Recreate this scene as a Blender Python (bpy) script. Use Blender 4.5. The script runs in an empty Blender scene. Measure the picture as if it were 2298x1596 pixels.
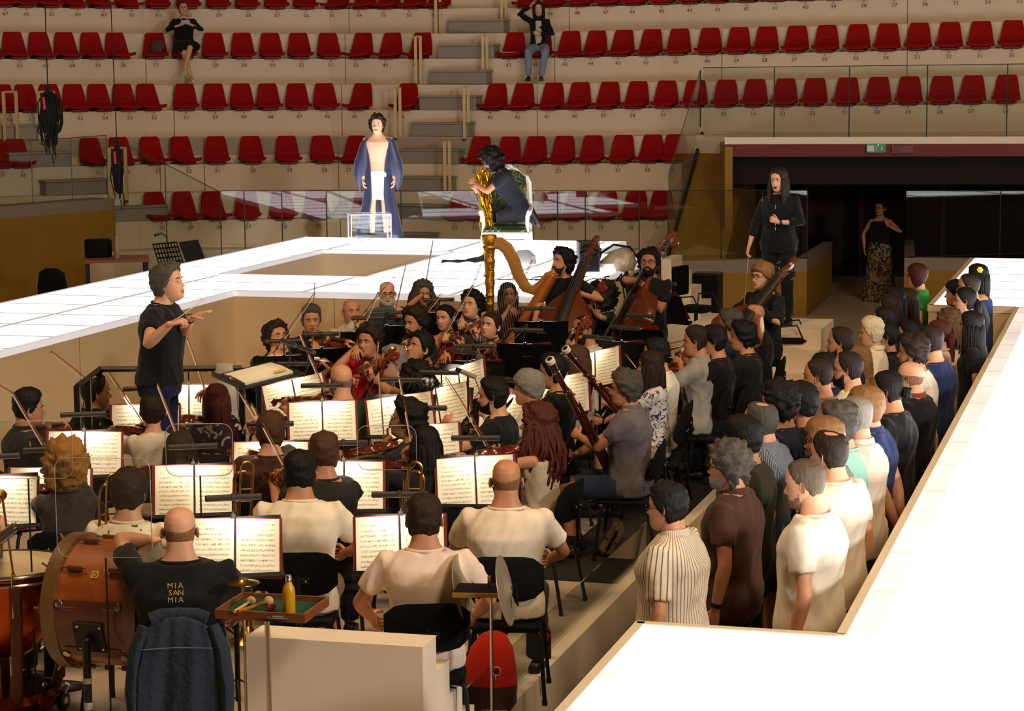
import bpy, bmesh, math, random
import numpy as np
from mathutils import Vector, Matrix, noise
random.seed(7)
C = bpy.context.scene.collection
V = Vector
# ---------------------------------------------------------------- camera
W, H = 2298, 1596
F, YAW, PITCH, ROLL = 4984.36, 0.280011, 0.1329, -0.0087472
CAM = V((0, 0, 4.0))
_f = V((-math.sin(YAW)*math.cos(PITCH), math.cos(YAW)*math.cos(PITCH), -math.sin(PITCH)))
_r = V((math.cos(YAW), math.sin(YAW), 0)); _u = _r.cross(_f)
CR = _r*math.cos(ROLL)+_u*math.sin(ROLL); CU = -_r*math.sin(ROLL)+_u*math.cos(ROLL); CF = _f
cd = bpy.data.cameras.new('camera'); cam = bpy.data.objects.new('camera', cd); C.objects.link(cam)
cd.sensor_width = 36; cd.lens = 36*F/W; cd.clip_end = 200; cd.clip_start = .1
cam.matrix_world = Matrix(((CR.x, CU.x, -CF.x, CAM.x), (CR.y, CU.y, -CF.y, CAM.y), (CR.z, CU.z, -CF.z, CAM.z), (0, 0, 0, 1)))
bpy.context.scene.camera = cam
def ray(px, py): return CF+CR*((px-W/2)/F)+CU*((H/2-py)/F)
def Pd(px, py, d): return CAM+ray(px, py)*d
def Pz(px, py, z):
    r = ray(px, py); return CAM+r*((z-CAM.z)/r.z)
def depth(p): return (p-CAM).dot(CF)
def zat(px, py, d): return Pd(px, py, d).z
# ---------------------------------------------------------------- world, exposure, room lights
sc = bpy.context.scene
sc.view_settings.view_transform = 'Standard'; sc.view_settings.look = 'None'
sc.view_settings.exposure = 0.0; sc.view_settings.gamma = 1.0; sc.view_settings.use_curve_mapping = False
sc.cycles.max_bounces = 5; sc.cycles.diffuse_bounces = 3; sc.cycles.transparent_max_bounces = 12
sc.cycles.use_light_tree = True
wd = bpy.data.worlds.new('hall'); sc.world = wd; wd.use_nodes = True
wd.node_tree.nodes['Background'].inputs[0].default_value = (1, .68, .38, 1)
wd.node_tree.nodes['Background'].inputs[1].default_value = .045
def area(name, loc, target, sx, sy, power, col):
    l = bpy.data.lights.new(name, 'AREA'); l.shape = 'RECTANGLE'; l.size = sx; l.size_y = sy; l.energy = power; l.color = col
    o = bpy.data.objects.new(name, l); C.objects.link(o); o.location = loc
    o.rotation_euler = (V(target)-V(loc)).to_track_quat('-Z', 'Y').to_euler(); return o
STAGE_E = 6.0
area('side_lamp', (7.5, 6.5, 5.6), (-1.9, 14.5, 1.3), 1.2, 1.2, 850, (1, .95, .88))
area('hall_lamp', (4, 19, 13), (1, 19, 0), 3, 3, 420, (1, .66, .34))
area('hall_lamp', (-12, 26, 12), (-9, 37, 3), 4, 4, 70, (1, .76, .52))
area('hall_lamp', (6, 30, 12), (3, 42, 3), 4, 4, 60, (1, .76, .52))
area('hall_lamp', (6, 4, 12.5), (0, 14, 1), 3, 3, 1000, (1, .74, .48))
area('hall_lamp', (-7, 11, 13), (-2, 15, 1), 3, 3, 760, (1, .66, .34))
def spot(name, loc, target, power, ang, col, r=.15):
    l = bpy.data.lights.new(name, 'SPOT'); l.energy = power; l.spot_size = math.radians(ang); l.spot_blend = .5; l.color = col; l.shadow_soft_size = r
    o = bpy.data.objects.new(name, l); C.objects.link(o); o.location = loc
    o.rotation_euler = (V(target)-V(loc)).to_track_quat('-Z', 'Y').to_euler(); return o
# ---------------------------------------------------------------- materials
MC = {}
def lin(c): return tuple(((x/255)/12.92 if x/255 <= .04045 else ((x/255+.055)/1.055)**2.4) for x in c)
def mat(name, col, rough=.6, metal=0, bump=0, bscale=20, var=0, vscale=6, spec=.5, sheen=0, trans=0, sub=0):
    k = (name, tuple(col), rough, metal, bump, bscale, var)
    if k in MC: return MC[k]
    m = bpy.data.materials.new(name); m.use_nodes = True; nt = m.node_tree; b = nt.nodes['Principled BSDF']
    c = lin(col); b.inputs['Base Color'].default_value = (*c, 1)
    b.inputs['Roughness'].default_value = rough; b.inputs['Metallic'].default_value = metal
    b.inputs['Specular IOR Level'].default_value = spec
    if sheen: b.inputs['Sheen Weight'].default_value = sheen
    if trans: b.inputs['Transmission Weight'].default_value = trans
    if bump or var:
        tc = nt.nodes.new('ShaderNodeTexCoord'); n = nt.nodes.new('ShaderNodeTexNoise')
        n.inputs['Scale'].default_value = bscale; n.inputs['Detail'].default_value = 4
        nt.links.new(tc.outputs['Object'], n.inputs['Vector'])
        if bump:
            bp = nt.nodes.new('ShaderNodeBump'); bp.inputs['Strength'].default_value = bump; bp.inputs['Distance'].default_value = .02
            nt.links.new(n.outputs['Fac'], bp.inputs['Height']); nt.links.new(bp.outputs['Normal'], b.inputs['Normal'])
        if var:
            n2 = nt.nodes.new('ShaderNodeTexNoise'); n2.inputs['Scale'].default_value = vscale; n2.inputs['Detail'].default_value = 3
            nt.links.new(tc.outputs['Object'], n2.inputs['Vector'])
            mx = nt.nodes.new('ShaderNodeMix'); mx.data_type = 'RGBA'
            mx.inputs[6].default_value = (*[x*(1-var) for x in c], 1); mx.inputs[7].default_value = (*[min(1, x*(1+var)) for x in c], 1)
            nt.links.new(n2.outputs['Fac'], mx.inputs[0]); nt.links.new(mx.outputs[2], b.inputs['Base Color'])
    MC[k] = m; return m
def fabric(col, rough=.85): return mat('fabric', col, rough, bump=.35, bscale=9, var=.08, spec=.2, sheen=.1)
def skinm(col): return mat('skin', col, .5, bump=.05, bscale=60, var=.08, vscale=12, spec=.35)
def hairm(col):
    k = ('hair', col)
    if k in MC: return MC[k]
    m = mat('hair_%d_%d_%d' % col, col, .58, bump=.01, spec=.22); nt = m.node_tree; b = nt.nodes['Principled BSDF']
    tc = nt.nodes.new('ShaderNodeTexCoord'); mp = nt.nodes.new('ShaderNodeMapping'); mp.inputs['Scale'].default_value = (160, 60, 25)
    n = nt.nodes.new('ShaderNodeTexNoise'); n.inputs['Scale'].default_value = 1; n.inputs['Detail'].default_value = 3
    nt.links.new(tc.outputs['Object'], mp.inputs[0]); nt.links.new(mp.outputs[0], n.inputs['Vector'])
    bp = nt.nodes.new('ShaderNodeBump'); bp.inputs['Strength'].default_value = .8; bp.inputs['Distance'].default_value = .008
    nt.links.new(n.outputs['Fac'], bp.inputs['Height']); nt.links.new(bp.outputs['Normal'], b.inputs['Normal'])
    c = lin(col); mx = nt.nodes.new('ShaderNodeMix'); mx.data_type = 'RGBA'
    mx.inputs[6].default_value = (*[x*.55 for x in c], 1); mx.inputs[7].default_value = (*[min(1, x*1.5) for x in c], 1)
    nt.links.new(n.outputs['Fac'], mx.inputs[0]); nt.links.new(mx.outputs[2], b.inputs['Base Color'])
    MC[k] = m; return m
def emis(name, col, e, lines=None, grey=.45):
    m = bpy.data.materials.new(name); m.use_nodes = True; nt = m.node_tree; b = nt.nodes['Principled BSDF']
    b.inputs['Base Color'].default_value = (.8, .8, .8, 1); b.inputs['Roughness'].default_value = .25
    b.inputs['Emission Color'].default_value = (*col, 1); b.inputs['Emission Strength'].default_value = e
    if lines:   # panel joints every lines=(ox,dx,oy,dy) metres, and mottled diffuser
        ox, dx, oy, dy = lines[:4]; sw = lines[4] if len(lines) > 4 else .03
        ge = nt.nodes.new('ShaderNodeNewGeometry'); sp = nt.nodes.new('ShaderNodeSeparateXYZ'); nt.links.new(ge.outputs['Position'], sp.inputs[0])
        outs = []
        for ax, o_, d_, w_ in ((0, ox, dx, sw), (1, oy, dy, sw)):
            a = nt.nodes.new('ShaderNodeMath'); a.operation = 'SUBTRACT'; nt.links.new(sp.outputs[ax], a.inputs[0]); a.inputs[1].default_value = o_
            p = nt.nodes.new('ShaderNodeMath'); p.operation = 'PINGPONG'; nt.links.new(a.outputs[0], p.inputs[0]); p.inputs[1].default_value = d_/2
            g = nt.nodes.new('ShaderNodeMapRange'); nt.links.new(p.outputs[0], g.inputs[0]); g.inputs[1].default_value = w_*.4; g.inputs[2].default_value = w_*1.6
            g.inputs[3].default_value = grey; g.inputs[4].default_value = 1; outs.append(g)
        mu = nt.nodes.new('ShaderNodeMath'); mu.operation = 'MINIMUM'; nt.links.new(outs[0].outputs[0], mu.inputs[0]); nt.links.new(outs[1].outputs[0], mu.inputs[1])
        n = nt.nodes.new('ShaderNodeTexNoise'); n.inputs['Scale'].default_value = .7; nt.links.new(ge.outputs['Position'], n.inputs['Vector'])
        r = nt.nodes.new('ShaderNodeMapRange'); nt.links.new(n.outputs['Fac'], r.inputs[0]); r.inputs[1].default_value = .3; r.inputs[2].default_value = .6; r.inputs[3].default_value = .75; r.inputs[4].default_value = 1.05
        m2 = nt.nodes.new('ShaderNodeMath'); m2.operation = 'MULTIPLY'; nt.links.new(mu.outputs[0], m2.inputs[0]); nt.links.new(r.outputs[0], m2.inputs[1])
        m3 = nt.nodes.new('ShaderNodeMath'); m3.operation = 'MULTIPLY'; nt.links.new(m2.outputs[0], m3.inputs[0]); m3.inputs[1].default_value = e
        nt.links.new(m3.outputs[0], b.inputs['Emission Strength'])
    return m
def glassm(name, tint=(.93, .96, .95), ior=1.5, k=1.0):
    m = bpy.data.materials.new(name); m.use_nodes = True; nt = m.node_tree
    for n in list(nt.nodes): nt.nodes.remove(n)
    o = nt.nodes.new('ShaderNodeOutputMaterial'); t = nt.nodes.new('ShaderNodeBsdfTransparent'); t.inputs[0].default_value = (*tint, 1)
    g = nt.nodes.new('ShaderNodeBsdfGlossy'); g.inputs['Roughness'].default_value = .02
    lw = nt.nodes.new('ShaderNodeLayerWeight'); lw.inputs[0].default_value = .5
    pw = nt.nodes.new('ShaderNodeMath'); pw.operation = 'POWER'; nt.links.new(lw.outputs['Facing'], pw.inputs[0]); pw.inputs[1].default_value = 5
    fr = nt.nodes.new('ShaderNodeMath'); fr.operation = 'MULTIPLY_ADD'; nt.links.new(pw.outputs[0], fr.inputs[0]); fr.inputs[1].default_value = .9; fr.inputs[2].default_value = .032*k
    mx = nt.nodes.new('ShaderNodeMixShader'); nt.links.new(fr.outputs[0], mx.inputs[0]); nt.links.new(t.outputs[0], mx.inputs[1]); nt.links.new(g.outputs[0], mx.inputs[2])
    nt.links.new(mx.outputs[0], o.inputs[0]); return m
def stripes(name, base, line, axis, period, width, rough=.8):
    k = (name, base, line)
    if k in MC: return MC[k]
    m = mat(name, base, rough, bump=.351, bscale=9, spec=.2); nt = m.node_tree; b = nt.nodes['Principled BSDF']
    tc = nt.nodes.new('ShaderNodeTexCoord'); sp = nt.nodes.new('ShaderNodeSeparateXYZ'); nt.links.new(tc.outputs['Object'], sp.inputs[0])
    # follow the cloth round the trunk: angle about the body axis for upright stripes
    if axis == 'a':
        at = nt.nodes.new('ShaderNodeMath'); at.operation = 'ARCTAN2'; nt.links.new(sp.outputs[1], at.inputs[0]); nt.links.new(sp.outputs[0], at.inputs[1])
        mu = nt.nodes.new('ShaderNodeMath'); mu.operation = 'MULTIPLY'; nt.links.new(at.outputs[0], mu.inputs[0]); mu.inputs[1].default_value = .2; src = mu.outputs[0]
    else: src = sp.outputs['xyz'.index(axis)]
    p = nt.nodes.new('ShaderNodeMath'); p.operation = 'PINGPONG'; nt.links.new(src, p.inputs[0]); p.inputs[1].default_value = period/2
    l = nt.nodes.new('ShaderNodeMath'); l.operation = 'LESS_THAN'; nt.links.new(p.outputs[0], l.inputs[0]); l.inputs[1].default_value = width/2
    mx = nt.nodes.new('ShaderNodeMix'); mx.data_type = 'RGBA'; mx.inputs[6].default_value = (*lin(base), 1); mx.inputs[7].default_value = (*lin(line), 1)
    nt.links.new(l.outputs[0], mx.inputs[0]); nt.links.new(mx.outputs[2], b.inputs['Base Color']); MC[k] = m; return m
def blotch(name, base, c2, scale, lo, hi, c3=None, vor=False):
    k = (name, base, c2)
    if k in MC: return MC[k]
    m = mat(name, base, .8, bump=.352, bscale=9, spec=.2); nt = m.node_tree; b = nt.nodes['Principled BSDF']
    tc = nt.nodes.new('ShaderNodeTexCoord'); n = nt.nodes.new('ShaderNodeTexNoise'); n.inputs['Scale'].default_value = scale; n.inputs['Detail'].default_value = 2
    n.inputs['Distortion'].default_value = 1.2
    nt.links.new(tc.outputs['Object'], n.inputs['Vector']); cr = nt.nodes.new('ShaderNodeValToRGB'); cr.color_ramp.interpolation = 'CONSTANT'
    e = cr.color_ramp.elements; e[0].color = (*lin(base), 1); e[1].position = lo; e[1].color = (*lin(c2), 1)
    x = e.new(hi); x.color = (*lin(c3 or base), 1)
    nt.links.new(n.outputs['Fac'], cr.inputs[0]); nt.links.new(cr.outputs[0], b.inputs['Base Color']); MC[k] = m; return m
def woodm(name, c1, c2, rough=.3, scale=(3, 3, 30)):
    if name in MC: return MC[name]
    m = mat(name, c1, rough, bump=.01, spec=.6); nt = m.node_tree; b = nt.nodes['Principled BSDF']
    tc = nt.nodes.new('ShaderNodeTexCoord'); mp = nt.nodes.new('ShaderNodeMapping'); mp.inputs['Scale'].default_value = scale
    n = nt.nodes.new('ShaderNodeTexNoise'); n.inputs['Scale'].default_value = 2; n.inputs['Detail'].default_value = 5; n.inputs['Distortion'].default_value = .6
    nt.links.new(tc.outputs['Object'], mp.inputs[0]); nt.links.new(mp.outputs[0], n.inputs['Vector'])
    mx = nt.nodes.new('ShaderNodeMix'); mx.data_type = 'RGBA'; mx.inputs[6].default_value = (*lin(c1), 1); mx.inputs[7].default_value = (*lin(c2), 1)
    nt.links.new(n.outputs['Fac'], mx.inputs[0]); nt.links.new(mx.outputs[2], b.inputs['Base Color']); b.inputs['Coat Weight'].default_value = .4; MC[name] = m; return m
M_CREAM = mat('tier_paint', (222, 200, 172), .55, bump=.03, bscale=8, var=.05, vscale=1.5)
M_WHITE = mat('white_paint', (234, 218, 196), .6, bump=.02, bscale=30, var=.03, vscale=2)
M_FASC = mat('fascia_paint', (214, 188, 150), .6, bump=.02, bscale=30, var=.03, vscale=2)
M_GREYSTEP = mat('grey_step', (150, 140, 128), .7, bump=.05, bscale=40, var=.08)
M_FLOOR = mat('hall_floor', (196, 178, 156), .32, bump=.02, bscale=30, var=.08, vscale=1.2)
M_YELLOW = mat('ochre_paint', (152, 112, 30), .7, bump=.05, bscale=30, var=.08, vscale=2)
M_KERB = mat('grey_kerb', (140, 128, 116), .6, bump=.03, bscale=30, var=.05)
M_BLACK = mat('black_paint', (14, 14, 15), .45, spec=.4)
M_MATTE = mat('black_matte', (10, 10, 11), .9, spec=.2)
M_PLASTIC = mat('black_plastic', (20, 20, 22), .35, spec=.5)
M_CHAIR = mat('black_upholstery', (15, 15, 18), .9, bump=.1, bscale=120, spec=.2)
M_LAMP = mat('lamp_housing', (52, 46, 42), .45, spec=.5)
M_CHROME = mat('chrome', (200, 198, 195), .2, metal=1)
M_BRASS = mat('brass', (176, 134, 66), .28, metal=1)
M_GOLD = mat('gilding', (205, 148, 42), .3, metal=1, bump=.5, bscale=60)
M_RED = mat('seat_cloth', (152, 8, 8), .85, bump=.08, bscale=60, var=.08, vscale=9, spec=.2)
M_REDSHELL = mat('seat_shell', (110, 14, 10), .5)
M_RAIL = mat('handrail_paint', (205, 176, 122), .5)
M_COVER = mat('score_cover', (126, 26, 28), .6)
M_GLASS = glassm('railing_glass', (.92, .95, .94), 1.52)
M_ACRYL = glassm('acrylic', (.96, .97, .97), 1.45)
M_DARKWOOD = woodm('walnut_wood', (70, 30, 16), (110, 52, 26), .35)
M_VIOLIN = woodm('violin_varnish', (128, 50, 18), (80, 28, 10), .2)
M_VIOLIN2 = woodm('cello_varnish', (146, 62, 22), (92, 34, 13), .2)
M_BASSOON = woodm('bassoon_maple', (78, 18, 12), (46, 10, 8), .2)
# ---------------------------------------------------------------- mesh building
class MB:
    def __init__(s): s.v = []; s.f = []; s.m = []
    def add(s, vs, fs, mi=0, M=None):
        b = len(s.v)
        for p in vs: s.v.append(tuple(M @ V(p)) if M is not None else tuple(p))
        for f in fs: s.f.append([i+b for i in f]); s.m.append(mi)
        return s
    def box(s, c, sz, rz=0, M=None, mi=0, bev=0):
        x, y, z = sz[0]/2, sz[1]/2, sz[2]/2
        T = Matrix.Translation(V(c)) @ Matrix.Rotation(rz, 4, 'Z')
        if M is not None: T = M @ T
        if bev <= 0:
            vs = [(i*x, j*y, k*z) for k in (-1, 1) for i, j in ((-1, -1), (1, -1), (1, 1), (-1, 1))]
            return s.add(vs, [(3, 2, 1, 0), (4, 5, 6, 7), (0, 1, 5, 4), (1, 2, 6, 5), (2, 3, 7, 6), (3, 0, 4, 7)], mi, T)
        b = min(bev, x*.95, y*.95, z*.95); vs = []
        for k, o in ((-z, b), (-z+b, 0), (z-b, 0), (z, b)):
            for i, j in ((-1, -1), (1, -1), (1, 1), (-1, 1)):
                X, Y = x-o, y-o
                a = [(i*(X), j*(Y-b)), (i*(X-b), j*(Y))]
                if i*j > 0: a = a[::1]
                else: a = a[::-1]
                # order counter-clockwise
                for q in a: vs.append((q[0], q[1], k))
        fs = [tuple(range(7, -1, -1)), tuple(range(24, 32))]
        for r in range(3):
            for i in range(8): fs.append((r*8+i, r*8+(i+1) % 8, (r+1)*8+(i+1) % 8, (r+1)*8+i))
        # re-order each ring by angle
        import_order = sorted(range(8), key=lambda q: math.atan2(vs[q][1], vs[q][0]))
        vs2 = []
        for r in range(4): vs2 += [vs[r*8+q] for q in import_order]
        return s.add(vs2, fs, mi, T)
    def tube(s, pts, rad, n=8, mi=0, M=None, cap=True, flat=1.0, up=None, closed=False):
        pts = [V(p) for p in pts]; N = len(pts)
        if not hasattr(rad, '__len__'): rad = [rad]*N
        vs, fs = [], []; prev = None
        for i, p in enumerate(pts):
            if closed: t = pts[(i+1) % N]-pts[i-1]
            else: t = pts[min(i+1, N-1)]-pts[max(i-1, 0)]
            t = t.normalized() if t.length > 1e-9 else V((0, 0, 1))
            if prev is None:
                a = V(up) if up is not None else (V((0, 0, 1)) if abs(t.z) < .9 else V((0, 1, 0)))
                prev = (a-t*a.dot(t)).normalized()
            else: prev = (prev-t*prev.dot(t)).normalized()
            q = t.cross(prev); r = rad[i]; rx, ry = (r if hasattr(r, '__len__') else (r, r*flat))
            for k in range(n):
                a = 2*math.pi*k/n; vs.append(p+q*(math.cos(a)*rx)+prev*(math.sin(a)*ry))
        for i in range(N if closed else N-1):
            j = (i+1) % N
            for k in range(n): fs.append((i*n+k, i*n+(k+1) % n, j*n+(k+1) % n, j*n+k))
        if cap and not closed: fs += [tuple(range(n-1, -1, -1)), tuple(range((N-1)*n, N*n))]
        return s.add(vs, fs, mi, M)
    def sph(s, c, r, n=12, m=8, mi=0, M=None):
        if not hasattr(r, '__len__'): r = (r, r, r)
        c = V(c); vs = [c+V((0, 0, r[2]))]; fs = []
        for i in range(1, m):
            a = math.pi*i/m
            for k in range(n):
                b = 2*math.pi*k/n; vs.append(c+V((r[0]*math.sin(a)*math.cos(b), r[1]*math.sin(a)*math.sin(b), r[2]*math.cos(a))))
        vs.append(c-V((0, 0, r[2])))
        for k in range(n): fs.append((0, 1+k, 1+(k+1) % n))
        for i in range(m-2):
            for k in range(n): fs.append((1+i*n+k, 1+(i+1)*n+k, 1+(i+1)*n+(k+1) % n, 1+i*n+(k+1) % n))
        L = len(vs)-1
        for k in range(n): fs.append((L, 1+(m-2)*n+(k+1) % n, 1+(m-2)*n+k))
        return s.add(vs, fs, mi, M)
    def loft(s, secs, n=20, mi=0, M=None, e=2.4):
        # secs: (centre, X axis half vector, Y axis half vector)
        vs, fs = [], []
        for c, a, b in secs:
            for k in range(n):
                t = 2*math.pi*k/n; ct, st = math.cos(t), math.sin(t)
                vs.append(V(c)+V(a)*(abs(ct)**(2/e)*(1 if ct >= 0 else -1))+V(b)*(abs(st)**(2/e)*(1 if st >= 0 else -1)))
        N = len(secs)
        for i in range(N-1):
            for k in range(n): fs.append((i*n+k, i*n+(k+1) % n, (i+1)*n+(k+1) % n, (i+1)*n+k))
        fs += [tuple(range(n-1, -1, -1)), tuple(range((N-1)*n, N*n))]
        return s.add(vs, fs, mi, M)
    def lathe(s, prof, n=24, mi=0, M=None, c=(0, 0, 0)):
        return s.loft([((c[0], c[1], c[2]+z), (max(r, .0004), 0, 0), (0, max(r, .0004), 0)) for r, z in prof], n, mi, M, 2)
    def prism(s, poly, z0, z1, mi=0, M=None):
        n = len(poly); vs = [(x, y, z0) for x, y in poly]+[(x, y, z1) for x, y in poly]
        return s.add(vs, [tuple(range(n-1, -1, -1)), tuple(range(n, 2*n))]+[(i, (i+1) % n, n+(i+1) % n, n+i) for i in range(n)], mi, M)
    def mesh(s, name, mats, smooth=True, ang=35):
        me = bpy.data.meshes.new(name); me.from_pydata(s.v, [], s.f); 
        for m in (mats if isinstance(mats, (list, tuple)) else [mats]): me.materials.append(m)
        me.polygons.foreach_set('material_index', s.m)
        me.validate(); me.update()
        bm = bmesh.new(); bm.from_mesh(me); bmesh.ops.recalc_face_normals(bm, faces=bm.faces)
        for f in bm.faces: f.smooth = smooth
        if smooth and ang < 180:
            for e in bm.edges:
                if len(e.link_faces) == 2 and e.calc_face_angle(0) > math.radians(ang): e.smooth = False
        bm.to_mesh(me); bm.free(); return me
def link(name, me, parent=None, **kw):
    o = bpy.data.objects.new(name, me); C.objects.link(o)
    if parent is not None: o.parent = parent
    for k, v in kw.items(): o[k] = v
    return o
def obj(name, mb, mats, parent=None, smooth=True, ang=35, **kw): return link(name, mb.mesh(name, mats, smooth, ang), parent, **kw)
def thing(name, label, cat, loc=(0, 0, 0), rz=0, group=None):
    o = bpy.data.objects.new(name, None); C.objects.link(o); o.location = loc; o.rotation_euler = (0, 0, rz)
    o['label'] = label; o['category'] = cat
    if group: o['group'] = group
    o.empty_display_size = .1
    return o
def tag(o, label, cat, group=None, kind=None):
    if label: o['label'] = label
    if cat: o['category'] = cat
    if group: o['group'] = group
    if kind: o['kind'] = kind
    return o
def kids(o): return [c for c in bpy.data.objects if c.parent == o]
def copytree(root, tree, loc, rz, label=None):
    # tree: list of (child, [grandchildren]) collected once
    r = root.copy(); C.objects.link(r); r.location = loc; r.rotation_euler = (0, 0, rz)
    if label: r['label'] = label
    for ch, gs in tree:
        c = ch.copy(); C.objects.link(c); c.parent = r
        for g in gs: d = g.copy(); C.objects.link(d); d.parent = c
    return r
def tree_of(root): return [(c, kids(c)) for c in kids(root)]
def struct(name, mb, mats, smooth=False, parent=None):
    o = obj(name, mb, mats, parent, smooth)
    o['kind'] = 'structure'; return o
def frame(o, z, x=None):
    """matrix at o with local Z along z and local X near x"""
    z = V(z).normalized(); x = V(x) if x is not None else V((1, 0, 0))
    x = (x-z*x.dot(z)).normalized(); y = z.cross(x)
    return Matrix(((x.x, y.x, z.x, o[0]), (x.y, y.y, z.y, o[1]), (x.z, y.z, z.z, o[2]), (0, 0, 0, 1)))
_gl = {}
def glyphs(t):
    if t in _gl: return _gl[t]
    cu = bpy.data.curves.new('t', 'FONT'); cu.body = t; cu.size = 1; cu.align_x = 'CENTER'; cu.align_y = 'CENTER'; cu.resolution_u = 3
    o = bpy.data.objects.new('t', cu); C.objects.link(o); dg = bpy.context.evaluated_depsgraph_get(); me = bpy.data.meshes.new_from_object(o.evaluated_get(dg))
    r = ([tuple(v.co) for v in me.vertices], [tuple(p.vertices) for p in me.polygons])
    bpy.data.objects.remove(o); bpy.data.meshes.remove(me); _gl[t] = r; return r
for _t in '0123456789PEANIMLROCDS': glyphs(_t)
def text(mb, t, size, M, mi=0, dx=.62):
    """letters laid in the XY plane of M, built from cached glyphs"""
    n = len(t)
    for i, ch in enumerate(t):
        if ch == ' ': continue
        v, f = glyphs(ch); mb.add(v, f, mi, M @ Matrix.Translation(((i-(n-1)/2)*size*dx, 0, 0)) @ Matrix.Scale(size, 4))
    return mb
# ================================================================ SETTING
ZS = 1.42      # lit stage level
ZP = .35       # orchestra platform level
def X(px, py, z=ZS): return Pz(px, py, z).x
def Y(px, py, z=ZS): return Pz(px, py, z).y
xL = (X(0, 681)+X(686, 533))/2; X2 = (X(0, 791)+X(524, 655))/2; Y1 = (Y(524, 655)+Y(1092, 667))/2; Y2 = (Y(686, 533)+Y(1405, 543))/2
X3 = X(1412, 602); X4 = X(1405, 543); Y3 = Y(1440, 572); X5 = (X(730, 561)+X(494, 616))/2; X6 = (X(816, 621)+X(1020, 566))/2
Y4 = (Y(816, 621)+Y(494, 616))/2; Y5 = (Y(1020, 566)+Y(730, 561))/2
X7 = (X(1430, 1398)+X(1254, 1596))/2; Y7 = (Y(1430, 1398)+Y(1879, 1425.6))/2; X8 = (X(1879, 1425.6)+X(2113.7, 1000.8))/2
X9 = (X(2082, 686)+X(2180, 579.5))/2; Y9 = Y(2082, 686); Y10 = Y(2180, 579.5)
XK = (Pz(1409, 1311, ZP).x+Pz(1171, 1560, ZP).x)/2
def bx(mb, x0, x1, y0, y1, z0, z1, mi=0): return mb.box(((x0+x1)/2, (y0+y1)/2, (z0+z1)/2), (abs(x1-x0), abs(y1-y0), abs(z1-z0)), mi=mi)
fl = MB(); bx(fl, -22, 26, -2, 60, -.3, 0); struct('floor', fl, M_FLOOR)
# orchestra platform
pf = MB(); bx(pf, X2, XK, 5, Y1, 0.002, ZP); bx(pf, X3+.03, XK, Y1+.001, Y1+4.2, 0.002, ZP); o = struct('floor_orchestra', pf, [M_FLOOR])
kb = MB(); bx(kb, XK, XK+.03, 5, 21, 0, ZP-.0); bx(kb, XK-.06, XK+.03, 5, 21, ZP, ZP+.02); struct('trim_1', kb, M_WHITE)
gl = MB(); bx(gl, XK-.04, XK-.028, 6, 15.5, ZP+.02, ZP+.30); struct('trim_2', gl, M_GLASS)
# lit stage tops: every deck is a lid of light panels with a white fascia down to the floor
px_ = .87
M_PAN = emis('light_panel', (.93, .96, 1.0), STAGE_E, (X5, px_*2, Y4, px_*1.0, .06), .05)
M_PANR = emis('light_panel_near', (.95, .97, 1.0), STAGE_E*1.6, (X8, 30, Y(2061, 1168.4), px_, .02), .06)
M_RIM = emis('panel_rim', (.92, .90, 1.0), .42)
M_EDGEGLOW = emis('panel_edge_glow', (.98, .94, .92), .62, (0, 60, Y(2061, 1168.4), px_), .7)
def lid(mb, x0, x1, y0, y1, mi=0): bx(mb, x0, x1, y0, y1, ZS-.04, ZS, mi)
top = MB()
lid(top, xL, X5, 4, Y2); lid(top, X5, X6, Y5, Y2); lid(top, X5, X6, Y1, Y4); lid(top, X6, X4, Y1, Y2); lid(top, X4, X3, Y1, Y3)
# piece of the left catwalk nearer than the pit
top2 = MB(); 
def lidsub(): pass
top = MB(); lid(top, xL, X2, 4, Y1); lid(top, xL, X5, Y1, Y2) if X5 < X2 else lid(top, xL, X5, Y1, Y2)
lid(top, X5, X6, Y5, Y2); lid(top, X5, X6, Y1, Y4); lid(top, X6, X4, Y1, Y2); lid(top, X4, X3, Y1, Y3)
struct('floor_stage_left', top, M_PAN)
rim = MB(); h = .012
for x0, x1, y0, y1 in ((xL-.01, xL+.05, 4, Y2), (X2-.05, X2+.01, 4, Y1), (X2, X3, Y1-.01, Y1+.05), (xL, X4, Y2-.05, Y2+.01), (X4-.05, X4+.01, Y3, Y2), (X4, X3, Y3-.05, Y3+.01), (X3-.05, X3+.01, Y1, Y3),
    (X5-.06, X5, Y4, Y5), (X6, X6+.05, Y4, Y5), (X5-.06, X6+.05, Y5, Y5+.04), (X5-.06, X6+.05, Y4-.06, Y4)): bx(rim, x0, x1, y0, y1, ZS-.05, ZS+.008)
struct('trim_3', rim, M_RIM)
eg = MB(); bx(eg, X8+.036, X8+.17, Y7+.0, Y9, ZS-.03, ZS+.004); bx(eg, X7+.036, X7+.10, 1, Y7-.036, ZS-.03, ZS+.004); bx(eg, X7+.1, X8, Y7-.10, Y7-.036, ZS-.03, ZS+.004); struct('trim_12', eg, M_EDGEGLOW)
fa = MB(); zt = ZS-.041
bx(fa, X2-.05, X2, 4, Y1, 0, zt); bx(fa, X2-.05, X3, Y1, Y1+.05, 0, zt); bx(fa, X3-.05, X3, Y1, Y3, 0, zt); bx(fa, X4, X3, Y3-.05, Y3, 0, zt); bx(fa, X4-.05, X4, Y3, Y2, 0, zt); bx(fa, xL, X4, Y2-.05, Y2, 0, zt); bx(fa, xL, xL+.05, 4, Y2, 0, zt)
# grooves between the cladding boards
for k in range(0, 14):
    x = X2+1.2+k*1.2
    if x < X3: bx(fa, x, x+.008, Y1-.004, Y1, 0.4, zt, 1)
for k in range(1, 9): bx(fa, X2, X2+.004, Y1-k*1.9, Y1-k*1.9+.008, .4, zt, 1)
struct('wall_stage', fa, [M_FASC, M_KERB])
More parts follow.
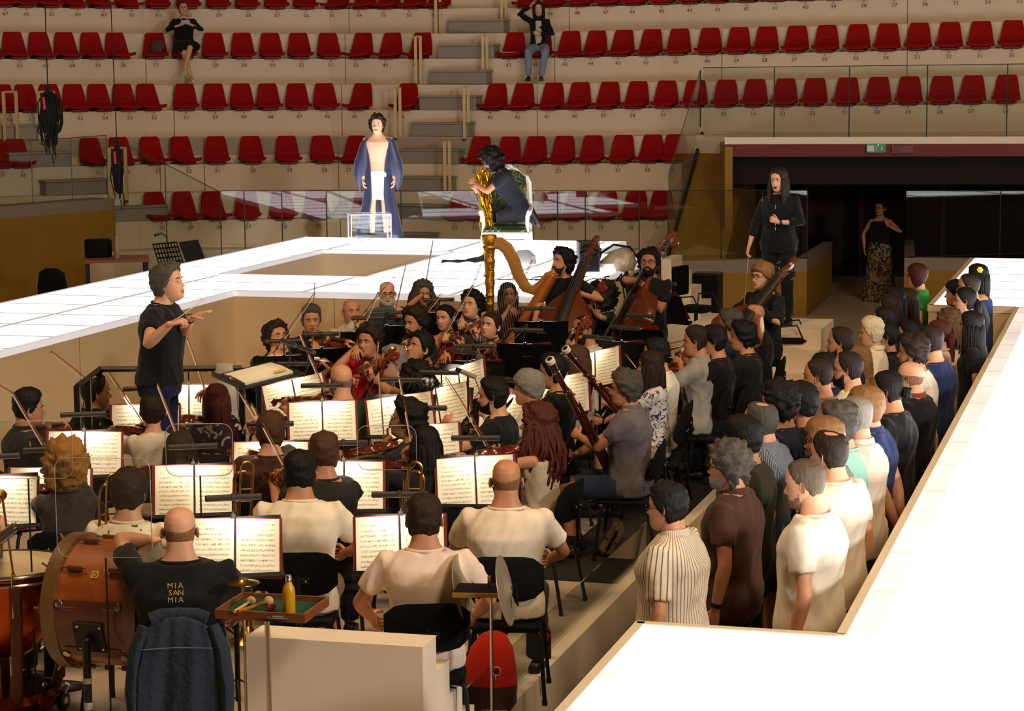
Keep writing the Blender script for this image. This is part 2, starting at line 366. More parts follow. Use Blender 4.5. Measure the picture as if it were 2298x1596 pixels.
# sunken opening in the stage
hp = MB(); zb = ZS-.95
bx(hp, X5-.03, X5, Y4, Y5, zb, zt); bx(hp, X6, X6+.03, Y4, Y5, zb, zt); bx(hp, X5, X6, Y5, Y5+.03, zb, zt); bx(hp, X5, X6, Y4-.03, Y4, zb, zt); bx(hp, X5, X6, Y4, Y5, zb-.02, zb)
bx(hp, X5, X6, Y5-.9, Y5, zb, ZS-.42); bx(hp, X5, X5+.7, Y4, Y5-.9, zb, ZS-.42)
struct('wall_stage_opening', hp, M_WHITE)
# near right platform + right catwalk + far right platform
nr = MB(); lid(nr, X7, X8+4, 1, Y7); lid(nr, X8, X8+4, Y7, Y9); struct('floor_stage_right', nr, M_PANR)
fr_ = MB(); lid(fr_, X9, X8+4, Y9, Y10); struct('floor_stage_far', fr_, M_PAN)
rm = MB()
for x0, x1, y0, y1 in ((X7-.01, X7+.035, 1, Y7), (X7, X8+.03, Y7-.035, Y7+.01), (X8-.01, X8+.035, Y7, Y9), (X9-.01, X9+.05, Y9, Y10), (X9, X8, Y9-.01, Y9+.05), (X9, X8+4, Y10-.05, Y10+.01)): bx(rm, x0, x1, y0, y1, ZS-.06, ZS+.008)
struct('trim_4', rm, mat('acrylic_edge', (226, 208, 180), .4))
fb = MB(); bx(fb, X7, X7+.04, 1, Y7, 0, zt); bx(fb, X7, X8, Y7-.04, Y7, 0, zt); bx(fb, X8, X8+.04, Y7, Y9, 0, zt); bx(fb, X9, X9+.05, Y9+.051, Y10-.051, 0, zt); bx(fb, X9, X8, Y9, Y9+.05, 0, zt); bx(fb, X9, X8+4, Y10-.05, Y10, 0, zt)
struct('wall_catwalk', fb, M_FASC)

# ---- tiers
OFF = ((-260, -3.1), (0, -1.8), (325, -.5), (740, 0), (1480, -1.0), (2298, -3.0), (2600, -3.9))
def interp(t, x):
    if x <= t[0][0]: return t[0][1]
    for a, b in zip(t, t[1:]):
        if x <= b[0]: return a[1]+(b[1]-a[1])*(x-a[0])/(b[0]-a[0])
    return t[-1][1]
def dzt(px): return interp(((-260, .09), (0, .07), (1149, 0), (2298, .10), (2600, .13)), px)
def RD(i, px): return 37.6+.85*(i-1)+interp(OFF, px)          # view depth of the front line of row i's foot floor
ZF = [.89, 1.78, 2.665, 3.55, 4.44, 5.33]
def rowpt(i, px, back, z):
    d = RD(i, px)+back; r = ray(px, 131); r = V((r.x, r.y, 0)); r = r/ r.dot(V((CF.x, CF.y, 0)).normalized())
    p = CAM+r*(d*1.0); return V((p.x, p.y, z+dzt(px)))
def tier_strip(rows, pxs, name):
    mb = MB(); prof = []
    for i in rows:
        prof += [(i, 0, (ZF[i] if i else .0)), (i, 0, ZF[i]), (i, .50, ZF[i]), (i, .50, ZF[i]+.45), (i, .85, ZF[i]+.45)]
    prof.append((rows[-1], .85, ZF[rows[-1]]+.889))
    prof[0] = (rows[0], 0, 0.0 if rows[0] == 0 else ZF[rows[0]]-.30)
    vs = []; n = len(prof)
    for px in pxs:
        for i, b, z in prof: vs.append(rowpt(i, px, b, z) if z > 0 else rowpt(i, px, b, -dzt(px)))
    fs = [(a*n+k, (a+1)*n+k, (a+1)*n+k+1, a*n+k+1) for a in range(len(pxs)-1) for k in range(n-1)]
    mb.add(vs, fs); return struct(name, mb, M_CREAM)
tier_strip([0, 1], [-220, -60, 60, 200, 325, 470, 600, 740, 900, 1060, 1220, 1380, 1530], 'floor_tier_lower')
tier_strip([2, 3, 4], [-220, -60, 60, 200, 325, 470, 600, 740, 900, 1060, 1220, 1380, 1480, 1640, 1800, 1960, 2120, 2298, 2450], 'floor_tier_upper')
# seams in the precast tiers
sm = MB()
for i, pxs in ((0, (625, 757, 1195)), (1, (352, 452, 755, 1160)), (2, (387, 765, 1205)), (3, (327, 775, 1245, 1620, 2036)), (4, (785, 1278, 2035))):
    for px in pxs:
        for b, z0, z1 in ((.50, ZF[i], ZF[i]+.45), (.85, ZF[i]+.45, ZF[i]+.88)):
            p = rowpt(i, px, b-.003, 0); sm.box((p.x, p.y, (z0+z1)/2+dzt(px)), (.012, .006, z1-z0), YAW)
struct('trim_5', sm, mat('tier_joint', (120, 100, 78), .8))
# hall behind and above
bw = MB(); 
for a, b in zip(range(-220, 2450, 267), range(47, 2717, 267)):
    p, q = rowpt(4, a, .86, 5.3), rowpt(4, b, .86, 5.3); m = (p+q)/2; bw.box((m.x, m.y, 8), ((q-p).length+.02, .1, 5.2), math.atan2((q-p).y, (q-p).x))
struct('wall_back', bw, M_CREAM)

# ---- right-hand mouth of the hall (vomitory), ochre walls, balcony
def wallq(mb, a, b, z0, z1, th=.12, mi=0):
    a, b = V((a[0], a[1], 0)), V((b[0], b[1], 0)); m = (a+b)/2; d = b-a
    n = V((-d.y, d.x, 0)).normalized(); m += n*th/2
    mb.box((m.x, m.y, (z0+z1)/2), (d.length, th, z1-z0), math.atan2(d.y, d.x), mi=mi)
def fl0(px, d): 
    r = ray(px, 131); r = V((r.x, r.y, 0)); r = r/r.dot(V((CF.x, CF.y, 0)).normalized()); return CAM+r*d
DW = 34.2
yw = MB(); A0, A1, A2 = fl0(1470, DW-.3), fl0(1815, DW), fl0(1872, 37.3)
wallq(yw, A0, A1, 0, .70); wallq(yw, A1, A2, 0, .70)
B0, B1, B2 = fl0(2036, DW), fl0(2500, DW-.8), fl0(2036, 37.6); wallq(yw, B0, B1, 0, .70); wallq(yw, B2, B0, 0, .7)
struct('wall_ochre_right', yw, M_YELLOW)
kk = MB(); wallq(kk, A0, A1, .70, .90, .16); wallq(kk, A1, A2, .70, .90, .16); wallq(kk, B0, B1, .70, .90, .16); wallq(kk, B2, B0, .70, .90, .16); struct('trim_6', kk, M_KERB)
# dark recess behind
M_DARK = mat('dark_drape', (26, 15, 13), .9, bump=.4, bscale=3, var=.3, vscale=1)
M_MAROON = mat('maroon_panel', (60, 20, 16), .7, var=.2, vscale=2)
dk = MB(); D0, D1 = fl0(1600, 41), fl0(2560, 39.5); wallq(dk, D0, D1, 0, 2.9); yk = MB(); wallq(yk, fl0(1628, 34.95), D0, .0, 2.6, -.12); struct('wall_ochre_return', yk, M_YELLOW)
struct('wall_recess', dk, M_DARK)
mp_ = MB()
for px in (1770, 1935, 2120, 2290): 
    p = fl0(px, 40.6-.0008*(px-1600)); mp_.box((p.x, p.y, 1.2), (.09, .2, 2.4), YAW)
p = fl0(1850, 40.5); mp_.box((p.x, p.y, 1.1), (.75, .06, 2.2), YAW); 
struct('trim_7', mp_, M_MAROON)
# balcony slab over the recess: white edge, red band, soffit
E0, E1 = fl0(1627, 35.0), fl0(2520, 34.0)
zb1 = zat(1900, 306, 34.8); zb2 = zat(1900, 322, 34.8); zb3 = zat(1900, 350, 34.8)
bl = MB(); wallq(bl, E0, E1, zb2, zb1, 4.2); struct('ceiling_balcony', bl, M_WHITE)
rb = MB(); wallq(rb, E0, E1, zb3, zb2-.003, .08); struct('trim_8', rb, mat('red_band', (104, 18, 14), .6))
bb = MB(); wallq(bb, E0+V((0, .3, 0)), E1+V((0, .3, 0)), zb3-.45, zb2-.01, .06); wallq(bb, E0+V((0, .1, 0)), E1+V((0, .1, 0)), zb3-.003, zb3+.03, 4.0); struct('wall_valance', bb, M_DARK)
# ochre flank of the lower tiers beside the mouth: sloping wall
fk = MB()
def flank(pa, pb, za0, za1, th): 
    d = (pb-pa); n = V((-d.y, d.x, 0)).normalized()*th
    vs = [V((pa.x, pa.y, 0)), V((pb.x, pb.y, 0)), V((pb.x, pb.y, za1)), V((pa.x, pa.y, za0))]
    fk.add(vs+[v+n for v in vs], [(0, 1, 2, 3), (7, 6, 5, 4), (0, 4, 5, 1), (1, 5, 6, 2), (2, 6, 7, 3), (3, 7, 4, 0)])
pa, pb = fl0(1500, 34.5), fl0(1578, 37.8); flank(pa, pb, .92, 2.72, -.9)
struct('wall_ochre_flank', fk, M_YELLOW)
kr = MB(); kr.tube([V((pa.x, pa.y, .96)), V((pb.x, pb.y, 2.76))], .035, 6); struct('trim_9', kr, M_BLACK)
# left ochre wall
L0, L1 = fl0(-160, 33.2), fl0(247, 36.2); lw = MB(); wallq(lw, L0, L1, 0, 1.62, .5); struct('wall_ochre_left', lw, M_YELLOW)
lk = MB(); wallq(lk, L0, L1, 1.62, 1.80, .52); struct('trim_10', lk, M_KERB)
# entrance steps left of the tiers
st = MB(); p = fl0(305, 35.4); st.box((p.x, p.y, .35), (.95, .6, .18), YAW+.3, bev=.05); p = fl0(285, 34.9); st.box((p.x, p.y, .12), (1.3, .7, .24), YAW+.3, bev=.05); struct('trim_11', st, M_GREYSTEP)

# ---- glass balustrades (each pane lifts out: a railing thing with panes as parts)
def railing(label, pts, seams=True):
    """pts: list of (world xy, z0, z1)"""
    root = thing('glass_railing', label, 'railing', (pts[0][0].x, pts[0][0].y, pts[0][1]))
    o0 = V(root.location)
    for (a, a0, a1), (b, b0, b1) in zip(pts, pts[1:]):
        d = V((b.x-a.x, b.y-a.y, 0)); n = V((-d.y, d.x, 0)).normalized()*.012; g = d.normalized()*.006
        vs = [V((a.x, a.y, a0))+g, V((b.x, b.y, b0))-g, V((b.x, b.y, b1))-g, V((a.x, a.y, a1))+g]
        mb = MB(); mb.add([v-o0 for v in vs]+[v+n-o0 for v in vs], [(0, 1, 2, 3), (7, 6, 5, 4), (0, 4, 5, 1), (1, 5, 6, 2), (2, 6, 7, 3), (3, 7, 4, 0)])
        obj('pane', mb, M_GLASS, root, False)
        eb = MB(); q = V((b.x, b.y, 0)); eb.tube([V((b.x, b.y, b0))-o0, V((b.x, b.y, b1))-o0], .009, 4); obj('pane_edge', eb, M_EDGE, root)
        eb = MB(); eb.tube([V((a.x, a.y, a1))-o0, V((b.x, b.y, b1))-o0], .006, 4); obj('top_edge', eb, M_EDGE, root)
    return root
M_EDGE = mat('glass_edge', (48, 66, 62), .3)
DG = 34.4
def gpt(px, d, y1=None, z0=.9, z1=None, x_=None):
    p = fl0(px, d); return (p, z0, zat(px, y1, d) if y1 else z1)
railing('long clear glass railing behind the lit stage below the lowest seats', [gpt(x, DG-.0002*abs(x-700), 428+.0*x, .45) for x in (488, 540, 625, 726, 895, 1095, 1249, 1312, 1434, 1500)])
railing('clear glass railing on the ochre wall behind the singer in black', [gpt(x, DW+.05-(.3 if x < 1500 else 0)*0, 427, .9) for x in (1502, 1620, 1713, 1815)])
railing('dark glass railing right of the doorway with the standing woman', [gpt(x, DW+.05, 428, .9) for x in (2038, 2252, 2420)])
railing('stepped glass railing on the left ochre wall', [gpt(x, 33.2+(x+160)/407*3+.25, y, 1.8) for x, y in ((-40, 322), (62, 315), (152, 309), (232, 303))])
railing('slanting glass railing left of the aisle above the long one', [gpt(x, 35.2, y, .6) for x, y in ((240, 306), (363, 367), (486, 431))])
railing('glass railing along the white balcony edge above the exit sign', [gpt(x, 34.95-(x-1627)*.0011, 152-(x-1574)*.012, zb1) for x in (1578, 1738, 1907, 2082, 2262, 2400)])
railing('tall sloping glass railing on the ochre flank wall', [(fl0(1500, 34.45), zat(1500, 560, 34.45), zat(1508, 395, 34.45)), (fl0(1572, 37.7), zat(1572, 285, 37.7), zat(1572, 157, 37.7))])

# ---- aisle steps and handrails
def astep(row, px, level, w=1.05):
    """grey block on row's foot floor (level 0) or bench (level 1)"""
    back, z = ((.50, ZF[row]) if level == 0 else (.85, ZF[row]+.45))
    p = rowpt(row, px, back-.17, z); mb = MB(); mb.box((0, 0, .11), (w, .32, .22), bev=.01); mb.box((0, -.01, .235), (w+.04, .36, .03))
    o = obj('aisle_step', mb, M_GREYSTEP, None, False); o.location = p; o.rotation_euler = (0, 0, YAW+faceang(px)); return o
def faceang(px, r=4): return math.radians(31 if px < (500, 430, 350, 320, 320)[r] else 12 if px < 745 else -20 if px < 1480 else -15)
aisle = [(4, 1063, 1), (4, 1075, 0), (3, 1052, 1), (3, 1034, 0), (2, 1010, 1), (2, 992, 0), (1, 967, 1), (1, 948, 0), (0, 930, 1), (0, 905, 0)]
names = ['topmost', 'second from the top', 'third from the top', 'fourth from the top', 'fifth from the top', 'sixth from the top', 'seventh from the top', 'eighth from the top', 'ninth from the top', 'lowest']
for k, (r, px, lv) in enumerate(aisle[1:]):
    tag(astep(r, px, lv), 'grey concrete step in the middle aisle between the red seats, '+names[k], 'step', 'steps in the middle aisle')
for k, (r, px, lv) in enumerate([(2, 8, 0), (1, 75, 1), (1, 155, 0), (0, 292, 1)]):
    tag(astep(r, px, lv), 'grey concrete step in the left aisle behind glass, '+['uppermost', 'second down', 'third down', 'lowest'][k], 'step', 'steps in the left aisle')
def hrail(pts, label):
    # pts: px, py_top, py_bottom per post, depth
    (xa, xb, yt, yb, d) = pts; a, b = Pd(xa, yt, d), Pd(xb, yt, d+.1); c = Pd(xa, yb, d); e = Pd(xb, yb, d+.1)
    root = thing('handrail', label, 'handrail', c, 0, 'cream handrails on the aisles'); o = c
    t = MB(); t.tube([a-o, b-o], .028, 6, flat=.7); obj('top_bar', t, M_RAIL, root)
    for p, q in ((a, c), (b, e)):
        t = MB(); t.box((p-o+q-o)/2, (.05, .05, (p-q).length), YAW); obj('post', t, M_RAIL, root)
        t = MB(); t.box((q-o)+V((0, 0, .06)), (.07, .07, .03), YAW); obj('bracket', t, M_BLACK, root)
hr = [((978, 988, -30, 90, 40.2), 'left cream handrail reaching the top edge of the photo'), ((1126, 1135, -30, 85, 40.2), 'right cream handrail reaching the top edge of the photo'),
 ((933, 944, 82, 205, 39.3), 'left cream handrail beside the third row of seats'), ((1084, 1093, 80, 200, 39.2), 'cream handrail just left of the seated woman in jeans'),
 ((887, 898, 198, 320, 38.4), 'left cream handrail above the man in the blue robe'), ((1042, 1051, 196, 322, 38.3), 'right cream handrail level with the robed man'),
 ((998, 1009, 318, 440, 37.5), 'lowest cream handrail between the robed and the kneeling man'),
 ((10, 38, 206, 330, 37.0), 'cream handrail at the left edge by the hanging rope'), ((88, 122, 206, 330, 36.9), 'cream handrail half hidden by the large black rope coil'), ((247, 283, 332, 460, 36.0), 'cream handrail behind the small black rope coil')]
for (a, l), rw in zip(hr, (4, 4, 3, 3, 2, 2, 1, 2, 2, 1)): hrail((*a[:4], RD(rw, a[0])-.13), l)

# ---- red seats
def make_seat():
    root = thing('arena_seat', 'x', 'seat', (0, 0, 0), 0, 'red arena seats')
    # side profile of the padded shell, lofted across: pad from front (-y) to back, then up the back
    prof = [(-.235, .075, .20), (-.20, .10, .225), (-.08, .085, .225), (.05, .07, .222), (.115, .09, .215), (.15, .16, .205), (.18, .28, .186), (.205, .38, .168), (.218, .445, .150), (.222, .462, .13)]
    n = 9; vs = []; fs = []
    for dz in (0, 1):
        for (y, z, w) in prof:
            for k in range(n):
                u = -1+2*k/(n-1); dish = .022*(u*u)
                back = z > .12
                yy = y-(dish if back else 0)*1.2+(0 if not dz else (.03 if back else .01)); zz = z+(0 if back else dish)-(0 if not dz else (.0 if back else .035))
                vs.append((u*w, yy, zz))
    m = len(prof)
    for r in range(m-1):
        for k in range(n-1):
            a = r*n+k; fs.append((a, a+1, a+n+1, a+n)); b = m*n+a; fs.append((b, b+n, b+n+1, b+1))
    for r in range(m-1):
        for k in (0, n-1):
            a = r*n+k; b = a+m*n; fs.append((a, a+n, b+n, b))
    for k in range(n-1):
        for r in (0, m-1): a = r*n+k; b = a+m*n; fs.append((a, b, b+1, a+1))
    mb = MB(); mb.add(vs, [f for f in fs]); o = obj('cushion', mb, M_RED, root, ang=60)
    mb = MB(); mb.box((0, .0, .02), (.30, .30, .06), bev=.02); mb.box((0, .17, .12), (.26, .05, .2), bev=.02); obj('mount', mb, M_REDSHELL, root)
    return root
SEATS = {4: ([10, 58, 114, 172, 230, 293, 358, 426, 493, 558, 623, 688, 755, 816, 870, 927, 983], [1183, 1241, 1302, 1365, 1425, 1488, 1551, 1613, 1678, 1742, 1809, 1872, 1939, 2007, 2076, 2144, 2216, 2286]),
 3: ([-18, 38, 97, 155, 213, 269, 349, 414, 482, 546, 610, 674, 740, 806, 872, 939], [1148, 1208, 1274, 1332, 1393, 1456, 1521, 1590, 1655, 1718, 1785, 1853, 1923, 1990, 2060, 2130, 2200, 2271]),
 2: ([10, 60, 115, 170, 225, 281, 335, 414, 479, 542, 602, 667, 730, 802, 906], [1106, 1167, 1234, 1295, 1360, 1425, 1492, 1558, 1627, 1693, 1760, 1827, 1900, 1971, 2041, 2113, 2183, 2260]),
 1: ([-10, 35, 205, 270, 340, 409, 481, 560, 642, 721, 786], [1069, 1135, 1193, 1258, 1323, 1392, 1458, 1511]),
 0: ([345, 410, 475, 547, 628, 705, 802], [1023, 1069, 1223, 1286, 1353, 1420, 1478])}
NUM = {4: (51, 50), 3: (48, 47), 2: (44, 43), 1: (27, 26), 0: (24, 23)}
RN = {4: 'topmost row', 3: 'second row down', 2: 'third row down', 1: 'fourth row down', 0: 'lowest row'}
ORD = 'first second third fourth fifth sixth seventh eighth ninth tenth eleventh twelfth thirteenth fourteenth fifteenth sixteenth seventeenth eighteenth'.split()
seat0 = make_seat(); stree = tree_of(seat0); first = True
M_NUM = mat('seat_number_print', (22, 24, 50), .6)
for r in (4, 3, 2, 1, 0):
    for side in (0, 1):
        lst = SEATS[r][side]; n0 = NUM[r][side]
        order = list(reversed(lst)) if side == 0 else lst
        for k, px in enumerate(order):
            num = n0+k if side == 0 else n0-k
            p = rowpt(r, px, .57, ZF[r]+.45); rz = YAW+faceang(px, r)+random.uniform(-.03, .03)
            lab = 'red padded seat, %s to the %s of the middle aisle, %s' % (ORD[k], 'left' if side == 0 else 'right', RN[r])
            if first: s = seat0; s.location = p; s.rotation_euler = (0, 0, rz); s['label'] = lab; first = False
            else: s = copytree(seat0, stree, p, rz, lab)
            t = MB(); Mx = Matrix.Translation((0.0, -.150, -.115)) @ Matrix.Rotation(math.pi/2, 4, 'X')
            text(t, str(num), .088, Mx, dx=.6); text(t, 'P' if r > 1 else 'E', .06, Mx @ Matrix.Translation((0, .066, 0)))
            obj('seat_number', t, M_NUM, s, False)
# ---- signs on the red band
def sign(px, py, d, w, h, label, name, cat):
    p = Pd(px, py, d); return thing(name, label, cat, p, YAW)
s = sign(1966, 333, 34.45, 0, 0, 'green emergency exit sign with white arrow on the red band', 'exit_sign', 'sign')
mb = MB(); mb.box((0, 0, 0), (.30, .03, .13)); obj('sign_box', mb, mat('sign_green', (30, 120, 70), .4), s, False)
mb = MB(); mb.box((-.085, -.018, 0), (.11, .006, .09)); mb.box((.09, -.018, .015), (.014, .006, .05)); mb.prism([(.065, 0), (.115, 0), (.09, -.03)], -.02, -.015, M=Matrix(((1, 0, 0, 0), (0, 0, 1, 0), (0, 1, 0, -.005), (0, 0, 0, 1))))
mb.sph((0, -.02, .03), .012, 8, 6); mb.tube([(0, -.02, .015), (.012, -.02, -.01), (.0, -.02, -.035)], .006, 5); mb.tube([(-.02, -.02, .0), (.022, -.02, .01)], .005, 5)
obj('arrow_and_figure', mb, mat('sign_white', (190, 205, 195), .4), s, False)
mb = MB(); mb.sph((0.03, -.02, .05), .008); obj('indicator', mb, emis('green_led', (.1, 1, .4), 2), s)
s = sign(2026, 335, 34.4, 0, 0, 'dark red fire alarm sign reading ALLARME INCENDIO', 'alarm_sign', 'sign')
mb = MB(); mb.box((0, 0, 0), (.35, .02, .13)); 
for x in (-.165, .165):
    for z in (-.055, .055): mb.sph((x, -.012, z), .008, 6, 4, mi=1)
obj('sign_plate', mb, [mat('sign_red', (92, 14, 12), .5), M_CHROME], s, False)
t = MB(); Mx = Matrix.Rotation(math.pi/2, 4, 'X'); text(t, 'ALLARME', .042, Matrix.Translation((.05, -.013, .022)) @ Mx); text(t, 'INCENDIO', .042, Matrix.Translation((.05, -.013, -.024)) @ Mx)
obj('lettering', t, mat('sign_letter', (190, 80, 70), .5), s, False)
# ---- white portable stairs
def stairs(label, o, rz, n, rise, run, w, topd):
    mb = MB(); y = 0
    mb.box((w/2, topd/2, n*rise/2), (w, topd, n*rise)); y = topd
    for k in range(1, n): mb.box((w/2, y+run/2, (n-k)*rise/2), (w, run, (n-k)*rise)); y += run
    ob = obj('portable_stairs', mb, M_WHITE, None, False); ob.location = o; ob.rotation_euler = (0, 0, rz); tag(ob, label, 'stairs'); return ob
zt1 = 1.10; a = Pz(552, 1428, zt1); b = Pz(948, 1452.5, zt1); c = Pz(982, 1426.6, zt1)
stairs('white boxy stair unit in the foreground stepping down away from the camera', (a.x, a.y, ZP), math.atan2(b.y-a.y, b.x-a.x), 4, (zt1-ZP)/4, (c-b).length, (b-a).length, (c-b).length)
zt2 = 1.06; a = Pz(1857, 728, zt2); b = Pz(1560, 721, zt2)
o = stairs('white stair block under the singer stepping down toward the players', (a.x, a.y+.5, 0), math.pi, 5, zt2/5, .3, (a-b).length, 1.0)
a = Pd(1484, 578, 28.6); mb = MB()
for k in range(7): mb.box((k*.13+.065, .35, (ZS-k*.19)/2), (.13, .7, ZS-k*.19))
o = obj('portable_stairs', mb, M_WHITE, None, False); o.location = (a.x, a.y, 0.001); tag(o, 'narrow white stairs descending from the lit stage behind the big double bass', 'stairs')
# ================================================================ PEOPLE
HP = [(-.128, .016, .030, .010, .0), (-.120, .034, .052, .022, .0), (-.108, .046, .076, .036, 0), (-.088, .056, .086, .050, 0), (-.066, .062, .086, .064, 0), (-.045, .068, .086, .078, 0), (-.020, .072, .084, .090, 0),
      (.0, .0745, .083, .098, 0), (.028, .0765, .088, .102, 0), (.058, .076, .086, .100, 0), (.085, .068, .074, .088, 0), (.105, .050, .054, .064, 0), (.115, .030, .032, .038, 0), (.119, .008, .009, .010, 0)]
def hprof(z):
    z = max(HP[0][0], min(HP[-1][0], z))
    for a, b in zip(HP, HP[1:]):
        if z <= b[0]:
            t = (z-a[0])/(b[0]-a[0]); return [a[i]+(b[i]-a[i])*t for i in (1, 2, 3)]
def g2(a, s): return math.exp(-(a/s)**2)
def headpt(th, z, female=0):
    """th 0 = front; returns point, front is -y"""
    w, f, b = hprof(z); ct, st = math.cos(th), math.sin(th); e = 2.25
    X_ = w*abs(st)**(2/e)*(1 if st > 0 else -1); Yv = -(f if ct > 0 else b)*abs(ct)**(2/e)*(1 if ct > 0 else -1)
    if ct > .0:
        ax = abs(X_)
        nose = .027*g2(X_, .0115+.004*max(0, min(1, -z/.04)))*(max(0, min(1, (.012-z)/.045)) if z > -.036 else max(0, 1-(-.036-z)/.013))
        eye = -.011*g2(ax-.031, .017)*g2(z-.000, .013)
        brow = .004*g2(ax-.03, .026)*g2(z-.022, .009)
        cheek = .004*g2(ax-.042, .018)*g2(z+.028, .018)
        lip = .0065*g2(X_, .024)*(g2(z+.062, .0055)+g2(z+.075, .006)) - .003*g2(X_, .03)*g2(z+.0685, .0028)
        chin = .006*g2(X_, .02)*g2(z+.105, .013)
        Yv -= (nose+eye+brow+cheek+lip+chin)*ct**.5
    return V((X_, Yv, z))
HN, HM = 44, 46
def head_grid():
    zs = []
    for i in range(HM):
        t = i/(HM-1); zs.append(.119-(.247)*(.5-.5*math.cos(math.pi*t))*.35-(.247)*t*.65)
    ths = [2*math.pi*k/HN for k in range(HN)]
    # denser towards the face
    ths = [t-.35*math.sin(t) for t in ths]
    return zs, ths
ZS_, THS = head_grid()
def closed_grid(pt, zs, ths):
    vs, fs = [], []; n = len(ths)
    for z in zs:
        for t in ths: vs.append(pt(t, z))
    for i in range(len(zs)-1):
        for k in range(n): fs.append((i*n+k, (i+1)*n+k, (i+1)*n+(k+1) % n, i*n+(k+1) % n))
    fs += [tuple(range(n)), tuple(range(len(zs)*n-1, (len(zs)-1)*n-1, -1))]
    return vs, fs
def head_mesh(mb, M, female):
    vs, fs = closed_grid(lambda t, z: headpt(t, z), ZS_, THS)
    mi = []
    for f in fs:
        c = sum((V(vs[i]) for i in f), V())/len(f)
        mi.append(1 if (c.y < -.06 and abs(c.x) < .024 and -.082 < c.z < -.056) else 0)
    b = len(mb.v)
    for p in vs: mb.v.append(tuple(M @ p))
    for f, m in zip(fs, mi): mb.f.append([i+b for i in f]); mb.m.append(m)
    for s in (-1, 1):   # ears
        E = M @ Matrix.Translation((s*.077, .012, -.008)) @ Matrix.Rotation(s*-.35, 4, 'Z')
        vs = []; fs = []; n = 12
        ring = [(.0, .0, .5), (.010, .012, .95), (.010, .018, 1.0), (.004, .015, .8), (.005, .006, .35)]
        for (xo, _, r) in ring:
            for k in range(n):
                a = 2*math.pi*k/n; vs.append((s*(xo+.004*math.cos(a)), math.cos(a)*.019*r+.004, math.sin(a)*.032*r*(1 if math.sin(a) > 0 else .85)))
        for i in range(len(ring)-1):
            for k in range(n): fs.append((i*n+k, i*n+(k+1) % n, (i+1)*n+(k+1) % n, (i+1)*n+k))
        fs.append(tuple(range((len(ring)-1)*n, len(ring)*n))); mb.add(vs, fs, 0, E)
def hairline(th, style):
    d = abs(math.degrees(math.atan2(math.sin(th), math.cos(th))))
    if style == 'bald': t = ((0, .30), (75, .20), (95, .03), (120, .035), (180, .04))
    elif style == 'shaven': t = ((0, .085), (40, .080), (62, .05), (80, .01), (105, -.025), (130, -.08), (180, -.098))
    elif style == 'recede': t = ((0, .088), (28, .100), (50, .082), (68, .04), (85, .0), (105, -.035), (130, -.085), (180, -.10))
    elif style == 'fringe': t = ((0, .045), (45, .035), (70, .0), (90, -.025), (110, -.05), (180, -.09))
    elif style == 'bob': t = ((0, .05), (40, .03), (58, -.03), (75, -.09), (90, -.11), (180, -.12))
    elif style == 'long': t = ((0, .078), (35, .06), (55, .0), (75, -.08), (90, -.11), (180, -.12))
    else: t = ((0, .074), (40, .066), (62, .035), (78, -.004), (98, -.035), (112, -.078), (180, -.094))
    return interp(t, d)
def hair_mesh(mb, M, style, thick, curl, cap='normal', top=0, seed=0, crown=0, part=0):
    rnd = V((seed*3.1, seed*1.7, seed*.9))
    zs = [.119-.239*(i/33) for i in range(34)]; zs = [.1195, .117]+zs[1:]
    nt_ = 84 if cap == 'bald' else 40; ths = [2*math.pi*k/nt_ for k in range(nt_)]
    if cap == 'bald': zs = [.119-.239*(i/70) for i in range(71)]
    def pt(t, z):
        p = headpt(t, z); q = V((p.x, p.y*.98, p.z)); n = V((p.x, p.y, p.z-.0)); n = n.normalized()
        hl = hairline(t, 'n' if cap == 'bald' else cap); k = max(0, min(1, (z-hl)/.014)); k = k*k*(3-2*k)
        if cap == 'bald': d_ = abs(math.degrees(math.atan2(math.sin(t), math.cos(t)))); k *= max(0, min(1, (interp(((70, .056), (110, .048), (150, .034), (180, .028)), d_)+.010*noise.noise(p*16+rnd)-z)/.022))*max(0, min(1, (d_-66)/12))
        if crown: # thin or bare crown
            c = V((0, .02, .12)); dd = (V((p.x, p.y, p.z))-c).length; k *= max(0, min(1, (dd-crown+.02)/.03))
        th = thick+top*max(0, (z-.04)/.08)
        if curl: th += curl*(noise.noise(p*38+rnd)*1.0+noise.noise(p*80+rnd)*.5)+curl*.3
        elif cap != 'bald': th += .004*noise.noise(V((p.x*60, p.y*25, p.z*20))+rnd)
        return p + n*(th*k-.006*(1-k))
    vs, fs = closed_grid(pt, zs, ths); mb.add(vs, fs, 0, M)
def strands(mb, M, seed, L, wav, spread=.02, th0=62, n=22, front=False, r0=.017, down=None):
    """long hair as overlapping locks; M head matrix; down = world-vertical in head frame"""
    rr = random.Random(seed); dn = down or V((0, 0, -1))
    for i in range(n):
        t = math.radians(th0+(360-2*th0)*i/(n-1)); z0 = rr.uniform(.02, .075); p = headpt(t, z0); out = V((p.x, p.y, 0)).normalized()
        p = p-out*.004; pts = [p]; ph = rr.uniform(0, 6); LL = L*rr.uniform(.88, 1.08); K = 9
        for k in range(1, K):
            u = k/(K-1); o = out*(.012+spread*math.sin(min(u*2, 1.2)))*(1 if u < .6 else 1-.6*(u-.6))
            w = V((math.sin(ph+u*9), math.cos(ph*1.3+u*8), 0))*wav*u
            pts.append(p+o+dn*LL*u+w)
        rad = [r0*(.45 if u == 0 else .75+.5*math.sin(math.pi*min(1, u/(K-1)*1.3+.15)))*(1-.55*(u/(K-1))**3) for u in range(K)]
        mb.tube(pts, rad, 6, flat=.7, M=M)
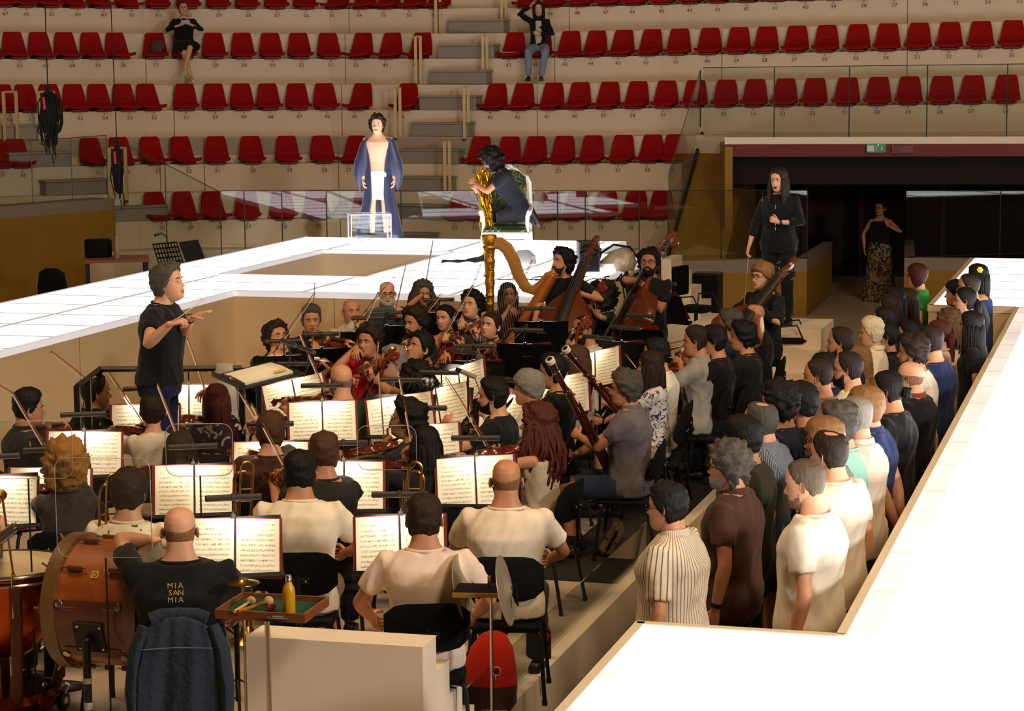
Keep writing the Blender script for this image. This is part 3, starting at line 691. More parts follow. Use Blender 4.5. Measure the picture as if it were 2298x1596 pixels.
def hand(mb, w, d, n, side, curl=.5, spread=.0, thumb=.6, s=1.0, point=False):
    """w wrist, d finger direction, n palm normal (side the fingers curl to), side +1: thumb toward +(d x n)"""
    d = V(d).normalized(); n = V(n); n = (n-d*n.dot(d)).normalized(); t = d.cross(n)*side
    mb.loft([(w-d*.025*s, t*.026*s, n*.019*s), (w+d*.01*s, t*.028*s, n*.017*s), (w+d*.045*s, t*.038*s, n*.016*s), (w+d*.082*s, t*.040*s, n*.0125*s), (w+d*.092*s, t*.036*s, n*.009*s)], 12, 0, None, 2.3)
    for i, (o, L) in enumerate(((.030, .070), (.0105, .080), (-.0095, .074), (-.029, .058))):
        c = curl*(1+.12*i); p = w+d*(.084-.004*abs(i-1))*s+t*o*s; a = 0; pts = [p-d*.015*s, p]; dd = d+t*(.12*spread*(1.5-i))
        for k, f in enumerate((.45, .3, .25)):
            a += c*(.8, 1.0, .7)[k]; q = (dd*math.cos(a)+n*math.sin(a)).normalized(); p = p+q*L*f*s; pts.append(p)
        mb.tube(pts, [.0092*s, .0092*s, .0085*s, .0078*s, .006*s], 7)
    p = w+d*.025*s+t*.026*s; q1 = (d*.75+t*.75+n*thumb*.5).normalized(); p1 = p+q1*.036*s; q2 = (d*.95+t*.25+n*thumb*.8).normalized(); p2 = p1+q2*.030*s; p3 = p2+(q2+n*.3*thumb).normalized()*.022*s
    mb.tube([p-q1*.012*s, p, p1, p2, p3], [.012*s, .0125*s, .0105*s, .0095*s, .007*s], 7)
def ik(S, T, l1, l2, pole):
    D = T-S; L = min(D.length, (l1+l2)*.995); u = D.normalized(); a = (l1*l1-l2*l2+L*L)/(2*L); h = math.sqrt(max(0, l1*l1-a*a))
    p = V(pole); p = (p-u*p.dot(u)).normalized(); return S+u*a+p*h, S+u*L
QUEUE = []   # (temp object, callback) all remeshed in one go
def remesh_later(mb, vox, smooth_it, cb):
    me = mb.mesh('tmp', M_BLACK); o = bpy.data.objects.new('tmp', me); C.objects.link(o)
    r = o.modifiers.new('r', 'REMESH'); r.mode = 'VOXEL'; r.voxel_size = vox; r.use_smooth_shade = True
    if smooth_it: s = o.modifiers.new('s', 'SMOOTH'); s.factor = .5; s.iterations = smooth_it
    QUEUE.append((o, cb))
def run_queue():
    dg = bpy.context.evaluated_depsgraph_get()
    res = [(bpy.data.meshes.new_from_object(o.evaluated_get(dg)), cb) for o, cb in QUEUE]
    for o, _ in QUEUE: m = o.data; bpy.data.objects.remove(o); bpy.data.meshes.remove(m)
    QUEUE.clear()
    for me, cb in res: cb(me)
def folds(me, amp, seed, Rf=V((9, 9, 5)), crease=None):
    n = len(me.vertices); co = np.empty(n*3); me.vertices.foreach_get('co', co); no = np.empty(n*3); me.vertices.foreach_get('normal', no)
    co = co.reshape(-1, 3); no = no.reshape(-1, 3); s = V((seed*7.3, seed*2.1, seed*4.7)); out = np.empty(n)
    for i in range(n):
        p = V(co[i]); q = V((p.x*Rf.x+p.z*3, p.y*Rf.y, p.z*Rf.z+p.x*4))+s
        out[i] = (1-abs(noise.noise(q))*2.2)*.7+noise.noise(q*2.3)*.5
    co += no*(out[:, None]-.35)*amp; me.vertices.foreach_set('co', co.ravel()); me.update()
MALE = [(-0.11, 0.1, 0.0952, 0), (-0.07, 0.155, 0.1288, 0), (0.0, 0.172, 0.1366, -0.0), (0.08, 0.158, 0.1254, 0), (0.17, 0.148, 0.1176, 0.0), (0.27, 0.16, 0.1254, 0.0), (0.38, 0.184, 0.1344, 0.004), (0.45, 0.192, 0.1254, 0.01), (0.495, 0.17, 0.0936, 0.016), (0.525, 0.12, 0.077, 0.018), (0.552, 0.08, 0.066, 0.016), (0.6, 0.063, 0.062, 0.004), (0.66, 0.06, 0.062, -0.008)]
FEM = [(-.11, .10, .085, 0), (-.07, .165, .115, 0), (.0, .178, .118, -.0), (.08, .150, .100, 0), (.17, .128, .088, .0), (.27, .140, .105, -.006), (.36, .158, .118, -.012), (.44, .164, .094, .008), (.485, .140, .076, .014), (.515, .092, .060, .016), (.545, .062, .054, .013), (.60, .050, .051, .002), (.66, .050, .053, -.008)]
M_EYE = mat('eye_white', (176, 164, 150), .4); M_IRIS = mat('iris', (38, 24, 14), .2); M_LIP = {}
M_FRAME = mat('spectacle_frame', (22, 16, 14), .3); M_SOLE = mat('shoe_sole', (200, 195, 185), .6)
SK = {'l': (214, 158, 124), 'm': (192, 134, 98), 't': (168, 110, 76), 'd': (150, 96, 66), 'p': (230, 182, 152)}
def person(label, px, py, phi, floor, pose='stand', sex='m', hgt=None, skin='m', hair=('short', (30, 22, 18)), top=('tee', (20, 20, 22)), bot=('trousers', (24, 26, 34)), lean=0, head=(0, 0, 0),
           larm=None, rarm=None, wide=1.0, beard=None, glasses=False, shoe=(22, 20, 20), at=None, mouth=0, extra=None, chair=False, seatz=.46, legs=None, near=1, mask=None, hem_=None, group=None, hs=1.055, foldamp=.015, rx=None):
    """phi: 0 faces the camera, 90 faces picture-right, -90 picture-left. Built in local metres, forward = -y, left hand = +x."""
    f = sex == 'f'; base = 1.66 if f else 1.77; hgt = hgt or base; k = hgt/base; fe = 1 if f else 0
    P = FEM if f else MALE; sc_ = k*(.945 if f else 1)      # P is made for 1.77
    sit = pose in ('sit', 'kneel')
    pel = V((0, 0, (.93*sc_) if pose == 'stand' else (seatz+.10 if pose == 'sit' else .67)))
    if pose == 'sit': pel.y = .0
    th = math.radians(lean)
    def S_(x, y, z):   # torso space -> local, bending forward (towards -y)
        a = th*min(1, max(0, z+.05)/.25); return pel+V((x, y*math.cos(a)-z*math.sin(a)*1.0, z*math.cos(a)+y*math.sin(a)))*1.0
    def S(x, y, z): return S_(x*sc_*wide, y*sc_, z*sc_)
    # head
    hy, hp, hr_ = [math.radians(a) for a in head]
    nk = S(0, -.012, .60); hc = nk+V((0, -.020-.03*math.sin(hp), .086))*sc_*(1)+V((0, -math.sin(th)*.03, 0))
    HM_ = Matrix.Translation(hc) @ Matrix.Rotation(hy, 4, 'Z') @ Matrix.Rotation(hp, 4, 'X') @ Matrix.Rotation(hr_, 4, 'Y') @ Matrix.Scale(sc_*hs*.99, 4)
    topz = (HM_ @ V((0, .01, .122+hair_th(hair)))).z
    rz = YAW+math.radians(phi)+(-(px-W/2)/F)
    hl = HM_ @ V((0, .01, .122+hair_th(hair)))
    ht = Pz(px, py, floor+hl.z) if at is None else None
    R3 = Matrix.Rotation(rz, 3, 'Z')
    if at is None: loc = ht-R3 @ V((hl.x, hl.y, 0)); loc.z = floor
    else: loc = V(at)
    W2L = (Matrix.Translation(loc) @ Matrix.Rotation(rz, 4, 'Z')).inverted()
    skn = skinm(SK[skin]); lipc = tuple(int(c*x) for c, x in zip(SK[skin], (.82, .62, .62)))
    lips = mat('lips', lipc if mouth == 0 else (150, 40, 40), .4)
    # arms
    shx, shz = (.186 if not f else .155), (.470 if not f else .460)
    l1, l2 = .29*sc_, .26*sc_
    arms = []
    for s, spec in ((1, larm), (-1, rarm)):
        Sh = S(s*shx, .008, shz)
        spec = spec or {}
        T = spec.get('t')
        if T is None: T = Sh+V((s*.06, -.02, -.53))*sc_
        elif callable(T): T = T(W2L)
        elif len(T) == 3 and spec.get('w'): T = W2L @ V(T)
        else: T = V(T)
        pole = spec.get('pole', (s*.5, .5, -.6)); E_, T = ik(Sh, T, l1, l2, pole); arms.append((s, Sh, E_, T, spec))
    # legs
    hipx = .088; LG = []
    for s in (1, -1):
        Hh = pel+V((s*hipx*sc_*min(wide, 1.1), 0, -.03))
        if legs and s in legs: Kn, An, toe = [V(a) for a in legs[s]]
        elif pose == 'stand': Kn = V((s*.095, -.015, .50*sc_)); An = V((s*.10, .02, .085)); toe = V((s*.02, -1, 0))
        elif pose == 'sit': Kn = V((s*.15, -.44*sc_, seatz+.07)); An = V((s*.14, -.42*sc_, .085)); toe = V((s*.15, -1, 0))
        LG.append((s, Hh, Kn, An, toe.normalized()))
    # ---- body
    tk, tc = top[0], top[1]; bk = bot[0]
    mb = MB(); shrink = .93
    secs = []
    for (z, w, d, y) in P:
        q = 1 if z > .53 or tk in ('none', 'tank', 'open') else shrink
        a = th*min(1, max(0, z+.05)/.25); secs.append((S(0, y, z), V((w*sc_*wide*q if z < .5 else w*sc_*min(wide, 1.12), 0, 0)), V((0, d*math.cos(a), d*math.sin(a)))*sc_*q*(wide if z < .4 else 1)))
    secs.append((hc+V((0, .012, -.06))*sc_, V((.048, 0, 0))*sc_, V((0, .052, 0))*sc_))
    mb.loft(secs, 22)
    for s, Sh, E_, T, sp in arms:
        ar = 1.0 if not f else .84
        mb.tube([S(s*.06, .01, shz-.01), Sh, Sh.lerp(E_, .35), Sh.lerp(E_, .8), E_, E_.lerp(T, .25), E_.lerp(T, .6), T, T+(T-E_).normalized()*.015], [r*sc_*ar for r in (.05, .054, .050, .042, .040, .043, .036, .027, .022)], 12)
    for s, Hh, Kn, An, toe in LG:
        mb.tube([Hh+V((-s*.02, 0, .03)), Hh, Hh.lerp(Kn, .4), Hh.lerp(Kn, .85), Kn, Kn.lerp(An, .3), Kn.lerp(An, .7), An], [r*sc_ for r in (.07, .082, .076, .060, .056, .054, .042, .036)], 12)
    vox = .013 if near else .017
    hb = MB(); head_mesh(hb, HM_, f)
    # hands
    for s, Sh, E_, T, sp in arms:
        d = sp.get('d'); fd = (T-E_).normalized()
        d = (W2L.to_3x3() @ V(d) if sp.get('dw') else V(d)) if d is not None else fd
        n = sp.get('n', (-s, 0, 0)); n = V(n)
        if abs(n.normalized().dot(d.normalized())) > .95: n = V((0, -1, .01))
        dn_ = d.normalized(); n_ = (n-dn_*n.dot(dn_)).normalized(); tt = dn_.cross(n_)
        want = V(sp.get('thumb', (0, -.6, .8))); side = 1 if tt.dot(want) > 0 else -1
        hand(hb, T, d, n, side, sp.get('curl', .45), sp.get('spread', 0), .7, sc_*(.92 if f else 1))
    st = {}
    me0 = bpy.data.meshes.new('person'); ob = bpy.data.objects.new('person', me0); C.objects.link(ob); ob.location = loc; ob.rotation_euler = (0, 0, rz)
    tag(ob, label, 'person', group)
    def done_body(me, ob=ob, hb=hb, skn=skn, lips=lips):
        b2 = MB(); b2.v = [tuple(v.co) for v in me.vertices]; b2.f = [list(p.vertices) for p in me.polygons]; b2.m = [0]*len(b2.f)
        n = len(b2.v); b2.v += hb.v; b2.f += [[i+n for i in q] for q in hb.f]; b2.m += hb.m
        m2 = b2.mesh('person', [skn, lips], True, 180); old = ob.data; ob.data = m2; bpy.data.meshes.remove(old); bpy.data.meshes.remove(me)
    remesh_later(mb, vox, 3, done_body)
    # eyes, brows
    sees = abs(((phi+head[0]+180) % 360)-180) < 125
    if sees:
        for s in (-1, 1):
            e = MB(); e.sph((0, 0, 0), .0118, 12, 8, 0); e.sph((0, -.0056, 0), .0074, 10, 6, 1)
            obj('eye', MB().add(e.v, e.f, 0, HM_ @ Matrix.Translation((s*.031, -.0705, .0))) if 0 else _eye(e, HM_, s), [M_EYE, M_IRIS], ob)
        hc_ = hair[1] if hair[0] != 'bald' else (70, 60, 55)
        for s in (-1, 1): e = MB(); e.tube([(s*.014, -.0905, .019), (s*.032, -.089, .025), (s*.050, -.076, .020)], [.0028, .0042, .002], 5, M=HM_); obj('eyebrow', e, hairm(tuple(int(c*.8) for c in hc_)), ob)
    if mouth:
        e = MB(); e.sph((0, -.0905, -.072), (.013, .008, .014*mouth), 10, 8, M=HM_); obj('open_mouth', e, mat('mouth_inside', (50, 10, 10), .5), ob)
    # hair
    build_hair(hair, HM_, ob, hc, px)
    if beard:
        col, bt = beard; e = MB()
        zs = [-.01-.118*(i/18) for i in range(19)]; ths = [2*math.pi*q/40 for q in range(40)]
        def pt(t, z):
            p = headpt(t, z); d = abs(math.degrees(math.atan2(math.sin(t), math.cos(t)))); n = V((p.x, p.y, 0)).normalized()
            ln = -.045 if d < 25 else interp(((25, -.052), (45, -.064), (70, -.050), (84, -.02)), d)
            kk = max(0, min(1, (ln-z)/.006))*max(0, min(1, (88-d)/6))
            if d < 17 and -.082 < z < -.058: kk = 0
            return p+n*((bt+.003*noise.noise(p*90))*kk-.006*(1-kk))+V((0, 0, -bt*.3*kk if z < -.1 else 0))
        vs, fs = closed_grid(pt, zs, ths); e.add(vs, fs, 0, HM_); obj('beard', e, hairm(col), ob)
    if glasses:
        e = MB(); 
        for s in (-1, 1):
            e.tube([(s*.033+.024*math.cos(a), -.096+.010*abs(math.cos(a))*(.3), -.001+.019*math.sin(a)) for a in [2*math.pi*q/12 for q in range(12)]], .0022, 5, closed=True, M=HM_)
            e.tube([(s*.057, -.092, .004), (s*.074, -.06, .006), (s*.081, .01, .004)], .002, 5, M=HM_)
        e.tube([(-.010, -.098, .004), (.010, -.098, .004)], .002, 5, M=HM_)
        obj('glasses', e, mat('spectacle_frame', glasses if isinstance(glasses, tuple) else (22, 16, 14), .3), ob)
    # ---- clothes
    cv = .014 if near else .018
    cm = top[2] if len(top) > 2 else fabric(tc)
    hem = -.15 if tk in ('tee', 'shirt', 'polo', 'blouse') else -.06
    if pose != 'stand' and hem < -.1: hem = -.085
    if hem_ is not None: hem = hem_
    def tsecs(off, z0, z1, flare=0):
        out = []
        zz = [z0]+[p[0] for p in P if z0+.02 < p[0] < z1-.008]+[z1]
        for z in zz:
            i = 0
            while i < len(P)-2 and P[i+1][0] < z: i += 1
            A, B = P[i], P[i+1]; t = max(0, min(1, (z-A[0])/(B[0]-A[0]))); w, d, y = [A[j]+(B[j]-A[j])*t for j in (1, 2, 3)]
            if z < 0: w, d = max(w, .17), max(d, .118)
            if 0 < z < .3: w, d = max(w, (.155 if not f else .135)), max(d, .11)
            o2 = off+flare*max(0, .2-z); a = th*min(1, max(0, z+.05)/.25)
            out.append((S(0, y, z), V(((w+o2)*sc_*wide, 0, 0)), V((0, math.cos(a), math.sin(a)))*(d+o2)*sc_*(wide if z < .4 else 1)))
        return out
    if tk not in ('none', 'open'):
        z1 = {'tank': .46, 'tee': .542, 'shirt': .552, 'polo': .548, 'blouse': .535, 'dress': .515, 'suit': .53}[tk]
        mb = MB(); mb.loft(tsecs(.016 if tk != 'tank' else .012, hem if tk != 'suit' else -.1, z1, .03 if tk == 'blouse' else .008), 28)
        sl = top[3] if len(top) > 3 else {'tank': 0, 'tee': .62, 'polo': .6, 'shirt': 2, 'blouse': .5, 'dress': .3, 'suit': 1.6}[tk]
        if sl:
            for s, Sh, E_, T, sp in arms:
                ar = 1 if not f else .88; a0 = S(s*.07, .01, shz-.02)
                if sl <= 1: q = Sh.lerp(E_, sl); mb.tube([a0, Sh+V((0, 0, .004)), Sh.lerp(E_, sl*.5), q, q+(E_-Sh).normalized()*.01], [r*sc_*ar for r in (.058, .073, .070, .067, .066)], 14)
                else:
                    u = sl-1; q = E_.lerp(T, u*.97); mb.tube([a0, Sh+V((0, 0, .004)), Sh.lerp(E_, .5), E_, E_.lerp(T, u*.4), q, q+(T-E_).normalized()*.006], [r*sc_*ar for r in (.055, .068, .062, .056, .052, .044, .040)], 14)
        def done_top(me, ob=ob, cm=cm, sd=len(label)+px % 17, tk=tk):
            folds(me, foldamp, sd); me.name = 'top'; me.materials.clear(); me.materials.append(cm)
            nm = {'tank': 'tank_top', 'tee': 't_shirt', 'shirt': 'shirt', 'polo': 'polo_shirt', 'blouse': 'blouse', 'dress': 'dress_top', 'suit': 'jumpsuit_top'}[tk]
            link(nm, me, ob)
        remesh_later(mb, cv, 4, done_top)
        if tk in ('shirt', 'polo'):
            e = MB(); pts = []
            for q in range(15):
                a = -math.pi*.5+math.radians(24)+(2*math.pi-math.radians(48))*q/14; pts.append(S(.078*math.cos(a), .014+.074*math.sin(a), .565-.03*max(0, -math.sin(a))))
            e.tube(pts, [(.004, .022)]*15, 6, up=(0, 0, 1)); obj('collar', e, cm if not mask else fabric(mask), ob)
        elif tk == 'tee':
            e = MB(); pts = [S(.086*math.cos(a), .016+.078*math.sin(a), .546-.028*max(0, -math.sin(a))) for a in [2*math.pi*q/20 for q in range(20)]]
            e.tube(pts, .009, 6, closed=True); obj('neckband', e, cm, ob)
    bm_ = bot[2] if len(bot) > 2 else fabric(bot[1])
    if bk in ('trousers', 'shorts'):
        mb = MB(); mb.loft([(c_, a_, b_) for c_, a_, b_ in tsecs(.008, -.10, .06)], 22)
        for s, Hh, Kn, An, toe in LG:
            if bk == 'trousers': mb.tube([Hh+V((-s*.02, 0, .03)), Hh, Hh.lerp(Kn, .4), Hh.lerp(Kn, .85), Kn, Kn.lerp(An, .3), Kn.lerp(An, .8), Kn.lerp(An, .97)], [r*sc_ for r in (.085, .100, .094, .078, .074, .070, .062, .062)], 14)
            else: mb.tube([Hh+V((-s*.02, 0, .03)), Hh, Hh.lerp(Kn, .4), Hh.lerp(Kn, .75), Hh.lerp(Kn, .86)], [r*sc_ for r in (.085, .104, .100, .094, .094)], 14)
        def done_bot(me, ob=ob, bm_=bm_, bk=bk, sd=px % 13):
            folds(me, .008, sd+3); me.materials.clear(); me.materials.append(bm_); link(bk, me, ob)
        remesh_later(mb, cv+.002, 3, done_bot)
    elif bk == 'skirt':
        mb = MB(); L = bot[3] if len(bot) > 3 else .8
        if sit: mb.loft([(pel+V((0, .02, .06)), V((.17, 0, 0)), V((0, .12, 0))), (pel+V((0, -.05, .0)), V((.20, 0, 0)), V((0, .18, .05))), (pel+V((0, -.2, 0)), V((.22, 0, 0)), V((0, .03, .11))), (pel+V((0, -.42*min(1, L/.5), -.01)), V((.24, 0, 0)), V((0, .02, .11)))], 24)
        else: mb.loft([(pel+V((0, 0, .12)), V((.135, 0, 0)), V((0, .10, 0))), (pel+V((0, 0, 0)), V((.19, 0, 0)), V((0, .14, 0))), (pel+V((0, 0, -.4)), V((.22, 0, 0)), V((0, .18, 0))), (V((0, 0, pel.z-L)), V((.27, 0, 0)), V((0, .23, 0)))], 28)
        def done_sk(me, ob=ob, bm_=bm_): folds(me, .02, 5, V((14, 14, 1.5))); me.materials.clear(); me.materials.append(bm_); link('skirt', me, ob)
        remesh_later(mb, .018, 3, done_sk)
    if shoe:
        for s, Hh, Kn, An, toe in LG:
            e = MB(); up = V((0, 0, 1)) if abs(toe.z) < .7 else (Kn-An).normalized(); t = toe; q = t.cross(up).normalized(); up = q.cross(t); b = An-up*.045
            e.loft([(b-t*.075, q*.022, up*.03), (b-t*.06, q*.036, up*.045), (b-t*.0+up*.004, q*.038, up*.046), (b+t*.07-up*.008, q*.044, up*.034), (b+t*.14-up*.016, q*.042, up*.024), (b+t*.18-up*.02, q*.022, up*.016)], 14)
            e.loft([(b-t*.078-up*.037, q*.03, t*.001+up*.008), (b+t*.05-up*.037, q*.046, up*.008), (b+t*.185-up*.037, q*.026, up*.008)], 12, 1)
            obj('shoe', e, [mat('shoe_leather', shoe, .45), M_SOLE if sum(shoe) > 300 else M_BLACK], ob)
    if chair: add_chair(loc, rz, label, seatz)
    return dict(o=ob, loc=loc, rz=rz, S=S, hc=hc, HM=HM_, arms=arms, W2L=W2L, L2W=W2L.inverted(), pel=pel, sc=sc_, LG=LG)
def _eye(e, HM_, s):
    r = MB(); T = HM_ @ Matrix.Translation((s*.031, -.0665, -.001)); r.v = [tuple(T @ V(p)) for p in e.v]; r.f = e.f; r.m = e.m; return r
HT = {'bald': -.003, 'shaven': .0, 'short': .012, 'curly': .03, 'bigcurly': .045, 'long': .014, 'longcurly': .03, 'bun': .012, 'pony': .012, 'bob': .02, 'fade': .018, 'recede': .010, 'fringe': .018, 'medium': .022, 'quiff': .024, 'crown': .01, 'wavy': .028}
def hair_th(h): return HT[h[0]]
def build_hair(h, M, ob, hc, seed):
    st, col = h[0], h[1]; L = h[2] if len(h) > 2 else .3; e = MB(); dn = (M.to_3x3().inverted() @ V((0, 0, -1))).normalized()
    sd = seed % 31
    if st == 'bald': col = tuple(int(a*.18+b*.82) for a, b in zip(col, (158, 112, 82))) if sum(col) < 400 else col; hair_mesh(e, M, st, .0013, 0, 'bald', seed=sd)
    elif st == 'shaven': hair_mesh(e, M, st, .004, 0, 'shaven', seed=sd)
    elif st == 'crown': hair_mesh(e, M, st, .013, .004, 'recede', seed=sd, crown=.048)
    elif st == 'recede': hair_mesh(e, M, st, .011, .003, 'recede', seed=sd, top=.0)
    elif st == 'short': hair_mesh(e, M, st, .012, .009, 'n', seed=sd, top=.006)
    elif st == 'quiff': hair_mesh(e, M, st, .009, .007, 'n', seed=sd, top=.024)
    elif st == 'fade': hair_mesh(e, M, st, .004, .0, 'n', seed=sd, top=.020)
    elif st == 'medium': hair_mesh(e, M, st, .022, .007, 'fringe', seed=sd, top=.004)
    elif st == 'fringe': hair_mesh(e, M, st, .018, .004, 'fringe', seed=sd)
    elif st == 'wavy': hair_mesh(e, M, st, .024, .020, 'n', seed=sd)
    elif st == 'curly': hair_mesh(e, M, st, .026, .034, 'n', seed=sd)
    elif st == 'bigcurly': hair_mesh(e, M, st, .045, .05, 'bob', seed=sd)
    elif st == 'bob': hair_mesh(e, M, st, .022, .006, 'bob', seed=sd)
    elif st in ('bun', 'pony'):
        hair_mesh(e, M, st, .011, .002, 'n', seed=sd)
        if st == 'bun': e.sph((0, .10+.02*(L < .1), .02 if L >= .1 else .10), (.036, .034, .036), 12, 8, M=M)
        else:
            rr = random.Random(sd)
            for k in range(9):
                p0 = V((0, .108, .02)); a = k*.7; pts = [p0]+[p0+V((math.sin(a)*.02*(1+u), .018+.02*math.cos(a), 0))+dn*L*u+V((math.sin(u*9+a), math.cos(u*7+a), 0))*.008 for u in (.15, .35, .6, .8, 1)]
                e.tube(pts, [.010, .016, .018, .016, .012, .004], 6, M=M)
    elif st == 'long': hair_mesh(e, M, st, .014, .002, 'long', seed=sd); strands(e, M, sd, L+.06, .004, .010, n=30, r0=.019, down=dn)
    elif st == 'longcurly': hair_mesh(e, M, st, .03, .028, 'long', seed=sd); strands(e, M, sd, L, .022, .05, n=34, r0=.024, down=dn); strands(e, M, sd+7, L*.9, .030, .075, n=30, r0=.016, down=dn)
    obj('hair', e, hairm(col), ob, ang=180)
# ---- chair
def make_chair():
    root = thing('orchestra_chair', 'x', 'chair', (0, 0, 0), 0, 'black orchestra chairs'); r = .0125
    mb = MB(); secs = []
    for y, w, h_ in ((-.23, .15, .012), (-.21, .20, .022), (0, .215, .026), (.18, .20, .024), (.205, .17, .012)): secs.append(((0, y, .435), (w, 0, 0), (0, 0, h_)))
    mb.loft(secs, 20, e=3.2); obj('seat', mb, M_CHAIR, root)
    mb = MB(); secs = []
    for k in range(9):
        x = -.225+.45*k/8; u = abs(x)/.225; secs.append(((x, .245-.045*u*u, .735), (0, .016*(1-u**6*.6), 0), (0, .02, .135*(1-u**5*.45))))
    mb.loft(secs, 18, e=2.8); obj('backrest', mb, M_CHAIR, root)
    mb = MB(); mb.tube([(0, .10, .405), (0, .22, .41), (0, .262, .47), (0, .268, .74)], .016, 8, flat=.6); mb.box((0, .262, .70), (.14, .012, .035), bev=.004)
    mb.sph((-.045, .27, .70), .007, 8, 6, 1); mb.sph((.045, .27, .70), .007, 8, 6, 1); mb_ = obj('back_support', mb, [M_BLACK, M_CHROME], [c for c in C.objects if c.parent == root and c.name.startswith('backrest')][0])
    mb = MB(); mb.tube([(-.19, -.16, .41), (.19, -.16, .41)], r, 6); mb.tube([(-.19, .14, .41), (.19, .14, .41)], r, 6); obj('seat_frame', mb, M_BLACK, root)
    for sx in (-1, 1):
        for sy in (-1, 1):
            mb = MB(); mb.tube([(sx*.14, sy*.15-.01, .41), (sx*.185, sy*.16-.01, .40), (sx*.20, sy*.175-.01, .37), (sx*.225, sy*.23, .012)], r, 8); mb.tube([(sx*.225, sy*.23, .0), (sx*.224, sy*.229, .03)], .016, 8, mi=1); obj('leg', mb, [M_BLACK, M_PLASTIC], root)
    return root
chair0 = make_chair(); ctree = tree_of(chair0); chair0['used'] = 0
def add_chair(loc, rz, label, seatz=.46, off=(0, .0)):
    l = 'black upholstered chair under the '+' '.join(label.split()[:11])
    o = V((off[0], off[1], 0)); o.rotate(Matrix.Rotation(rz, 3, 'Z'))
    if not chair0['used']:
        chair0['used'] = 1; chair0.location = loc+o; chair0.rotation_euler = (0, 0, rz); chair0['label'] = l; r = chair0
    else: r = copytree(chair0, ctree, loc+o, rz, l)
    if abs(seatz-.46) > .02: r.scale = (1, 1, seatz/.46)
    return r
# ================================================================ INSTRUMENTS AND FURNITURE
PROTO = {}
def proto(kind, build):
    if kind not in PROTO: r = build(); PROTO[kind] = [r, tree_of(r), False]
    return PROTO[kind]
def place(kind, build, M, label, cat=None, scale=1):
    P = proto(kind, build); r, t, used = P
    if not used: o = r; P[2] = True
    else: o = copytree(r, t, (0, 0, 0), 0)
    o.matrix_world = M @ Matrix.Scale(scale, 4); o['label'] = label
    if cat: o['category'] = cat
    return o
OUTL = [(0, .0), (.006, .045), (.022, .078), (.05, .098), (.085, .104), (.12, .097), (.142, .084), (.150, .082), (.158, .064), (.185, .055), (.21, .056), (.235, .066), (.243, .078), (.255, .080), (.28, .083), (.31, .079), (.335, .060), (.350, .034), (.356, .012)]
def b_violin(kind, varnish, group, sc_rib=1.0, slope=0):
    def f():
        root = thing(kind, 'x', kind.replace('_', ' '), group=group)
        ol = OUTL
        if slope: ol = OUTL[:14]+[(.262, .078), (.285, .070), (.31, .056), (.335, .036), (.350, .022), (.356, .012)]
        pts = [(w, z) for z, w in ol]+[(-w, z) for z, w in reversed(ol[1:])]
        mb = MB(); rib = .019*sc_rib; rings = [(.5, -rib-.008), (.9, -rib-.004), (1.02, -rib), (1.0, -rib+.002), (1.0, rib-.002), (1.02, rib), (.9, rib+.006), (.5, rib+.012)]
        n = len(pts); vs = []
        for s, y in rings:
            for x, z in pts: vs.append((x*s, y, .178+(z-.178)*s))
        fs = [(i*n+k, i*n+(k+1) % n, (i+1)*n+(k+1) % n, (i+1)*n+k) for i in range(len(rings)-1) for k in range(n)]+[tuple(range(n)), tuple(range(len(rings)*n-1, (len(rings)-1)*n-1, -1))]
        mb.add(vs, fs)
        for s in (-1, 1): mb.tube([(s*.03, rib+.010, .13), (s*.042, rib+.008, .16), (s*.036, rib+.010, .19), (s*.044, rib+.008, .215)], .0025, 5, 1)
        obj('body', mb, [varnish, M_BLACK], root, ang=50)
        mb = MB(); mb.tube([(0, .002, .345), (0, .010, .37), (0, .012, .48)], [(.015, .02), (.012, .012), (.012, .010)], 8)
        mb.tube([(0, .012, .48), (0, .008, .51), (0, -.004, .545)], [(.013, .013), (.012, .014), (.010, .012)], 8)
        sp = []
        for k in range(15): a = k*.62; r = .022*(1-k/17); sp.append((0, -.012+r*math.sin(a), .560+r*math.cos(a)-.018))
        mb.tube(sp, [.0085]*9+[.008, .0075, .007, .0065, .006, .005], 7, flat=1.3)
        obj('neck_and_scroll', mb, varnish, root)
        mb = MB(); mb.tube([(0, rib+.022, .20), (0, rib+.014, .35), (0, .026, .48)], [(.021, .004), (.017, .004), (.012, .004)], 8, up=(0, 1, 0)); obj('fingerboard', mb, M_PLASTIC, root)
        mb = MB()
        for x in (-.0105, -.0035, .0035, .0105): mb.tube([(x*.5, rib+.018, .06), (x*1.3, rib+.042, .155), (x*.6, .033, .49)], .0006, 4)
        obj('strings', mb, M_CHROME, root)
        mb = MB(); mb.prism([(-.022, 0), (-.02, .02), (-.008, .03), (.008, .03), (.02, .02), (.022, 0)], -.002, .002, M=Matrix.Translation((0, rib+.011, .155)) @ Matrix(((1, 0, 0, 0), (0, 1, 0, 0), (0, 0, 1, 0), (0, 0, 0, 1)))); obj('bridge', mb, mat('maple', (210, 170, 120), .5), root)
        mb = MB(); mb.tube([(0, rib+.018, .0), (0, rib+.020, .10)], [(.010, .004), (.020, .005)], 8, up=(0, 1, 0)); obj('tailpiece', mb, M_PLASTIC, root)
        mb = MB()
        for k, (x, z) in enumerate(((-1, .495), (1, .503), (-1, .515), (1, .523))): mb.tube([(0, .008, z), (x*.028, .008, z)], [.003, .003], 6); mb.sph((x*.031, .008, z), (.004, .007, .009), 8, 6)
        obj('pegs', mb, M_PLASTIC, root)
        if slope or kind == 'cello': mb = MB(); mb.tube([(0, 0, 0), (0, 0, -.11)], .003, 6); obj('end_pin', mb, M_CHROME, root)
        else: mb = MB(); mb.sph((.045, rib+.018, .02), (.035, .008, .025), 10, 6); obj('chin_rest', mb, M_PLASTIC, root)
        return root
    return f
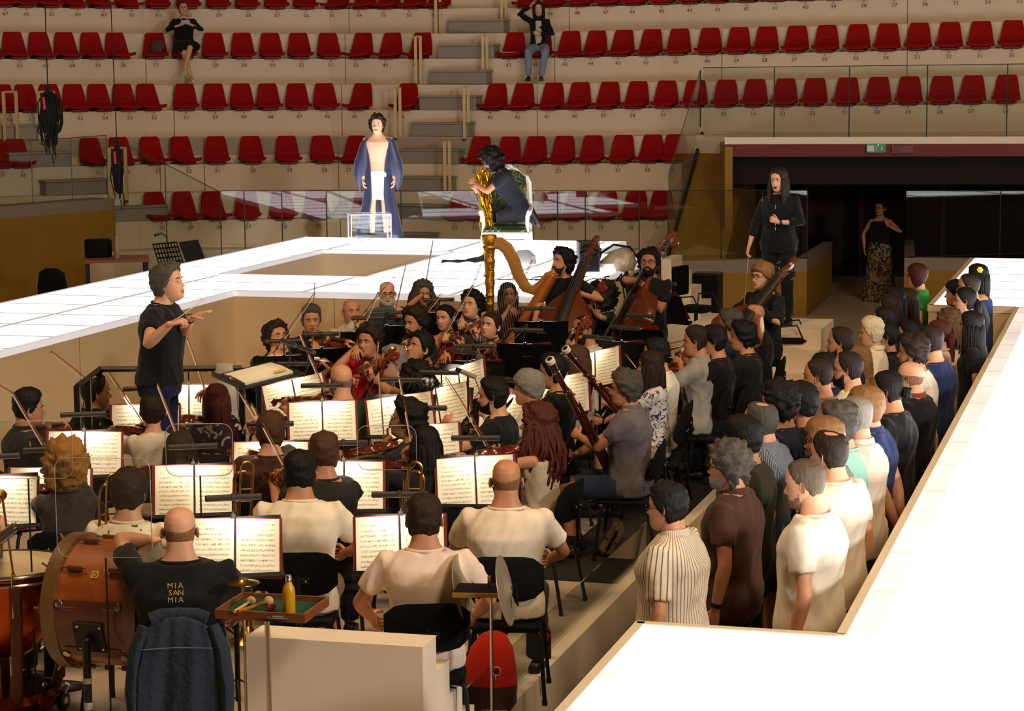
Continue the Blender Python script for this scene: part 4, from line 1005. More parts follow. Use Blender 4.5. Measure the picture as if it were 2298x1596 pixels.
def b_bow():
    root = thing('bow', 'x', 'bow', group='string bows')
    mb = MB(); mb.tube([(0, 0, -.02), (0, 0, .05), (0, -.006, .35), (0, 0, .70), (0, .004, .735)], [.0048, .0046, .0042, .0034, .003], 7); mb.tube([(0, .002, .730), (0, .016, .742), (0, .024, .735)], [.004, .0035, .002], 6)
    obj('stick', mb, woodm('pernambuco', (150, 92, 44), (110, 60, 26), .35), root)
    mb = MB(); mb.tube([(0, .024, .05), (0, .021, .732)], [(.005, .0012)]*2, 6, up=(0, 1, 0)); obj('bow_hair', mb, mat('horsehair', (215, 205, 185), .6), root)
    mb = MB(); mb.box((0, .013, .03), (.011, .020, .045), bev=.003); obj('frog', mb, M_PLASTIC, root); return root
def nw(v): return V(v)
def at_am(o, a, n): a = V(a).normalized(); n = V(n); return frame(o, a, n.cross(a))
def bowline(tip, frog, d, away=1):
    L = math.hypot(tip[0]-frog[0], tip[1]-frog[1]); l = L*d/F
    if l > .74: d2 = .74*F/L; l = .739; d = max(d2, d*.8)
    f = Pd(*frog, d); dd = math.sqrt(max(0, .74**2-l*l))*away*.85; t = Pd(*tip, d+dd); return f, t
def put_bow(f, t, label, near_pt=None):
    a = (t-f).normalized(); n = V((0, 0, -1)) if abs(a.z) < .8 else V((CF.x, CF.y, 0)); o = place('bow', b_bow, at_am(f-a*.02, a, n), label)
    return o
bnum = 0
def strings_player(label, px, py, phi, inst='violin', bow=None, rest=False, away=1, ilabel=None, raise_=0, wide_a=0, rdef=None, **k):
    k.setdefault('pose', 'sit'); k.setdefault('floor', ZP); k.setdefault('chair', True); floor = k['floor']
    seatz = k.get('seatz', .46); f = k.get('sex') == 'f'; s_ = (.945*(k.get('hgt', 1.66)/1.66) if f else k.get('hgt', 1.77)/1.77)
    pz = seatz+.10 if k['pose'] == 'sit' else .93*s_
    dpl = depth(Pz(px, py, floor+pz+.82*s_)); lab2 = 'the '+' '.join((ilabel or label.replace('person', 'player', 1)).split()[:10])
    fr = tp = None
    if bow: fr, tp = bowline(bow[0], bow[1], dpl-.34*math.cos(math.radians(phi)), away)
    lean = math.radians(k.get('lean', 0))
    if inst in ('violin', 'viola'):
        c = V((.055, -.115-.45*math.sin(lean)*1, pz+.505*s_-.05*(1-math.cos(lean)))); sc_ = 1.0 if inst == 'violin' else 1.13
        if rest: c = V((.02, -.20, pz+.10)); a = V((.15, -.35, .9)).normalized(); n = V((0, -1, -.3)); 
        else: a = V((.62+wide_a, -.78, -.06+raise_)).normalized(); n = (V((-.35, -.25, 1))).normalized()
        o = c-a*.03
        lh = o+a*(.455*sc_)-n*.035-V((0, 0, 0)); LA = dict(t=lh, pole=(.2, -.1, -1), d=tuple((-a*.2+V((-.5, .2, .9)))), n=tuple(-a+V((-.3, .5, .1))), thumb=(.6, -.2, .5), curl=.75)
        if rest: LA = dict(t=o+a*.40+V((.05, .05, 0)), pole=(.6, .5, -.6), curl=.6, n=(-1, 0, 0))
    elif inst == 'cello':
        c = V((.0, -.28, .22)); a = V((.13, .36, 1)).normalized(); sc_ = 2.12; o = V((-.02, -.47, .26)); LA = dict(t=o+a*(.43*sc_)+V((.05, -.03, 0)), pole=(1, .1, -.2), d=(-.6, -.4, .3), n=(-.2, .9, -.3), curl=.8)
        n = V((-.1, -1, .35))
    elif inst == 'bass': sc_ = 3.15; a = n = o = None
    if bow: rt = fr
    else: rt = None
    if inst != 'bass':
        base = dict(curl=.7, thumb=(0, .5, -.3), d=(.35, -.6, -.5), n=(.1, .3, -1))
        if bow: RA = dict(t=(lambda W, fr=fr: W @ (fr-(tp-fr).normalized()*.0)+V((0, .03, .0))), pole=(-.7, .3, -1), **base)
        else: RA = dict(t=V(rdef) if rdef else V((-.22, -.36, pz+.30)), pole=(-1, .2, -.4), **base)
        k.setdefault('larm', LA); k.setdefault('rarm', RA)
    P = person(label, px, py, phi, **k)
    if inst != 'bass':
        M = P['L2W'] @ at_am(o, a, n)
        place(inst, b_violin(inst, M_VIOLIN2 if inst == 'cello' else M_VIOLIN, inst+'s of the orchestra', 1.5 if inst == 'cello' else 1), M, 'varnished '+inst+' held by '+lab2, scale=sc_)
    if not bow:
        h = P['arms'][1][3]; tgt = o+a*.2*sc_+V(n).normalized()*.05 if inst != 'bass' else V((.2, -.5, .6)); fr = P['L2W'] @ h; tp = fr+((P['L2W'] @ tgt)-fr).normalized()*.74
    put_bow(fr, tp, 'slender wooden bow held by '+lab2); return P
# ---- music stand and score
def b_stand(h=1.02, t=24):
    def f():
        root = thing('music_stand', 'x', 'music stand', group='black music stands'); D = Matrix.Translation((0, 0, h)) @ Matrix.Rotation(-math.radians(t), 4, 'X')
        mb = MB(); mb.box((0, 0, 0), (.52, .004, .35), M=D); mb.box((0, -.03, -.175), (.52, .06, .004), M=D); mb.box((0, -.058, -.165), (.52, .003, .02), M=D); mb.box((0, .010, -.02), (.10, .02, .16), M=D, bev=.006)
        obj('desk', mb, M_BLACK, root, False)
        mb = MB(); mb.tube([(0, .03, h-.06), (0, .05, h-.12), (0, .05, .32)], .010, 8); mb.tube([(0, .05, .62), (0, .05, .12)], .015, 8); mb.tube([(0, .05, .60), (0, .05, .64)], .02, 8); obj('pole', mb, M_BLACK, root)
        for q in range(3):
            a = q*2.094+.5; mb = MB(); mb.tube([(0, .05, .25), (.12*math.cos(a), .05+.12*math.sin(a), .16), (.28*math.cos(a), .05+.28*math.sin(a), .012)], .009, 6, flat=.6); obj('leg', mb, M_BLACK, root)
        mb = MB(); mb.tube([(0, .0, .165), (0, .012, .21), (0, -.02, .262), (0, -.085, .268)], .006, 6, M=D); mb.box((0, 0, .17), (.03, .024, .04), M=D, bev=.004); obj('lamp_neck', mb, M_PLASTIC, root)
        mb = MB(); mb.tube([(-.155, -.095, .262), (-.15, -.095, .262), (.15, -.095, .262), (.155, -.095, .262)], [.014, .019, .019, .014], 12, M=D); mb.box((0, -.095, .266), (.03, .042, .036), M=D, bev=.006)
        obj('lamp_bar', mb, M_LAMP, [c for c in C.objects if c.parent == root and c.name.startswith('lamp_neck')][0])
        return root
    return f
LK = {}
def page_mat(dark=False, seed=0):
    m = mat('music_page_%d' % seed, (236, 226, 200), .75, spec=.2); nt = m.node_tree; b = nt.nodes['Principled BSDF']; L = nt.links.new; N = nt.nodes.new
    def M(op, a, b_=None, c=None):
        n = N('ShaderNodeMath'); n.operation = op
        for i, v in enumerate((a, b_, c)):
            if v is None: continue
            if isinstance(v, (int, float)): n.inputs[i].default_value = v
            else: L(v, n.inputs[i])
        return n.outputs[0]
    tc = N('ShaderNodeTexCoord'); sp = N('ShaderNodeSeparateXYZ'); L(tc.outputs['Object'], sp.inputs[0]); x, z = sp.outputs[0], sp.outputs[2]
    v = M('MULTIPLY_ADD', z, 1/.0285, 10.35+seed*.13); fl_ = M('FLOOR', v); fr = M('FRACT', v)
    d = M('ABSOLUTE', M('SUBTRACT', fr, .5)); band = M('LESS_THAN', d, .15); wide = M('LESS_THAN', d, .24)
    l5 = M('LESS_THAN', M('PINGPONG', M('SUBTRACT', fr, .5), .0375), .010)
    mg = M('MULTIPLY', M('LESS_THAN', M('ABSOLUTE', M('SUBTRACT', M('ABSOLUTE', x), .122)), .094), M('LESS_THAN', M('ABSOLUTE', M('SUBTRACT', z, -.006)), .142))
    cv = N('ShaderNodeCombineXYZ'); L(M('MULTIPLY', x, 150), cv.inputs[0]); L(M('MULTIPLY', fr, 3.2), cv.inputs[1]); L(M('MULTIPLY', fl_, 7.7), cv.inputs[2])
    ns = N('ShaderNodeTexNoise'); ns.inputs['Scale'].default_value = 1.6; ns.inputs['Detail'].default_value = 1; L(cv.outputs[0], ns.inputs['Vector'])
    cv2 = N('ShaderNodeCombineXYZ'); L(M('MULTIPLY', x, 28), cv2.inputs[0]); L(M('MULTIPLY', fl_, 5.1), cv2.inputs[2]); n2 = N('ShaderNodeTexNoise'); n2.inputs['Scale'].default_value = 1; L(cv2.outputs[0], n2.inputs['Vector'])
    note = M('MULTIPLY', M('MULTIPLY', M('GREATER_THAN', ns.outputs['Fac'], .54), wide), M('MULTIPLY_ADD', M('GREATER_THAN', n2.outputs['Fac'], .48),   .42, .30))
    ink = M('MINIMUM', 1, M('MULTIPLY', M('ADD', note, M('MULTIPLY', M('MULTIPLY', l5, band), .62)), mg))
    mx = N('ShaderNodeMix'); mx.data_type = 'RGBA'; mx.inputs[6].default_value = (*lin((238, 229, 206)), 1); mx.inputs[7].default_value = (*lin((40, 36, 34)), 1); L(ink, mx.inputs[0]); L(mx.outputs[2], b.inputs['Base Color']); return m
def b_score(kind):
    def f():
        root = thing('music_score', 'x', 'sheet music', group='open scores on music stands')
        for s in (-1, 1):
            mb = MB(); n = 9; vs = []
            for dy in (0, .004):
                for k in range(n):
                    u = k/(n-1); x = s*(.006+.236*u); y = -.012-.010*math.sin(math.pi*min(1, u*1.6))*(1-u)-.004*u*u
                    for z in (-.162, .162): vs.append((x, y+dy, z))
            fs = []
            for k in range(n-1):
                a = k*2; fs.append((a, a+1, a+3, a+2)); fs.append((a+2*n, a+2*n+2, a+2*n+3, a+2*n+1)); fs.append((a, a+2, a+2+2*n, a+2*n)); fs.append((a+1, a+1+2*n, a+3+2*n, a+3))
            fs.append((0, 2*n, 2*n+1, 1)); fs.append((2*n-2, 2*n-1, 4*n-1, 4*n-2)); mb.add(vs, fs); obj('page', mb, page_mat(seed=kind*2+(s > 0)), root)
        mb = MB(); mb.box((-.128, -.003, 0), (.262, .003, .34)); mb.box((.128, -.003, 0), (.262, .003, .34)); obj('cover', mb, M_COVER, root, False)
        mb = MB()
        for k in range(32): mb.tube([(.005*math.cos(a), -.012+.008*math.sin(a), -.155+k*.01) for a in [2*math.pi*q/6 for q in range(6)]], .0016, 4, closed=True)
        obj('spiral_binding', mb, M_BLACK, root); return root
    return f
def stand(px, py, dphi=0, zc=1.37, roll=0, label='', slabel='', lamp=1.0, h=1.02, score=True, tilt=24, kind=0, shift=0, lampoff=None, scale=1, W_=1.25, depth_=None):
    """px,py: centre of the open pages; dphi: 0 pages face the camera, +: turned to picture right; 180: back to the camera"""
    p = Pd(px, py, depth_) if depth_ else Pz(px, py, zc); zc = p.z; rz = YAW+math.radians(dphi)-(px-W/2)/F; t = tilt
    hh = zc-ZP; key = 'stand%d_%d' % (round(hh*20), t)
    fl_ = ZP if hh > .7 else 0
    o = place(key, b_stand(round(hh*20)/20, t), Matrix.Translation((p.x, p.y, ZP+hh-round(hh*20)/20)) @ Matrix.Rotation(rz, 4, 'Z'), label)
    o.location.z = ZP
    D = Matrix.Translation((p.x, p.y, ZP+round(hh*20)/20)) @ Matrix.Rotation(rz, 4, 'Z') @ Matrix.Rotation(-math.radians(t), 4, 'X') @ Matrix.Rotation(math.radians(roll), 4, 'Y')
    if score: place('score%d' % kind, b_score(kind), D @ Matrix.Translation((shift, -.004, -.003+.0)), slabel)
    if lamp:
        l = bpy.data.lights.get('stand_lamp') 
        l = bpy.data.lights.new('stand_lamp', 'AREA'); l.shape = 'RECTANGLE'; l.size = .27; l.size_y = .02; l.energy = W_*lamp; l.color = (1, .86, .64); l.spread = math.radians(125)
        lo = bpy.data.objects.new('stand_lamp_light', l); C.objects.link(lo)
        T = D @ Matrix.Translation((0, -.088, .240)); a = (D @ V((0, -.01, .03)))-(D @ V((0, -.093, .238)))
        lo.matrix_world = Matrix.Translation(T.translation) @ a.to_track_quat('-Z', 'X').to_matrix().to_4x4() @ Matrix.Rotation(math.pi/2, 4, 'Z')
        # keep the long side of the strip along the bar
        z = -a.normalized(); x = (D.to_3x3() @ V((1, 0, 0))); x = (x-z*x.dot(z)).normalized(); y = z.cross(x)
        lo.matrix_world = Matrix(((x.x, y.x, z.x, T.translation.x), (x.y, y.y, z.y, T.translation.y), (x.z, y.z, z.z, T.translation.z), (0, 0, 0, 1)))
        lo.parent = o; lo.matrix_parent_inverse = o.matrix_world.inverted() if 0 else (Matrix.Translation(o.location) @ Matrix.Rotation(rz, 4, 'Z')).inverted()
    return p, D
M_BASSV = woodm('bass_varnish', (118, 54, 20), (66, 28, 12), .24)
# ---- winds
def b_bassoon():
    root = thing('bassoon', 'x', 'bassoon', group='bassoons')
    mb = MB(); mb.tube([(-.018, 0, 0), (-.018, 0, .42)], [.026, .024], 12); mb.tube([(.018, 0, 0), (.018, 0, .42)], [.026, .024], 12); mb.tube([(.018, 0, .42), (.018, 0, .95), (.018, 0, 1.0)], [.020, .018, .018], 12); mb.tube([(-.018, 0, .42), (-.018, .0, .86)], [.017, .014], 10)
    mb.tube([(.018, 0, 1.0), (.018, 0, 1.12), (.018, 0, 1.22), (.018, 0, 1.30)], [.019, .024, .026, .030], 14); obj('wooden_body', mb, M_BASSOON, root)
    mb = MB(); mb.tube([(.018, 0, 1.295), (.018, 0, 1.325), (.018, 0, 1.33)], [.033, .034, .03], 18); obj('bell_ring', mb, mat('ivory', (225, 205, 180), .4), root)
    mb = MB(); mb.tube([(.018, 0, 1.331), (.018, 0, 1.3315)], [.021, .021], 14); obj('bore', mb, M_BLACK, root)
    mb = MB(); mb.tube([(-.018, 0, .86), (-.018, -.03, .91), (-.018, -.10, .93), (-.018, -.18, .88), (-.018, -.27, .84), (-.018, -.31, .85)], [.006, .006, .0055, .005, .004, .003], 7); obj('crook', mb, mat('crook_metal', (150, 90, 60), .3, metal=1), root)
    mb = MB(); 
    for z in (.42, .44, .02, 1.0, 1.2): mb.tube([(0.018*(1 if z > .5 else 0), 0, z), (0.018*(1 if z > .5 else 0), 0, z+.014)], [.030 if z > .5 else .046]*2, 14, flat=1 if z > .5 else .65)
    rr = random.Random(4)
    for k in range(16): z = .1+k*.055; mb.tube([(rr.uniform(-.03, .03), -.028, z), (rr.uniform(-.03, .03), -.030, z+.06)], .003, 5); mb.sph((rr.uniform(-.03, .03), -.030, z), (.009, .004, .009), 8, 5)
    obj('keywork', mb, M_CHROME, root); return root
def b_clarinet():
    root = thing('clarinet', 'x', 'clarinet', group='clarinets and oboe')
    mb = MB(); mb.tube([(0, 0, 0), (0, 0, .03), (0, 0, .08), (0, 0, .14), (0, 0, .56)], [.038, .030, .018, .0145, .0135], 14); obj('body', mb, M_PLASTIC, root)
    mb = MB(); mb.tube([(0, 0, .56), (0, 0, .62), (0, .004, .66)], [.0135, .012, (.010, .003)], 12); obj('mouthpiece', mb, M_BLACK, root)
    mb = MB()
    for z in (.002, .10, .32, .50, .57): mb.tube([(0, 0, z), (0, 0, z+.008)], .039 if z < .01 else .0165, 14)
    for k in range(11): z = .13+k*.038; mb.tube([(.012, -.016, z), (-.006, -.018, z+.03)], .0022, 5); mb.sph((.0, -.018, z), (.007, .003, .007), 8, 5)
    obj('keywork', mb, M_CHROME, root); return root
def b_horn():
    root = thing('french_horn', 'x', 'horn', group='french horns')
    mb = MB(); 
    for k, (R, dx) in enumerate(((.13, 0), (.115, .014), (.10, -.012), (.06, .016))): mb.tube([(R*math.cos(a)*(1 if k < 3 else .7), dx, R*.95*math.sin(a)) for a in [2*math.pi*q/26 for q in range(26)]], .0065, 6, closed=True)
    mb.tube([(-.13, 0, 0), (-.20, -.02, .10), (-.28, -.02, .19)], [.006, .005, .004], 6); mb.tube([(-.10, .02, .07), (.0, .02, .09), (.05, .02, .03)], .006, 6); obj('tubing', mb, M_BRASS, root)
    mb = MB()
    for x in (-.035, 0, .035): mb.tube([(x, -.03, .01), (x, .03, .01)], .014, 10)
    mb.tube([(-.05, -.035, .05), (.04, -.035, .05)], .003, 5); obj('valves', mb, M_CHROME, root)
    mb = MB(); prof = [(.012, 0), (.02, .08), (.035, .15), (.07, .21), (.11, .245), (.155, .26), (.157, .262), (.153, .258), (.10, .235), (.06, .195), (.02, .1)]
    mb.lathe(prof, 24, M=frame((.06, .03, -.12), (.5, .8, -.35))); obj('bell', mb, M_BRASS, root); return root
def b_trombone():
    root = thing('trombone', 'x', 'trombone', group='trombones')
    mb = MB()
    for x in (-.038, .038): mb.tube([(x, 0, -.55), (x, 0, .30)], .0075, 8)
    mb.tube([(.038*math.cos(a), 0, .30+.038*math.sin(a)) for a in [math.pi*q/10 for q in range(11)]], .0085, 8); mb.tube([(-.038, 0, .18), (.038, 0, .18)], .005, 6); mb.tube([(-.038, 0, .02), (.038, 0, .02)], .005, 6); obj('slide', mb, M_BRASS, root)
    mb = MB()
    for x in (-.055, .055): mb.tube([(x, .05, -.45), (x, .05, .22)], .009, 8)
    mb.tube([(.055*math.cos(a), .05, .22+.055*math.sin(a)) for a in [math.pi*q/10 for q in range(11)]], .0105, 8); mb.tube([(-.055, .05, .1), (.055, .05, .1)], .005, 6)
    mb.lathe([(.011, 0), (.016, -.12), (.03, -.2), (.06, -.25), (.10, -.27), (.104, -.272), (.098, -.266), (.05, -.235), (.015, -.15)], 20, M=Matrix.Translation((.055, .05, -.45))); obj('bell_section', mb, M_BRASS, root)
    return root
def b_trumpet():
    root = thing('trumpet', 'x', 'trumpet', group='trumpets')
    mb = MB(); mb.tube([(0, 0, -.26), (0, 0, .22)], .006, 8); mb.tube([(0, -.05, .20), (0, -.05, -.10)], .006, 8); mb.tube([(0, -.025+.025*math.cos(a), .20+.03*math.sin(a)) for a in [math.pi*q/8 for q in range(9)]], .0065, 8); mb.tube([(0, 0, -.255), (0, 0, -.275)], [.006, .012], 8); obj('tubing', mb, M_BRASS, root)
    mb = MB(); mb.lathe([(.006, 0), (.010, .10), (.02, .18), (.04, .22), (.06, .235), (.062, .237), (.035, .21)], 20, M=Matrix.Translation((0, -.05, .02))); obj('bell', mb, M_BRASS, root)
    mb = MB()
    for z in (-.04, -.015, .01): mb.tube([(0, -.085, z), (0, .045, z)], .0105, 8); mb.tube([(0, .045, z), (0, .065, z)], .004, 6)
    obj('valves', mb, M_CHROME, root); return root
# ================================================================ THE PEOPLE
BLK, DBR, BR, LBR, GRY, DGR, BLD, AUB, WHT = (17, 14, 13), (40, 27, 19), (74, 47, 30), (128, 92, 58), (128, 120, 110), (72, 66, 60), (196, 160, 96), (78, 32, 18), (190, 184, 176)
KT, WH, CRM, NVY, JEAN, GR = (19, 19, 22), (232, 222, 206), (222, 204, 180), (26, 32, 62), (44, 62, 92), (90, 90, 92)
TE = lambda c, *a: ('tee', c, *a)
# ---- chorus: standing in the gap between the platform and the lit catwalk, facing picture-left
CH = [
 (1500, 1082, -112, 'm', 'm', ('short', BLK), ('shirt', (205, 190, 165), stripes('striped_linen', (214, 200, 176), (120, 96, 76), 'a', .020, .005), .78), ('trousers', (60, 56, 52)), dict(glasses=True, wide=1.12, hgt=1.70), 'person in beige shirt with brown upright stripes, nearest the lit platform corner'),
 (1636, 985, -108, 'm', 'm', ('curly', DGR), ('polo', (72, 46, 34)), ('trousers', (38, 54, 84)), dict(glasses=True, beard=((150, 145, 140), .008), wide=1.0, hgt=1.76), 'person in brown polo shirt and jeans with grey curly hair and watch'),
 (1668, 930, -110, 'm', 'm', ('medium', BLK), TE((52, 50, 38)), ('trousers', (40, 40, 44)), dict(), 'person with straight black hair in olive green T-shirt'),
 (1708, 900, -115, 'm', 'l', ('crown', DGR), ('shirt', (70, 80, 100), stripes('striped_cotton', (62, 72, 92), (190, 195, 205), 'a', .013, .0035), .8), ('shorts', (84, 82, 80)), dict(), 'person with thinning crown in navy shirt with fine white stripes'),
 (1748, 852, -105, 'm', 'm', ('curly', BLK), TE(NVY), ('trousers', KT), dict(glasses=True, hgt=1.80), 'person with black curls and glasses in navy T-shirt'),
 (1798, 855, -110, 'm', 'm', ('medium', BLK), TE(KT), ('trousers', KT), dict(hgt=1.78), 'person with thick black hair in black T-shirt beside the curly one'),
 (1838, 806, -100, 'm', 'm', ('shaven', DBR), TE((116, 104, 86)), ('trousers', KT), dict(), 'person with buzzed brown hair in beige T-shirt'),
 (1888, 732, -98, 'm', 'm', ('recede', DBR), TE((40, 44, 60)), ('trousers', KT), dict(beard=(DBR, .005), hgt=1.82), 'tall person with receding dark hair and moustache above the bearded one'),
 (1905, 787, -102, 'm', 'l', ('recede', DBR), TE(WH), ('trousers', KT), dict(glasses=True, beard=(BLK, .012)), 'person with full dark beard and glasses in white T-shirt'),
 (1958, 710, -100, 'f', 'l', ('quiff', (205, 188, 150)), ('shirt', CRM), ('trousers', KT), dict(hgt=1.72), 'person with short platinum blonde hair in white shirt'),
 (1992, 722, -95, 'f', 'm', ('bun', BLK), TE(KT), ('trousers', KT), dict(), 'person with black hair in a low bun and black top behind the blonde one'),
 (1803, 1030, -106, 'm', 'l', ('shaven', (84, 70, 56)), TE(WH), ('trousers', (50, 50, 58)), dict(head=(0, 8, 0), hgt=1.82, beard=((128, 98, 76), .0015), wide=1.04), 'person in plain white T-shirt looking up, frontmost beside the lit catwalk'),
 (1862, 965, -122, 'm', 'l', ('crown', DBR), TE((236, 226, 208)), ('trousers', (70, 90, 100)), dict(hgt=1.80, wide=1.04), 'person with dark hair thinning at the crown in loose white T-shirt'),
 (1852, 934, -100, 'm', 'm', ('medium', LBR), TE((120, 118, 110)), ('trousers', KT), dict(glasses=True, beard=(DGR, .016)), 'person with swept-back light brown hair, glasses and beard'),
 (1883, 897, -105, 'm', 'l', ('wavy', DGR), TE((150, 205, 185)), ('trousers', KT), dict(), 'person with wavy grey hair in mint green T-shirt'),
 (1922, 890, -108, 'm', 'l', ('fade', GRY), ('polo', (228, 212, 194)), ('trousers', (90, 84, 76)), dict(hgt=1.78), 'person with grey undercut hair in cream polo shirt'),
 (1945, 865, -108, 'm', 'l', ('medium', LBR), ('polo', (34, 48, 92)), ('trousers', KT), dict(hgt=1.78), 'person with light brown hair in royal blue polo shirt'),
 (1995, 830, -104, 'm', 'm', ('pony', BLK, .06), TE(KT), ('trousers', KT), dict(hgt=1.78), 'person with black hair tied in a bun in black T-shirt by the bald one'),
 (2046, 812, -112, 'm', 'l', ('bald', DBR), ('polo', (20, 20, 30)), ('trousers', KT), dict(glasses=True, hgt=1.76, mask=(120, 60, 30)), 'bald person with glasses in dark navy polo with orange collar line'),
 (2050, 745, -98, 'm', 'm', ('wavy', DBR), TE(WH), ('trousers', KT), dict(beard=(DGR, .008), hgt=1.84), 'person with wavy brown hair and greying beard in white T-shirt'),
 (2090, 730, -108, 'm', 'l', ('fade', DBR), TE((34, 48, 92)), ('trousers', KT), dict(hgt=1.84, wide=1.08), 'tall person with faded haircut in royal blue T-shirt beside the catwalk'),
 (2042, 718, -95, 'f', 'l', ('bun', BLK), TE((60, 60, 64)), ('trousers', KT), dict(glasses=True), 'person with tied dark hair and glasses behind the wavy-haired one'),
 (2108, 716, -102, 'f', 'l', ('pony', AUB, .32), TE((222, 196, 172)), ('trousers', (200, 180, 160)), dict(), 'person with auburn ponytail in cream blouse'),
 (2132, 692, -100, 'f', 'm', ('longcurly', (84, 58, 38), .38), ('blouse', (218, 190, 170)), ('skirt', (218, 190, 170)), dict(hgt=1.72), 'person with long wavy brown hair in pale pink top'),
 (2182, 696, -96, 'f', 'm', ('long', BLK, .5), TE(KT), ('trousers', KT), dict(hgt=1.68), 'person with very long black hair at the lit catwalk edge'),
 (2168, 643, -92, 'f', 'l', ('pony', BLK, .30), TE((120, 110, 90)), ('trousers', KT), dict(), 'person in profile with dark ponytail and drop earring in the far row'),
 (2148, 626, -90, 'f', 'l', ('fringe', BLK), TE(KT), ('trousers', KT), dict(), 'person with short black fringe in the far row'),
 (2176, 614, -96, 'm', 'm', ('shaven', DBR), TE(KT), ('trousers', KT), dict(), 'person with cropped brown hair behind the one with the fringe'),
 (2196, 590, -104, 'f', 'm', ('long', BLK, .3), ('tank', (30, 60, 110)), ('trousers', KT), dict(hgt=1.70), 'person in blue sleeveless top with yellow flower in dark hair'),
 (2060, 590, -98, 'f', 'l', ('bob', (58, 20, 14)), ('blouse', (46, 148, 60)), ('trousers', KT), dict(glasses=True, hgt=1.66), 'person in bright green top with short reddish brown hair'),
 (2037, 645, -100, 'f', 'm', ('long', DBR, .4), TE(KT), ('trousers', KT), dict(), 'person with long dark brown hair beside the one in green'),
 (2008, 644, -96, 'f', 'm', ('long', BLK, .4), TE(KT), ('trousers', KT), dict(hgt=1.70), 'person with long black hair second from the one in green'),
 (1998, 660, -96, 'f', 'm', ('long', DBR, .42), TE(KT), ('trousers', KT), dict(), 'person with straight dark hair just above the centre-parted one'),
 (1987, 686, -94, 'f', 'm', ('long', BLK, .25), TE(KT), ('trousers', KT), dict(), 'person with centre-parted black hair above the blonde one'),
 (1930, 774, -110, 'f', 'l', ('long', LBR, .35), TE((150, 110, 50)), ('trousers', KT), dict(hgt=1.60), 'person with long light brown hair between the bearded and the blonde one'),
 (1852, 790, -100, 'f', 'm', ('bob', BLK), TE(NVY), ('trousers', KT), dict(hgt=1.62), 'small dark-haired person almost hidden behind the bearded one'),
]
BACKH = dict(rarm=dict(t=(-.05, .22, .86), pole=(-.6, .8, -.1), curl=.5), larm=dict(t=(.07, .22, .88), pole=(.6, .8, -.1), curl=.5))
risers = []
for i, (px, py, phi, sx, sk, hr_, tp_, bt_, kw, lab) in enumerate(CH):
    kw = dict(kw); fl_z = {24: .15, 18: 0, 25: .24, 26: .24, 27: .24, 28: .24, 29: .12, 30: .12, 31: .12, 32: .12, 33: .12}.get(i, .16 if py > 775 else 0); kw['wide'] = kw.get('wide', 1)*(1.10 if sx == 'm' else 1.04)
    if fl_z and py < 700: risers.append((px, py, fl_z))
    if i in (16,): kw.update(BACKH)
    Q = person(lab, px, py, phi, fl_z, sex=sx, skin=sk, hair=hr_, top=tp_, bot=bt_, near=py > 760, shoe=(30, 28, 28), **kw)
    if i == 1:
        w, w2 = Q['arms'][0][3], Q['arms'][0][2]; dd = (w-w2).normalized(); mb = MB(); mb.tube([w-dd*.045, w-dd*.02], .031, 12); obj('watch', mb, M_BLACK, Q['o'])
    if i == 25:
        for s_ in (-1, 1): mb = MB(); mb.tube([(s_*.088, .006, -.045), (s_*.089, .006, -.065)], .002, 5, M=Q['HM']); mb.sph((s_*.089, .006, -.072), (.005, .005, .008), 8, 6, M=Q['HM']); obj('earring', mb, M_GOLD, Q['o'])
    if i == 28:
        mb = MB()
        for k in range(6): a = k*1.047; mb.sph((.082, .045+.018*math.cos(a), .075+.018*math.sin(a)), (.008, .014, .014), 8, 6, M=Q['HM'])
        mb.sph((.09, .045, .075), (.008, .008, .008), 8, 6, M=Q['HM']); obj('flower', mb, mat('yellow_petals', (240, 214, 70), .6), Q['o'])
# low risers under the far rows
rs = [q for q in risers]; pa_ = [Pz(px, py, z+1.7) for px, py, z in rs]
for nm, sel, z in (('low black riser under the far chorus row by the flower', [p for p, r in zip(pa_, rs) if r[2] > .2], .24), ('low black riser under the row of the green top', [p for p, r in zip(pa_, rs) if r[2] < .13], .12)):
    x0, x1 = min(p.x for p in sel)-.3, min(X8-.05 if z > .2 else X9-.06, max(p.x for p in sel)+.3); y0, y1 = min(p.y for p in sel)-.3, min(Y9-.05 if z > .2 else 60, max(p.y for p in sel)+.3)
    mb = MB(); bx(mb, x0, x1, y0, y1, 0, z); tag(obj('riser', mb, M_MATTE, None, False), nm, 'riser')
mb = MB(); bx(mb, XK+.10, X8-.04, Y7+.05, Pz(1900, 775, 1.9).y+.25, 0, .155); tag(obj('riser', mb, M_MATTE, None, False), 'low black riser under the front chorus rows beside the lit catwalk', 'riser')
# small extras
def on(P, name, mb, m): return obj(name, mb, m, P['o'])
